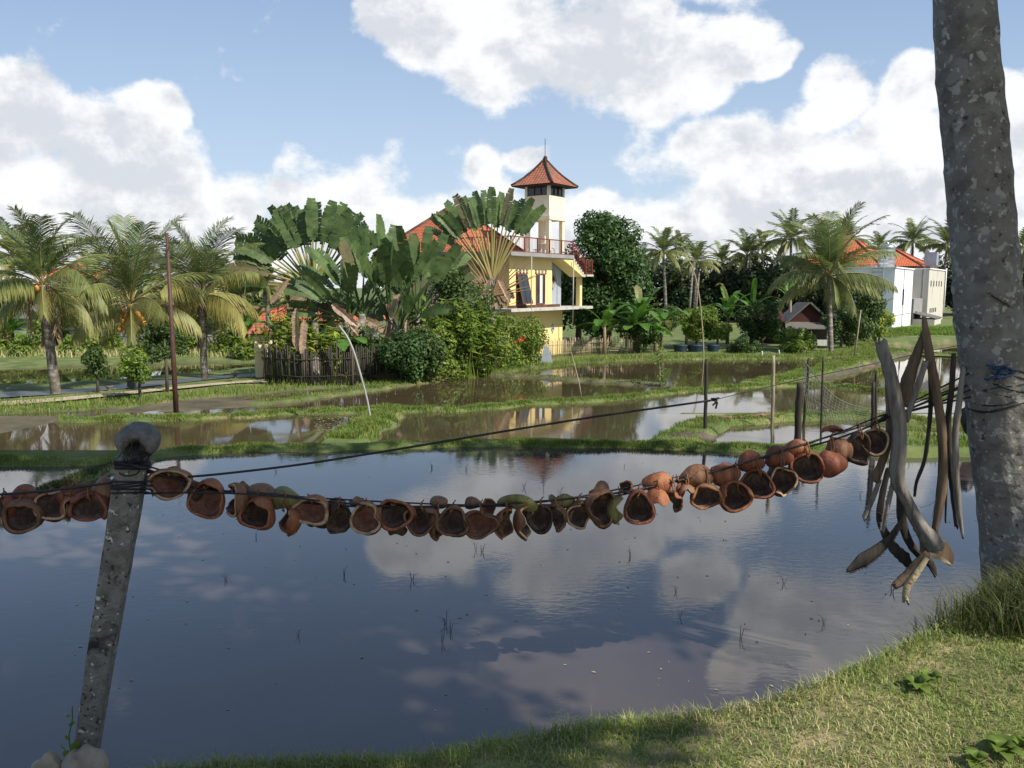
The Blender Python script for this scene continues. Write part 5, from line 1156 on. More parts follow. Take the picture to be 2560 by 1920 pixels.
def scatter_plot():
    # field margins: near edge strip of the house plot, and sparse turf behind
    P = np.array([(p.x, p.y) for p in edge(HP, ZD+.1)]); seg = np.hypot(*(P[1:]-P[:-1]).T); n = 42000
    k = rng.choice(len(seg), n, p=seg/seg.sum()); t = rng.random(n)[:, None]; c = P[k]*(1-t)+P[k+1]*t; y = c[:, 1]+np.abs(rng.normal(0, 1.6, n))-.2; x = c[:, 0]+rng.normal(0, .2, n)
    h, v = terrain(x, y); ok = (v > .5) & (np.abs(x) < y*.8+2) & (rng.random(n) < .65+.4*nz2(x, y, 2, 5)); x, y, h = x[ok], y[ok], h[ok]; n = len(x)
    blades('field_grass', x, y, h-.02, rng.uniform(.08, .26, n), np.full(n, .026), .5, 'dykegrass', tint=np.where(rng.random(n) < .2, .7, .1), label='rough grass along the field margin before the house and hedge')
    n = 17000; y = rng.uniform(46, 62, n); x = (rng.uniform(-.70, -.22, n))*y; h, v = terrain(x, y); ok = v > .5; x, y, h = x[ok], y[ok], h[ok]; n = len(x)
    blades('field_grass', x, y, h-.02, rng.uniform(.15, .6, n), np.full(n, .05), .6, 'grass', tint=np.where(rng.random(n) < .45, .9, .2), label='tall dry and green grass beyond the left pond')
    n = 9000; y = rng.uniform(68, 82, n); x = rng.uniform(.47, .62, n)*y; h, v = terrain(x, y); ok = (v > .4); x, y, h = x[ok], y[ok], h[ok]; n = len(x)
    blades('field_grass', x, y, h-.02, rng.uniform(.1, .3, n), np.full(n, .06), .5, 'dykegrass', tint=None, label='green bank grass at the foot of the white building')
    n = 9000; P = PLOT[1][0]; x = rng.uniform(4, 12, n); y = rng.uniform(10.5, 13.5, n); h, v = terrain(x, y); ok = (h > .06) & inside(x, y, P); x, y, h = x[ok], y[ok], h[ok]; n = len(x)
    blades('dyke_grass', x, y, h-.02, rng.uniform(.06, .16, n), np.full(n, .010), .5, 'dykegrass', tint=None, label='grass patch behind the hanging stalks')
scatter_plot()
def bank_grass():
    n = 330000; x = rng.uniform(-2.6, 3.6, n); y = rng.uniform(1.8, 5.2, n); h = bank_h(x, y); d = segdist(x, y, CRW[:, :2]); m = inside(x, y, BP)
    ok = (h > .02) & (np.abs(x) < y*.68+.35) & (m | (d < .12)) & (rng.random(n) < .72+.35*nz2(x, y, 4.5, 8)); 
    x, y, h, d, m = x[ok], y[ok], h[ok], d[ok], m[ok]; n = len(x)
    hg = rng.uniform(.010, .034, n)*(1+1.0*np.exp(-(d/.10)**2))
    dry = sst((nz2(x, y, 3.2, 13)-.12)*2.2); tint = np.clip(np.where(rng.random(n) < .07+.42*dry, rng.uniform(.6, 1, n), rng.uniform(0, .25, n)), 0, 1)
    blades('bank_grass', x, y, h-.004, hg, np.full(n, .0045), 1.1, 'grass', tint=tint, label='short trampled grass covering the near bank')
    # longer blades along the edge
    n = 5200; k = rng.uniform(0, 1, n); P = CRW[:, :2]; seg = np.hypot(*(P[1:]-P[:-1]).T); kk = rng.choice(len(seg), n, p=seg/seg.sum()); t = rng.random(n)[:, None]; c = P[kk]*(1-t)+P[kk+1]*t
    x, y = c[:, 0]+rng.normal(0, .07, n), c[:, 1]+rng.normal(-.02, .06, n); h = bank_h(x, y); ok = (h > .0) & (rng.random(n) < .5+.6*nz2(x, y, 6, 15)); x, y, h = x[ok], y[ok], h[ok]; n = len(x)
    blades('bank_edge_grass', x, y, h-.004, rng.uniform(.02, .085, n), np.full(n, .005), .9, 'grass', tint=rng.uniform(0, .35, n), label='longer grass blades fringing the near bank edge')
    # straws lying about
    n = 900; x = rng.uniform(-1.5, 3.2, n); y = rng.uniform(2.0, 4.2, n); h = bank_h(x, y); ok = inside(x, y, BP); x, y, h = x[ok], y[ok], h[ok]; n = len(x); a = rng.uniform(0, 6.28, n); d = np.stack([np.cos(a), np.sin(a), rng.uniform(-.05, .15, n)], -1)
    o = quads_mesh('dry_straws', leaf_quads(np.stack([x, y, h+.022], -1), d, np.tile([0., 0, 1], (n, 1)), rng.uniform(.03, .16, n), np.full(n, .004)), 'dryleaf'); tag(o, 'dry straws and leaf bits lying on the near bank', 'straws', kind='stuff')
    # tall tuft under the palm trunk
    n = 17000; x = rng.normal(2.72, .40, n); y = rng.normal(3.95, .30, n); h = bank_h(x, y); ok = (h > .12) & (((x-2.78)/.80)**2+((y-3.95)/.5)**2 < 1.25); x, y, h = x[ok], y[ok], h[ok]; n = len(x)
    blades('tall_grass_tuft', x, y, h-.01, rng.uniform(.06, .27, n), np.full(n, .005), .85, 'darkgrass', tint=np.where(rng.random(n) < .2, .7, .1), label='tall dark grass around the foot of the big palm trunk')
bank_grass()

# big trees beside and above the viewer: their crowns lie outside the picture and shade the near water
H_ = tree(Vector((6.6, 3.3, .5)), 10.5, 6.2, 1.7, 'large spreading tree beside the viewer shading the near paddy', 'treeleaf', 15000, .34, 301, 34, 1.5, tr=.25, zc=7.9, ry=2.7)
tree(Vector((3.2, -.9, .5)), 10.5, 3.4, 1.6, 'leafy tree standing behind the viewer shading the concrete post', 'treeleaf', 9000, .32, 302, 22, 1.2, tr=.2, zc=8.0, ry=1.7)
def hanging_dead():
    r = random.Random(3); fans = [x for x in C.objects if x.name.startswith('travellers_palm')]
    for lbl, spots in (('large fan shaped', [(742,770,1.9,.6,-88),(760,800,1.5,.5,-95),(720,700,1.3,.4,-130),(830,760,1.5,.5,-35),(850,775,1.4,.4,-50)]), ('dark traveller palm in the heart', [(1000,735,1.0,.5,-120),(965,760,.9,.4,-70)]), ('low traveller palm', [(1018,800,1.5,.42,-85),(1050,815,1.2,.36,-20),(975,840,1.5,.3,-75)]), ('tall traveller palm', [(1222,700,1.5,.5,-110),(1245,700,1.4,.5,-60),(1228,705,1.6,.55,-88),(1205,690,1.1,.4,-140)])):
        H = [x for x in fans if x['label'].startswith(lbl)][0]; Q = []; T = []; o = H.location
        Y = o.y-.9
        for (px, py, l, w, a) in spots:
            q = atY(px, py, Y)-o; th = R(a); blade(Q, T, q, Vector((math.cos(th), -.15, math.sin(th))), Vector((r.uniform(-.9,.9),-1,.2)), l*.9, w*.75, 18, 1.0, .3, 1.0, r, fold=.8)
        quads_mesh('withered_leaves', qarr(Q), 'deadtan', H, np.array(T))
hanging_dead()
# ------------------------------------------------------------------ foreground: post, palm trunk, wires, husks, stalks
YP, YT = 3.50, 4.28          # distance of the concrete post and of the palm trunk
def concrete_post():
    p0 = atY(216, 1885, 3.52); p0.z = -.05; H = empty('concrete_post', p0, 'leaning square concrete post with lichen spots carrying the husk wires', 'post')
    c = [(atY(216,1885,3.52), 63), (atY(254,1640,3.51), 68), (atY(290,1420,3.50), 72), (atY(323,1218,3.50), 76), (atY(334,1140,3.50), 72)]
    ax = Vector((math.cos(R(14)), math.sin(R(14)), 0)); ay = Vector((-math.sin(R(14)), math.cos(R(14)), 0)); pts = []
    top = hermite([q for q, w in c], 5); ws = np.interp(range(len(top)), [0,5,10,15,20], [w for q, w in c])
    vs = []; 
    lo = top[0]+(top[0]-top[1])*1.2; top = [lo]+top; ws = [ws[0]]+list(ws)
    for q, w in zip(top, ws):
        hw = w/FP*3.5/2*.93; ch = hw*.86
        for (i, j) in ((-1,-ch/hw),(-ch/hw,-1),(ch/hw,-1),(1,-ch/hw),(1,ch/hw),(ch/hw,1),(-ch/hw,1),(-1,ch/hw)):
            k = 1+random.uniform(-.025,.025); vs.append(q+ax*hw*i*k+ay*hw*j*k-p0)
    n = len(top); fs = [(i*8+j, i*8+(j+1) % 8, i*8+8+(j+1) % 8, i*8+8+j) for i in range(n-1) for j in range(8)]+[tuple(range(8))[::-1], tuple(range(8*n-8, 8*n))]
    b = MB(); b.add(vs, fs); b.build('shaft', 'postconc', H)
    # wire wound round the head of the post
    for k, (py, nturn, cx) in enumerate(((1202, 5, 326), (1150, 4, 334))):
        b = MB(); q = atY(cx, py, 3.5)-p0; hw = 76/FP*3.5/2*1.04; P = []
        for i in range(nturn*4+1):
            a = i*PI/2+PI/4; P.append(q+ax*(hw*1.32*math.cos(a))+ay*(hw*1.32*math.sin(a))+Vector((0,0,.018-.011*i/4+random.uniform(-.008,.008))))
        b.tube(P, .0042, 6); b.build('wire_winding', 'wire', H)
    b = MB()
    for k in range(4):
        q = atY(352, 1205+k*7, 3.42)-p0; b.tube([q, q+Vector((.03+.008*k, -.005, .004-.006*k)), q+Vector((.042, .02, -.01*k))], .0045, 5)
    b.build('wire_tails', 'wire', H)
    b = MB(); q = atY(322, 1172, 3.44)-p0; b.tube([q+Vector((math.cos(t)*.045, -.01*math.sin(t*2), math.sin(t)*.032)) for t in np.linspace(0, 6.3, 14)], .0032, 5); b.build('wire_loop', 'wire', H)
concrete_post()
def cap_stone():
    c = atY(347, 1100, 3.5); H = empty('cap_stone', c-Vector((0,0,.07)), 'rounded grey hollowed stone set on top of the leaning concrete post', 'stone')
    V = []; F = []; n = 30; m = 20; rx, ry, rz = .094, .095, .080
    for i in range(m+1):
        th = PI*i/m
        for j in range(n):
            ph = 2*PI*j/n; d = Vector((math.sin(th)*math.cos(ph), math.sin(th)*math.sin(ph), math.cos(th)))
            k = 1+.035*math.sin(3*ph+th*2)+.02*math.sin(7*ph+5*th)
            p = Vector((d.x*rx*k, d.y*ry*k, d.z*rz*k+.07))
            # hollow facing the viewer at the bottom
            cx, cz = p.x-.01, p.z-.02; rr = math.hypot(cx/.046, cz/.068)
            if d.y < 0 and rr < 1.15: p.y += .11*(max(0, 1-rr**3)**.5 if rr < 1 else 0)
            V.append(p)
    for i in range(m):
        for j in range(n): F.append((i*n+j, (i+1)*n+j, (i+1)*n+(j+1) % n, i*n+(j+1) % n))
    b = MB(); b.add(V, F, smooth=True); b.build('stone_body', 'stone', H)
    b = MB()
    for k in range(7): x = random.uniform(-.03,.045); b.tube([(x, -.05, .065), (x*1.2, -.09, .02), (x*1.5+.01, -.08, -.04)], .003, 5)
    for k in range(9): a = random.uniform(0, 6.28); b.tube([(-.07+.02*k, -.09, -.02+.01*math.sin(a)), (.05*math.cos(a)+.03, -.10, -.035), (.08, -.07, -.03+.01*math.cos(a))], .0035, 5)
    b.build('tie_wires', 'wire', H)
cap_stone()
def sand_stone(cx, cy, w, h, Y, lb, seed):
    p = atY(cx, cy, Y); r = random.Random(seed); H = empty('foot_stone', Vector((p.x, p.y, p.z-h/2)), lb, 'stone', 'pale stones at the post foot')
    b = MB(); vs = []; b.ball((0,0,h*.5), 1, 22, 14, (w/2, w*.38, h*.56)); k = []
    b.v = [tuple(Vector(v)+Vector((.012*math.sin(v[2]*70+v[0]*30+seed), .012*math.sin(v[0]*60), .010*math.sin(v[0]*80+v[1]*50)))*(1+r.uniform(-.4,.4))) for v in b.v]; b.build('rock', 'sandstone', H)
sand_stone(212, 1912, .20, .14, 3.38, 'cracked pale sandstone lump at the foot of the concrete post', 1)
sand_stone(118, 1918, .11, .11, 3.36, 'smaller pale sandstone lump left of the one under the post', 2)
def post_vine():
    p = atY(185, 1870, 3.42); H = empty('post_foot_plant', p, 'small green leafy vine at the left foot of the concrete post', 'plant'); b = MB(); Q = MB()
    pts = [Vector((0,0,-.1)), Vector((-.02,0,.04)), Vector((.0,0,.13)), Vector((.005,0,.2))]; b.tube(hermite(pts, 4), .003, 5); b.build('stem', 'hedge', H)
    for (dx, dz, s, ry) in ((.012,.02,.045,.1),(-.03,-.02,.035,1.2),(-.045,.01,.03,2.2),(0,.12,.02,.6),(.015,.13,.018,2),(-.01,.16,.017,1),(.01,-.035,.04,2.8),(-.02,.055,.028,1.7)):
        c = Vector((dx, -.01, dz)); a = Vector((math.cos(ry)*.3, -.4, 1)).normalized(); sd_ = a.cross(Vector((math.cos(ry), -1, .2))).normalized(); vs = [c+a*(math.sin(t)*s*.62)+sd_*(math.cos(t)*s*.5) for t in np.linspace(0, 6.28, 13)[:-1]]
        Q.add(vs, [tuple(range(12))])
    Q.build('leaves', 'hedge', H)
post_vine()
def palm_trunk():
    E = [(0,2343,2478),(231,2352,2497),(463,2374,2522),(694,2391,2543),(810,2397,2552),(1041,2424,2585),(1273,2447,2620),(1446,2462,2648),(1520,2462,2665)]
    base = atY(2562, 1480, YT); H = empty('coconut_palm', base, 'thick mottled grey coconut palm trunk leaning at the right edge of the view', 'palm tree')
    pts = []; rad = []
    ext = [(-4600,2215,2290),(-3000,2240,2325),(-1500,2285,2385),(-600,2320,2445)]
    for (y, l, r_) in ext+E: q = atY((l+r_)/2, y, YT); pts.append(q); rad.append((r_-l)/FP*YT/2*.985)
    n = len(pts); P = hermite(pts, 14); Rr = np.interp(np.arange(len(P)), np.arange(n)*14, rad); seg = 56; V = []; r = random.Random(2)
    for i, p in enumerate(P):
        h = p.z; ring = .07*abs(math.sin(h*15+.6*math.sin(h*3)))**7
        for j in range(seg):
            ph = 2*PI*j/seg; k = 1+ring*.5+.022*math.sin(3*ph+h*3)+.015*math.sin(5*ph-h*9)+.010*math.sin(11*ph+h*27)+.010*math.sin(19*ph+2*math.sin(h*5))+.008*r.uniform(-1,1)
            V.append((p.x+math.cos(ph)*Rr[i]*k-base.x, p.y+math.sin(ph)*Rr[i]*k-base.y, p.z-base.z+.01*math.sin(ph*3)))
    m = len(P); i = np.arange((m-1)*seg); a = i//seg; b_ = i % seg; F = np.stack([a*seg+b_, (a+1)*seg+b_, (a+1)*seg+(b_+1) % seg, a*seg+(b_+1) % seg], -1)
    npmesh('trunk', np.array(V), F, 'bark', H, smooth=True)
    # crown high above the picture
    Q, T, mb = palm_crown(24, 3.6, 50, .08, 99, .3); hub = P[0]-base; c = quads_mesh('crown', Q, 'palmfar', H, T, loc=hub); mb.build('frond_stalks', 'fanstalk', c)
    # cords wound round the trunk
    for k in range(7):
        q0 = atY(2445+4*k, 925+k*13, YT)-base; cx = atY(2500, 925+k*13, YT)-base; R0 = .168; b = MB(); tilt = random.uniform(-.05, .06)
        P2 = [cx+Vector((math.cos(t)*R0, math.sin(t)*R0*1.02, tilt*math.cos(t)+.012*math.sin(t*3+k))) for t in np.linspace(PI*.95, PI*2.1, 16)]; b.tube(P2, .004 if k % 3 else .006, 5); b.build('cord', 'wire', H)
    b = MB(); r = random.Random(8)
    for k in range(16):
        q = atY(2505+r.uniform(-22,30), 932+r.uniform(-12,14), YT-.185)-base; b.tube([q, q+Vector((r.uniform(-.05,.05), -.012, r.uniform(-.02,.02))), q+Vector((r.uniform(-.07,.08), 0, r.uniform(-.03,.03)))], .0045, 5)
    b.tube([atY(2525,935,YT-.18)-base, atY(2560,918,YT-.15)-base, atY(2600,905,YT-.1)-base], .006, 5); b.build('blue_cord_knot', 'bluecord', H)
    b = MB(); b.tube([atY(2478,738,YT-.16)-base, atY(2500,752,YT-.17)-base, atY(2530,770,YT-.16)-base], .005, 5); b.build('bark_twig', 'stalkdark', H)
palm_trunk()
def depth_on(px): return YP+(YT-YP)*(min(max(px, 335), 2450)-335)/(2450-335)
WP = [(345,1165),(430,1192),(516,1222),(600,1232),(720,1243),(850,1256),(1000,1263),(1150,1264),(1300,1260),(1420,1250),(1560,1228),(1700,1197),(1850,1160),(1990,1120),(2100,1085),(2200,1048),(2320,1000),(2450,950)]
def wires():
    for k, (dy, dd, lb) in enumerate(((0,0,'main black wire sagging from the concrete post to the palm trunk, husks tied along it'),(5,.03,'second black wire running just below the main husk wire'),(-4,.05,'third black wire twisted close above the main husk wire'))):
        P = [atY(x, y+dy+4*math.sin(i*1.3+k*2), depth_on(x)+dd) for i, (x, y) in enumerate(WP)]; b = MB(); b.tube(hermite(P, 6), .0052 if k < 2 else .004, 7); tag(b.build('husk_wire', 'wire'), lb, 'wire', 'wires carrying the husks')
    P = [atY(x, y, YP+(YT-YP)*(x-470)/1980+.02) for x, y in ((470,1192),(560,1184),(760,1160),(1000,1122),(1250,1080),(1500,1040),(1700,1012),(1785,1000))]
    b = MB(); b.tube(hermite(P, 5), .0055, 7); tag(b.build('upper_wire', 'wire'), 'black wire rising straight across the paddies above the husk row to a knot', 'wire')
    P = [atY(x, y, YP+(YT-YP)*(x-470)/1980+.02) for x, y in ((1785,1000),(1900,972),(2050,938),(2200,906),(2330,876),(2450,855))]; b = MB(); b.tube(hermite(P, 4), .002, 6); tag(b.build('thin_wire', 'net'), 'thin pale wire continuing from the knot toward the trunk', 'wire')
    b = MB(); q = atY(1787, 999, YP+.52)
    for (a, c_) in (((-.012,0,.0),(.014,0,-.02)),((.012,0,.01),(-.01,0,-.03)),((0,0,0),(.006,0,-.045)),((-.02,0,.004),(.02,0,.008))): b.tube([q+Vector(a), q+(Vector(a)+Vector(c_))*.5+Vector((.006,-.01,0)), q+Vector(c_)], .005, 5)
    tag(b.build('wire_knot', 'plastic'), 'black plastic knot where the rising wire turns thin', 'knot')
    P = [atY(x, y, 3.47) for x, y in ((-120,1246),(0,1236),(100,1229),(170,1221),(290,1205)) ]; b = MB(); b.tube(hermite(P, 4), .0055, 7); tag(b.build('left_wire', 'wire'), 'black wire left of the concrete post with husks tied to it', 'wire')
    P = [atY(x, y, 3.5) for x, y in ((362,1234),(480,1232),(640,1236),(800,1252)) ]; b = MB(); b.tube(hermite(P, 4), .004, 7); tag(b.build('lower_wire', 'wire'), 'short black wire leaving the post below the first husk', 'wire')
    for k, (a, c_, d) in enumerate((((2200,1048),(2320,985),(2460,915)),((2200,1040),(2330,1012),(2455,962)),((2190,1052),(2300,1022),(2460,985)))):
        P = [atY(*a, 4.2), atY(*c_, 4.22), atY(*d, 4.25)]; b = MB(); b.tube(hermite(P, 4), .005, 6); tag(b.build('trunk_wire', 'wire'), ('upper','middle','lower')[k]+' black wire of three tied round the palm trunk behind the stalks', 'wire', 'wires at the trunk')
wires()
def husk(px, py, w, h, face, kind, lin, label, dz=0.0, cut=62, seed=0, group='coconut husks strung along the wires', tie=None, torn=0.0, roll=0, deep=1.0):
    """one half husk: thick walled open bowl. face = opening direction (x right, y away, z up)"""
    r = random.Random(seed or int(px*7+py)); Y = depth_on(px)+dz; c = atY(px, py, Y); ww = w/FP*Y; hh = h/FP*Y
    f = Vector(face).normalized(); up = Vector((0, 0, 1)); X = up.cross(f) if abs(f.z) < .95 else Vector((1,0,0)); X.normalize(); Z = f.cross(X).normalized()
    if roll: q = Quaternion(f, R(roll)); X = q @ X; Z = q @ Z
    a = ww*.5; b = hh*.5; front = abs(f.y); a *= (1 if front > .6 else 1.05); dp = (a+b)*.5*deep
    nth, nph = 12, 32; ph0 = r.uniform(0, 6.28); tri = r.uniform(.05, .14); wall = r.uniform(.80, .87)
    lob = [(r.uniform(.012,.03), r.randint(2,5), r.uniform(0,6.28)) for _ in range(3)]
    def cutang(j):
        ph = 2*PI*j/nph; s = cut+12+sum(420*A*.6*math.sin(k*ph+q) for A, k, q in lob)+r.uniform(-3.5, 3.5)
        if torn: s += torn*max(0, math.cos(ph-ph0))**6*55
        return R(max(28, min(150, s)))
    cuts = [cutang(j) for j in range(nph)]
    def P(th, j, k, extra=0):
        ph = 2*PI*j/nph; t = 1+tri*math.cos(3*ph+ph0)*math.sin(th)+extra
        return X*(math.sin(th)*math.cos(ph)*a*k*t)+Z*(math.sin(th)*math.sin(ph)*b*k*t)+f*(math.cos(th)*dp*k)
    H = empty('coconut_husk', c, label, 'coconut husk', group)
    V = []; F = []
    for i in range(nth+1):
        for j in range(nph):
            th = cuts[j]+(PI-cuts[j])*i/nth; V.append(P(th, j, 1.0, .025*math.sin(5*th+j*.4+ph0)+.03*math.sin(2*th+j*.2+ph0*3)+r.uniform(-.014, .014)))
    for i in range(nth):
        for j in range(nph): F.append((i*nph+j, i*nph+(j+1) % nph, (i+1)*nph+(j+1) % nph, (i+1)*nph+j))
    m = MB(); m.add(V, F, smooth=True); m.build('shell', 'husk_'+kind, H)
    V = []; F = []
    for i in range(nth+1):
        for j in range(nph):
            th = cuts[j]+(PI-cuts[j])*i/nth; V.append(P(th, j, wall, .03*math.sin(9*th+j)+r.uniform(-.035, .035)*(i > 0)))
    for i in range(nth):
        for j in range(nph): F.append((i*nph+j, (i+1)*nph+j, (i+1)*nph+(j+1) % nph, i*nph+(j+1) % nph))
    m = MB(); m.add(V, F, smooth=True); m.build('lining', 'lin_'+lin, H)
    V = []; F = []
    for i, (k, o_) in enumerate(((1.0, 0), (.97, .05), (wall+.035, .05), (wall, 0))):
        for j in range(nph): V.append(P(cuts[j]-o_, j, k, r.uniform(-.008,.008) if 0 < i < 3 else 0))
    V2 = V; F = [(i*nph+j, (i+1)*nph+j, (i+1)*nph+(j+1) % nph, i*nph+(j+1) % nph) for i in range(3) for j in range(nph)]
    # make the outer and inner rim edges coincide with shell and lining
    m = MB(); m.add(V2, F, smooth=True); m.build('rim', 'rim' if r.random() < .35 else 'husk_'+('orange' if kind in ('green','orange','pale') else kind), H)
    # fibre loop over the wire
    if tie is not None:
        tx, ty = tie; T_ = atY(tx, ty, depth_on(tx))-c; g = Vector((r.uniform(-.2,.2)*a, -a*.3, b*.75)); m = MB()
        m.tube(hermite([g, (g+T_)*.5+Vector((.006,-.012,0)), T_+Vector((0,-.012,.004)), T_+Vector((.004,0,.012)), T_+Vector((.002,.012,0)), (g+T_)*.5+Vector((-.004,.008,0)), g+Vector((.004,.012,-.01))], 3), .0038, 5)
        m.tube([T_+Vector((0,0,.01)), T_+Vector((r.uniform(-.02,.02), -.01, .03))], .003, 4); m.build('tie', 'tie', H)
    if r.random() < .4:
        m = MB()
        for k in range(r.randint(8, 22)):
            th = R(r.uniform(100, 165)); j = r.uniform(0, nph); p = P(th, j, 1.0); m.tube([p, p+Vector((r.uniform(-.012,.012), r.uniform(-.01,.01), -r.uniform(.005,.022)))], .0007, 3, cap=False)
        m.build('loose_fibres', 'tie', H)
    return H
FR = (0, -1, .05)
def wy(x): return float(np.interp(x, [p[0] for p in WP], [p[1] for p in WP]))
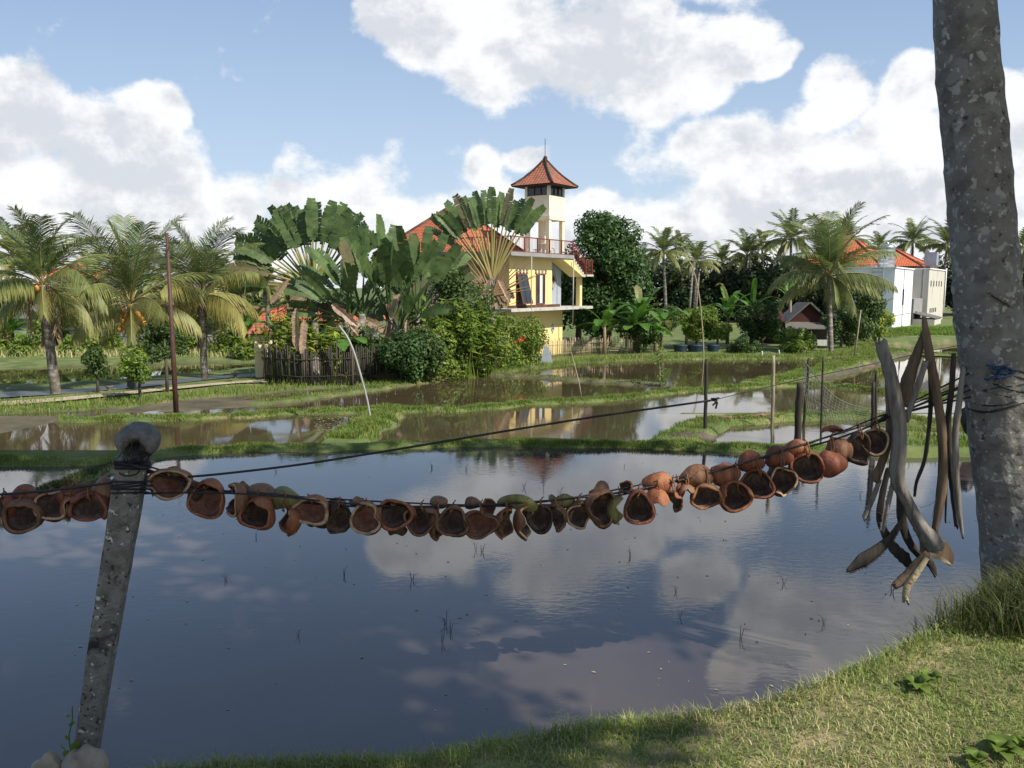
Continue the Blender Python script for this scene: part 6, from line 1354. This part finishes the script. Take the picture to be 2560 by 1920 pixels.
HUSKS = [
 # left of the post
 (10,1266,62,58,(-.6,-.7,.2),'red','dark','reddish husk cut by the left edge of the view',0,70,0),
 (66,1240,62,54,(.1,.9,-.4),'red','dark','domed reddish husk behind the big dark bowl left of the post',.06,75,0),
 (58,1290,88,84,(.15,-.95,-.1),'brown','dark','big dark bowl shaped husk, second from the left edge',-.03,58,0),
 (128,1262,74,84,(.35,-.6,.75),'red','dark','brown husk open upward with blackened inside, middle of the left group',0,80,.6),
 (162,1242,34,40,(.2,.9,-.2),'red','dark','small husk tip showing between the left bowl and the split husk',.08,70,0),
 (198,1214,84,44,(.1,-.3,.95),'red','brown','split flattened husk lying on the left wire beside the post',.03,95,0),
 (262,1226,56,62,(-.3,.9,.1),'pale','brown','pale creased husk touching the left side of the concrete post',.05,70,0),
 (178,1272,36,72,(.8,-.3,-.3),'orange','dark','narrow orange edged husk flap left of the black hollow husk',.02,85,0),
 (222,1271,98,76,(-.05,-.9,-.45),'red','dark','wide reddish husk with black hollow just left of the post',-.02,68,.7),
 # right of the post
 (425,1208,98,76,(.12,-1,-.05),'orange','brown','first husk right of the post, wide brown bowl with pale rim',0,66,0),
 (440,1178,40,30,(.1,.9,.3),'green','brown','greenish husk tip peeking over the first husk right of the post',.07,80,0),
 (480,1228,52,58,(-.75,.2,-.2),'dark','dark','dark husk flap behind the torn orange husk',.07,80,0),
 (518,1249,86,96,(.18,-1,.1),'orange','brown','tall orange husk with cream rim and torn lower edge, second from the post',-.01,56,.9),
 (582,1250,66,80,(-.75,-.55,.1),'brown','dark','husk turned left with a bite cut out, just left of the ring husk',.01,72,.8),
 (608,1228,34,46,(0,.9,0),'brown','dark','small brown husk back beside the ring shaped husk',.07,80,0),
 (645,1284,86,80,(.05,-1,.06),'orange','dark','ring shaped orange husk with round dark hole and thick wall',-.01,42,0),
 (652,1236,78,50,(0,.8,-.6),'pale','brown','pale brown dome husk above the ring shaped husk',.06,80,0),
 (712,1247,66,56,(.05,.8,-.6),'green','brown','olive green dome husk behind the wire right of the pale dome',.06,80,0),
 (714,1302,70,76,(-.85,-.45,.25),'orange','dark','smooth orange husk with its opening turned left below the green dome',.0,80,0),
 (777,1277,94,72,(-.05,-1,.0),'orange','brown','wide oval husk with dark red hollow right of the green dome',-.02,68,0),
 (800,1304,58,42,(.1,.6,-.8),'dark','dark','dark husk showing below the wide oval husk',.06,80,0),
 (842,1264,44,36,(.1,-.7,-.6),'brown','dark','small husk behind the wire with black opening before the twin leaning husks',.06,70,0),
 (848,1298,64,82,(.55,-.7,-.15),'dark','dark','blackened husk leaning right, left one of the twin husks',.0,75,0),
 (915,1297,74,82,(-.1,-1,.12),'orange','brown','triangular red brown husk, right one of the twin husks',-.02,62,.2),
 (894,1252,36,26,(0,.8,.2),'pale','brown','small pale husk tip over the wire above the twin husks',.06,80,0),
 (988,1286,86,78,(.08,-1,.22),'orange','dark','square mouthed orange husk with grey mould inside',-.01,66,0),
 (994,1328,44,34,(0,.5,-.9),'dark','dark','dark pointed husk under the square mouthed husk',.05,85,0),
 (1052,1300,80,72,(.02,-1,.1),'brown','dark','dark hollow husk with pale chips inside, right of the square mouthed husk',0,63,.2),
 (1098,1256,44,34,(.3,.8,-.2),'pale','brown','triangular pale husk back standing above the wire near the middle',.06,80,0),
 (1096,1314,38,74,(.8,-.5,0),'brown','dark','slim crescent husk between two dark bowls near the middle',.02,75,0),
 (1132,1305,78,76,(.06,-1,.08),'brown','dark','round dark bowl husk with pale edge at the middle of the row',-.02,62,0),
 (1182,1258,42,30,(0,.8,-.2),'brown','brown','small brown husk back above the wire at the middle of the row',.06,80,0),
 (1200,1311,84,70,(-.05,-1,.06),'brown','brown','broad smooth red brown bowl husk just right of the round dark bowl',-.02,66,0),
 (1224,1270,34,52,(.5,-.6,.1),'orange','brown','orange husk strip hanging over the broad red brown bowl',.05,80,0),
 (1266,1314,52,82,(.8,-.55,-.15),'orange','dark','leaning husk with bright orange edge, opening to the right',0,86,0),
 (1296,1262,92,32,(.1,.5,-.8),'green','brown','long green topped husk lying behind the wire right of the middle',.05,80,0),
 (1316,1305,46,88,(.92,-.4,0),'brown','dark','crescent shaped husk with cream cut edge and pointed base',.01,80,0),
 (1350,1296,64,72,(.0,-1,.15),'dark','dark','black hollow husk inside the crescent shaped one',.03,60,.4),
 (1388,1296,52,74,(-.65,-.5,-.2),'brown','dark','brown husk with ragged hairy lower edge right of the black hollow',-.01,90,.9),
 (1408,1246,60,38,(.1,.6,.6),'green','brown','green husk top behind the wire above the grey hollow husk',.05,80,0),
 (1446,1288,62,70,(.55,-.8,.1),'brown','dark','brown husk opening right with grey hollow and greenish top',-.01,66,0),
 (1500,1228,48,48,(0,.9,0),'brown','dark','brown husk back standing above the wire before the pear shaped husk',.06,80,0),
 (1502,1268,68,94,(.4,-.9,.05),'brown','dark','pear shaped husk hung by its point with crumbly hollow',-.01,58,0),
 (1548,1273,44,74,(.85,.1,0),'green','brown','green and orange husk piece left of the big charred bowl',.0,85,0),
 (1562,1217,38,32,(-.4,-.6,.5),'orange','dark','small torn orange curl above the wire over the charred bowl',.05,80,.8),
 (1597,1271,72,86,(-.08,-1,.05),'red','dark','big round charred bowl husk right of the green and orange piece',-.02,60,0),
 (1645,1208,68,56,(0,.9,-.3),'orange','brown','bright striped orange dome husk standing above the wire',.06,85,0),
 (1644,1254,54,76,(.1,.2,-1),'orange','dark','smooth orange husk hanging mouth down under the striped dome',.0,95,0),
 (1682,1258,40,66,(-.7,-.5,-.5),'red','dark','torn reddish husk with tassel of roots below',-.02,95,.9),
 (1693,1222,26,50,(-.8,.4,0),'red','dark','thin brown husk sliver left of the tube shaped husk',.04,80,0),
 (1717,1240,40,74,(.05,-.25,-1),'pale','dark','tube shaped husk open at the bottom',-.01,105,0),
 (1742,1192,78,58,(0,.9,-.2),'brown','dark','brown striped dome husk above the wire right of the bright one',.06,85,0),
 (1766,1243,76,68,(.05,-.95,-.35),'pale','dark','pale rimmed husk with black mouth beside the tube shaped husk',-.02,72,0),
 (1810,1185,72,60,(-.1,.9,0),'orange','dark','shiny brown husk back with curled stalk on the wire',.06,85,0),
 (1838,1240,78,80,(.05,-1,.02),'orange','dark','very round black bowl husk with whitish patch at its lower left',-.02,58,0),
 (1890,1212,84,72,(-.25,-.95,.1),'red','dark','wide dark husk with fibrous right wall right of the very round one',.0,66,.3),
 (1876,1153,62,52,(0,.9,-.1),'red','dark','pointed reddish dome husk standing above the wire, fourth from the right end',.06,85,0),
 (1954,1202,68,74,(.05,-1,.1),'dark','dark','deep black bowl husk under the folded husk backs',-.01,60,0),
 (1945,1143,66,52,(0,.9,-.1),'red','dark','reddish folded husk back above the wire behind the deep black bowl',.06,85,0),
 (2018,1170,80,76,(-.1,-.97,.18),'red','dark','open husk with pointed right corner and glistening dark inside',-.01,64,0),
 (1990,1122,60,42,(0,.9,-.3),'orange','dark','light brown husk back above the wire near the right end',.06,85,0),
 (2078,1158,66,66,(0,.9,.1),'red','dark','smooth reddish rounded husk turned away near the right end',-.02,85,0),
 (2096,1132,56,82,(.2,.8,0),'brown','dark','large brown husk behind the smooth reddish one',.05,80,0),
 (2084,1084,58,24,(.1,-.5,-.7),'orange','brown','light orange curled husk strip lying over the wire near the right end',.05,100,0),
 (2146,1124,62,80,(.3,-.9,.1),'dark','dark','black hollow husk with curled rim, second from the right end',-.01,62,.5),
 (2188,1104,60,68,(-.3,-.8,.35),'red','dark','last reddish husk at the right end beside the grey stalk',.0,70,.3)]
for (px, py, w, h, f, kd, ln, lb, dz, cut, torn) in HUSKS:
    wyy = wy(px) if px > 340 else float(np.interp(px, [0,100,170,290], [1236,1229,1221,1205]))
    husk(px, py, w*1.12, h*1.06, f, kd, ln, lb, dz, cut, tie=(px, wyy) if (py-h*.5 > wyy-30 and abs(f[1]) > 0) and dz < .05 else None, torn=torn or (.35 if int(px) % 3 == 0 else 0))
# hanging frond stalks ---------------------------------------------------------
def stalk(pts, widths, m, label, Y=4.18, thin=.38, teeth=0, extra=None, name='palm_stalk', bow=.0):
    P = [atY(x, y, Y-bow*math.sin(PI*i/(len(pts)-1))) for i, (x, y) in enumerate(pts)]; o = P[0].copy(); H = empty(name, o, label, 'palm stalk', 'dry palm stalks hanging from the wires by the trunk')
    hp = hermite([p-o for p in P], 6); ws = np.interp(np.arange(len(hp)), np.arange(len(pts))*6, widths)/FP*Y/2*.86; b = MB(); r = random.Random(int(pts[0][0]))
    n = len(hp); seg = 16; V = []; rj = [1+r.uniform(-.16, .16) for _ in range(seg)]; wob = [r.uniform(-.07, .07) for _ in range(n)]
    for i, p in enumerate(hp):
        t = (hp[min(i+1, n-1)]-hp[max(i-1, 0)]).normalized(); v = Vector((0,1,0)); v = (v-t*v.dot(t)).normalized(); s = t.cross(v).normalized()
        for j in range(seg):
            a = 2*PI*j/seg; k = rj[j]*(1+wob[i]+r.uniform(-.03,.03)); x = math.cos(a)*ws[i]*k; y = math.sin(a)*ws[i]*thin*k*(1.5 if math.sin(a) < 0 else .3)
            y += .9*abs(x)*thin; p = hp[i]+(t*r.uniform(-.012, .012) if i in (0, n-1) else t*0); V.append(p+s*x+v*y)
    F = [(i*seg+j, i*seg+(j+1) % seg, (i+1)*seg+(j+1) % seg, (i+1)*seg+j) for i in range(n-1) for j in range(seg)]; b.add(V, F, smooth=True); b.add([], []); b.f += [tuple(range(seg))[::-1], tuple(range((n-1)*seg, n*seg))]
    if teeth:
        for i in range(2, n-1):
            t = (hp[min(i+1, n-1)]-hp[i-1]).normalized(); s = t.cross(Vector((0,1,0))).normalized()*teeth
            for q in (0, .5):
                p = hp[i].lerp(hp[min(i+1, n-1)], q)+s*ws[i]*.9; L_ = r.uniform(.006, .016); b.add([p-t*.006, p+t*.006, p+s*L_-t*.004+Vector((0,-.002,0)), p-t*.004+s*L_*.3+Vector((0,.006,0))], [(0,1,2),(0,2,3),(1,3,2),(0,3,1)])
    b.build('stalk_body', m, H)
    if extra: extra(H, o)
    return H
def S1x(H, o):
    P = [atY(x, y, 4.14)-o for x, y in ((2300,1320),(2330,1345),(2350,1340),(2374,1362),(2385,1385),(2384,1408),(2374,1415),(2352,1398),(2325,1392),(2308,1385),(2306,1350))]
    b = MB(); b.prism(P, (0,1,0), .035); b.build('broad_end', 'stalkbrown', H)
    P = [atY(x, y, 4.10)-o for x, y in ((2326,1382),(2345,1385),(2368,1400),(2380,1412),(2366,1408),(2342,1400),(2322,1392))]; b = MB(); b.prism(P, (0,1,0), .02); b.build('end_lip', 'stalkpale', H)
stalk([(2205,852),(2212,880),(2228,930),(2243,1000),(2252,1060),(2252,1120),(2246,1175),(2252,1215),(2274,1260),(2300,1310),(2325,1345),(2345,1370)], [34,34,36,38,40,42,46,36,34,38,54,60], 'stalkgrey', 'thick grey stalk in front of the others, kinked with a broad brown end', 4.12, .42, extra=S1x)
stalk([(2314,822),(2300,870),(2281,925),(2266,975),(2256,1012)], [12,26,36,42,36], 'stalkbrown', 'brown stalk with saw toothed right edge leaning left from the peak', 4.2, .3, teeth=-1)
stalk([(2311,795),(2318,840),(2330,910),(2346,1000),(2356,1070),(2360,1150),(2356,1230),(2338,1332)], [12,22,26,26,26,28,28,18], 'stalkbrown', 'long smooth stalk curving down right from the highest tip', 4.16, .4)
stalk([(2325,905),(2328,1000),(2322,1080),(2312,1150),(2292,1205),(2287,1240)], [12,13,12,12,10,8], 'stalkdark', 'thin dark stalk between the grey one and the long curved one', 4.24, .5)
stalk([(2316,902),(2295,965),(2276,1020),(2268,1052)], [18,20,18,14], 'stalkgrey', 'short grey stalk with rounded top leaning over the toothed one', 4.12, .4)
stalk([(2386,884),(2382,960),(2373,1050),(2374,1140),(2384,1230),(2393,1318)], [14,16,18,18,16,12], 'stalkdark', 'dark ridged stalk hanging straight near the trunk', 4.2, .5)
stalk([(2409,920),(2400,1000),(2391,1075),(2391,1160),(2396,1250),(2408,1345)], [14,18,20,20,22,6], 'stalkgrey', 'grey stalk with pointed foot nearest the palm trunk', 4.14, .5)
stalk([(2372,1000),(2364,1080),(2366,1150),(2366,1230),(2364,1305)], [8,9,9,8,6], 'stalkdark', 'very thin dark stalk behind the long curved one', 4.28, .5)
stalk([(2224,960),(2228,1040),(2224,1100),(2206,1160),(2188,1203)], [22,24,24,24,30], 'stalkbrown', 'brown stalk with rounded knob end left of the thick grey one', 4.2, .45)
stalk([(2200,1200),(2186,1240),(2172,1272),(2160,1298)], [14,15,15,14], 'stalkgrey', 'short grey stick with square end pointing down left', 4.2, .5)
stalk([(2222,1170),(2208,1230),(2200,1290),(2212,1330),(2234,1368),(2262,1395),(2278,1422)], [18,22,24,26,34,40,14], 'stalkdark', 'black curved blade bending down to the right', 4.22, .18)
stalk([(2236,1195),(2226,1240),(2216,1285),(2208,1328)], [14,15,15,12], 'stalkgrey', 'slim grey stalk with saw edge hanging below the thick one', 4.15, .4, teeth=-1)
stalk([(2250,1200),(2254,1290),(2268,1345),(2295,1385),(2326,1410),(2339,1440)], [24,30,26,24,26,10], 'stalkdark', 'dark blade curving right behind the broad brown end', 4.24, .2)
stalk([(2252,1305),(2225,1345),(2190,1378),(2155,1402),(2118,1428)], [14,22,40,46,10], 'stalkdark', 'broad dark leaf base pointing to the lower left', 4.2, .15, teeth=1)
def S14x(H, o):
    b = MB(); b.tube([p-o for p in (atY(2318,1395,4.08), atY(2292,1432,4.08), atY(2268,1465,4.08), atY(2262,1490,4.08), atY(2258,1506,4.08))], [.012,.018,.020,.016,.006], 8); b.tube([atY(2262,1485,4.08)-o, atY(2272,1512,4.08)-o], [.012,.005], 6); b.build('pale_inner_side', 'stalkpale', H)
stalk([(2320,1385),(2288,1420),(2262,1448),(2238,1466)], [24,34,34,26], 'stalkbrown', 'short forked piece with pale inner side, lowest of the hanging stalks', 4.1, .35, extra=S14x)
def hairs():
    r = random.Random(5); b = MB()
    for (x, y, x2, y2) in ((2240,1275,2205,1290),(2250,1290,2175,1312),(2255,1300,2160,1330),(2300,1270,2345,1248),(2250,1345,2300,1335),(2345,1180,2332,1300),(2350,1190,2330,1296),(2230,1470,2205,1500),(2240,1285,2190,1280)):
        b.tube([atY(x, y, 4.15), atY((x+x2)/2, (y+y2)/2+r.uniform(-5,5), 4.13), atY(x2, y2, 4.12)], .0009, 4, cap=False)
    tag(b.build('stray_fibres', 'stalkdark'), 'stray hair thin fibres sticking out among the hanging stalks', 'fibres', kind='stuff')
hairs()
# weathered posts and net in the paddies ---------------------------------------
def stick(px, ytop, ybase, z, wpx, m, label, lean=0, name='paddy_stake', group='stakes standing around the small paddy'):
    p = onZ(px, ybase, z); Y = p.y; t = atY(px+lean, ytop, Y); r = wpx/FP*Y/2; o = p.copy(); b = MB(); rr = random.Random(px); n = 9
    P = [Vector((0,0,-.25))]+[(t-p)*(i/n)+Vector((rr.uniform(-.2,.2)*r, 0, 0)) for i in range(n+1)]; b.tube(P, [r*(1.05-.012*i)*(1+.05*(i % 2)) for i in range(n+2)], 9); x = b.build(name, m, loc=o); tag(x, label, 'stake', group); return x
stick(1763, 898, 1090, -.1, 9, 'darkbamboo', 'thin dark stake by the left end of the brick strip', 3)
stick(1931, 889, 1096, -.05, 9, 'bamboo', 'slim brown stake in the small paddy, second from the left', 3)
stick(1994, 957, 1102, -.05, 17, 'darkbamboo', 'thickest grey stake standing in the small paddy', 5)
stick(2010, 895, 1062, -.05, 7, 'darkbamboo', 'thin dark stake just behind the thickest one, leaning right', 12)
stick(2052, 892, 1090, -.05, 5, 'darkbamboo', 'very thin stake right of the thickest one', 6)
stick(2180, 956, 1120, .05, 9, 'darkbamboo', 'short grey stake left of the hanging stalks', 4)
stick(2187, 926, 1115, .05, 7, 'darkbamboo', 'taller dark stake touching the short grey stake', 4)
stick(1905, 878, 892, -1.95, 4, 'curtain', 'small white peg at the far paddy edge before the hut, left', 0, 'white_peg', 'white pegs at the far paddy edge'); stick(1949, 875, 892, -1.95, 4, 'curtain', 'small white peg at the far paddy edge before the hut, right', -2, 'white_peg', 'white pegs at the far paddy edge')
def net():
    A = [(2012,905),(2055,960),(2100,1000),(2160,1020),(2230,1030)]; B = [(2020,1040),(2060,1046),(2100,1056),(2160,1068),(2230,1070)]; Y = 12.6; b = MB(); a = hermite([atY(x, y, Y) for x, y in A], 6); c = hermite([atY(x, y, Y-.5) for x, y in B], 6); n = len(a)
    for i in range(n): b.tube([a[i], a[i].lerp(c[i], .5)+Vector((0,.1,-.03)), c[i]], .006, 3, cap=False)
    for k in range(9):
        t = k/8; b.tube([a[i].lerp(c[i], t)+Vector((0,.1*math.sin(PI*t),0)) for i in range(n)], .005 if k else .010, 3, cap=False)
    tag(b.build('drooping_net', 'net'), 'dark drooping net hung from the stakes over the right dyke', 'net')
net()
def brick_strip():
    P = RIB[2][0][:4]; L_ = [Vector((float(P[0][0]*(1-t)+P[1][0]*t), float(P[0][1]*(1-t)+P[1][1]*t), 0)) for t in (0, .5)]+[Vector((float(q[0]), float(q[1]), 0)) for q in P[1:3]]
    b = MB()
    for i in range(len(L_)-1):
        a, c = L_[i], L_[i+1]; n = 6
        for k in range(n):
            p = a.lerp(c, k/n); q = a.lerp(c, (k+.93)/n); h0 = float(terrain(np.array([p.x]), np.array([p.y]))[0][0]); h1 = float(terrain(np.array([q.x]), np.array([q.y]))[0][0]); w = Vector((0, .07, 0))
            b.prism([p-w+Vector((0,0,h0+.004)), q-w+Vector((0,0,h1+.004)), q+w+Vector((0,0,h1+.004)), p+w+Vector((0,0,h0+.004))], (0,0,1), .03)
    tag(b.build('brick_strip', 'brick'), 'flat strip of red bricks lying on the right dyke', 'bricks')
brick_strip()
def black_bag():
    p = atY(2425, 1045, 10.9); b = MB(); b.ball((0,0,0), 1, 12, 9, (.12,.1,.22), jit=.12); o = b.build('black_bag', 'plastic', loc=p); tag(o, 'black plastic bag hanging beside the trunk on its left side', 'bag')
black_bag()
def mud_mound():
    p = onZ(1725, 1096, -.02); b = MB(); b.ball((0,0,.0), 1, 20, 10, (.40,.2,.09), jit=.12); o = b.build('mud_mound', 'trunk', loc=p); tag(o, 'heap of dark dug mud on the dyke at the left end of the small paddy', 'mud heap')
    p = onZ(1470, 893, -1.9); 
mud_mound()
def white_slab():
    p = onZ(1367, 910, -1.86); b = MB(); b.prism([Vector((-.35,0,0)), Vector((.35,0,0)), Vector((.1,.1,.9)), Vector((-.12,.1,.95))], (0,1,0), .06); tag(b.build('leaning_panel', 'tankblue', loc=p), 'small grey triangular panel leaning at the foot of the bamboo fence', 'panel')
white_slab()
# sprigs standing in the front paddy ------------------------------------------
def sprigs():
    r = random.Random(12); proto = []
    for k in range(3):
        b = MB()
        for j in range(r.randint(2, 4)):
            a = r.uniform(0, 6.28); l = r.uniform(.05, .13); q = r.uniform(.2, .9); b.tube([(0,0,-.03), (math.cos(a)*l*.3*q, math.sin(a)*.2*l, l*.6), (math.cos(a)*l*q, math.sin(a)*l*.5, l*r.uniform(.3, 1))], [.0018,.0015,.0006], 4)
        proto.append(b.build('rice_stubble', 'stalkdark').data); 
    for o in [x for x in C.objects if x.name.startswith('rice_stubble')]: bpy.data.objects.remove(o)
    for (px, py) in ((1030,1450),(1115,1560),(1125,1580),(1105,1605),(745,1590),(565,1452),(1205,1380),(1190,1375),(1690,1480),(640,1345),(1576,1390),(1700,1545),(2060,1560),(2230,1480),(1960,1460),(1400,1235),(1560,1168),(690,1180),(1080,1170),(1165,1175),(530,1145),(2290,1560),(860,1440),(1850,1595),(1310,1220),(2150,1240)):
        p = onZ(px, py, 0); o = bpy.data.objects.new('rice_stubble', proto[r.randint(0, 2)]); C.objects.link(o); o.location = p; o.rotation_euler = (0, 0, r.uniform(0, 6.28)); s = r.uniform(.7, 1.3); o.scale = (s, s, s); tag(o, 'small dark sprig standing in the still front paddy water', 'sprig', 'sprigs in the front paddy')
    # floating flecks
    n = 900; r2 = np.random.default_rng(9); P, top, hw, *_ = RIB[0]; k = r2.integers(0, len(P)-1, n); t = r2.random(n)[:, None]; c = P[k]*(1-t)+P[k+1]*t; y = c[:, 1]-.32-np.abs(r2.normal(0, .16, n)); x = c[:, 0]
    y[:260] = r2.uniform(3.8, 10, 260); x[:260] = r2.uniform(-.65, .6, 260)*y[:260]; ok = (np.abs(x) < .7*y) & ~inside(x, y, BP); x, y = x[ok], y[ok]; n = len(x)
    a = r2.uniform(0, 6.28, n); cc = np.stack([x, y, np.full(n, .004)], -1); d = np.stack([np.cos(a), np.sin(a), np.zeros(n)], -1); s = r2.uniform(.008, .035, n)
    o = quads_mesh('floating_flecks', leaf_quads(cc, d, np.tile([0,0,1.], (n,1)), s, s*.5), 'debris'); tag(o, 'pale plant flecks floating on the front paddy water', 'flecks', kind='stuff')
    n = 500; px = r2.uniform(1990, 2420, n); py = r2.uniform(905, 960, n); c = np.array([[*(onZ(a_, b_, ZF+.006))] for a_, b_ in zip(px, py)]); a = r2.uniform(0, 6.28, n); d = np.stack([np.cos(a), np.sin(a), np.zeros(n)], -1); s = r2.uniform(.05, .16, n)
    o = quads_mesh('floating_flecks', leaf_quads(c, d, np.tile([0,0,1.], (n,1)), s, s*.5), 'debris'); tag(o, 'pale flecks floating on the far right paddy', 'flecks', kind='stuff')
    n = 260; px = r2.uniform(790, 960, n); py = r2.uniform(1042, 1082, n); c = np.array([[*(onZ(a_, b_, ZC+.006))] for a_, b_ in zip(px, py)]); a = r2.uniform(0, 6.28, n); d = np.stack([np.cos(a), np.sin(a), np.zeros(n)], -1); s = r2.uniform(.04, .10, n)
    o = quads_mesh('floating_flecks', leaf_quads(c, d, np.tile([0,0,1.], (n,1)), s, s*.5), 'debris'); tag(o, 'pale flecks floating left of the tall grass tuft', 'flecks', kind='stuff')
sprigs()
def weed(px, py, s, label, seed, n=9):
    r = random.Random(seed); q = pray(px, py); p = None
    for k in range(200):      # walk along the view ray to the bank surface
        t = 1.5+k*.02; w = EYE+q*t; hz_ = float(bank_h(np.array([w.x]), np.array([w.y]))[0])
        if w.z <= hz_: p = Vector((w.x, w.y, hz_)); break
    if p is None: return
    H = empty('broad_leaf_weed', p, label, 'weed', 'broad leaved weeds on the near bank'); b = MB(); st = MB()
    for k in range(n):
        a = k*2.4+r.uniform(-.3,.3); l = s*r.uniform(.6, 1.1); e = r.uniform(.2, 1.0); d = Vector((math.cos(a)*math.cos(e), math.sin(a)*math.cos(e), math.sin(e))); up = Vector((-d.x*d.z, -d.y*d.z, 1-d.z*d.z)).normalized(); sd_ = d.cross(up)
        st.tube([(0,0,-.01), d*l*.25], .0022*s/.08, 4); V = []
        for i in range(7):
            t = i/6; wv = s*.30*math.sin(PI*min(1, t*.94+.06))**.8; c = d*(l*(.25+.75*t))+up*(.18*l*math.sin(PI*t))-Vector((0,0,.16*l*t*t)); V += [c-sd_*wv+up*wv*.25, c, c+sd_*wv+up*wv*.25]
        b.add(V, [f for i in range(6) for f in ((i*3, i*3+1, i*3+4, i*3+3), (i*3+1, i*3+2, i*3+5, i*3+4))], smooth=True)
    st.build('stems', 'hedge', H); b.build('leaves', 'hedge', H)
weed(2290, 1725, .085, 'leafy weed at the water edge below the tall grass', 1, 12); weed(2320, 1705, .07, 'smaller leafy weed right beside the one at the water edge', 2, 8)
weed(2500, 1890, .09, 'bright leafy weed in the lower right corner of the bank', 3, 12); weed(2555, 1870, .08, 'bright weed at the right border of the bank', 4, 9); weed(2440, 1915, .07, 'bright weed at the bottom border of the bank', 5, 8)
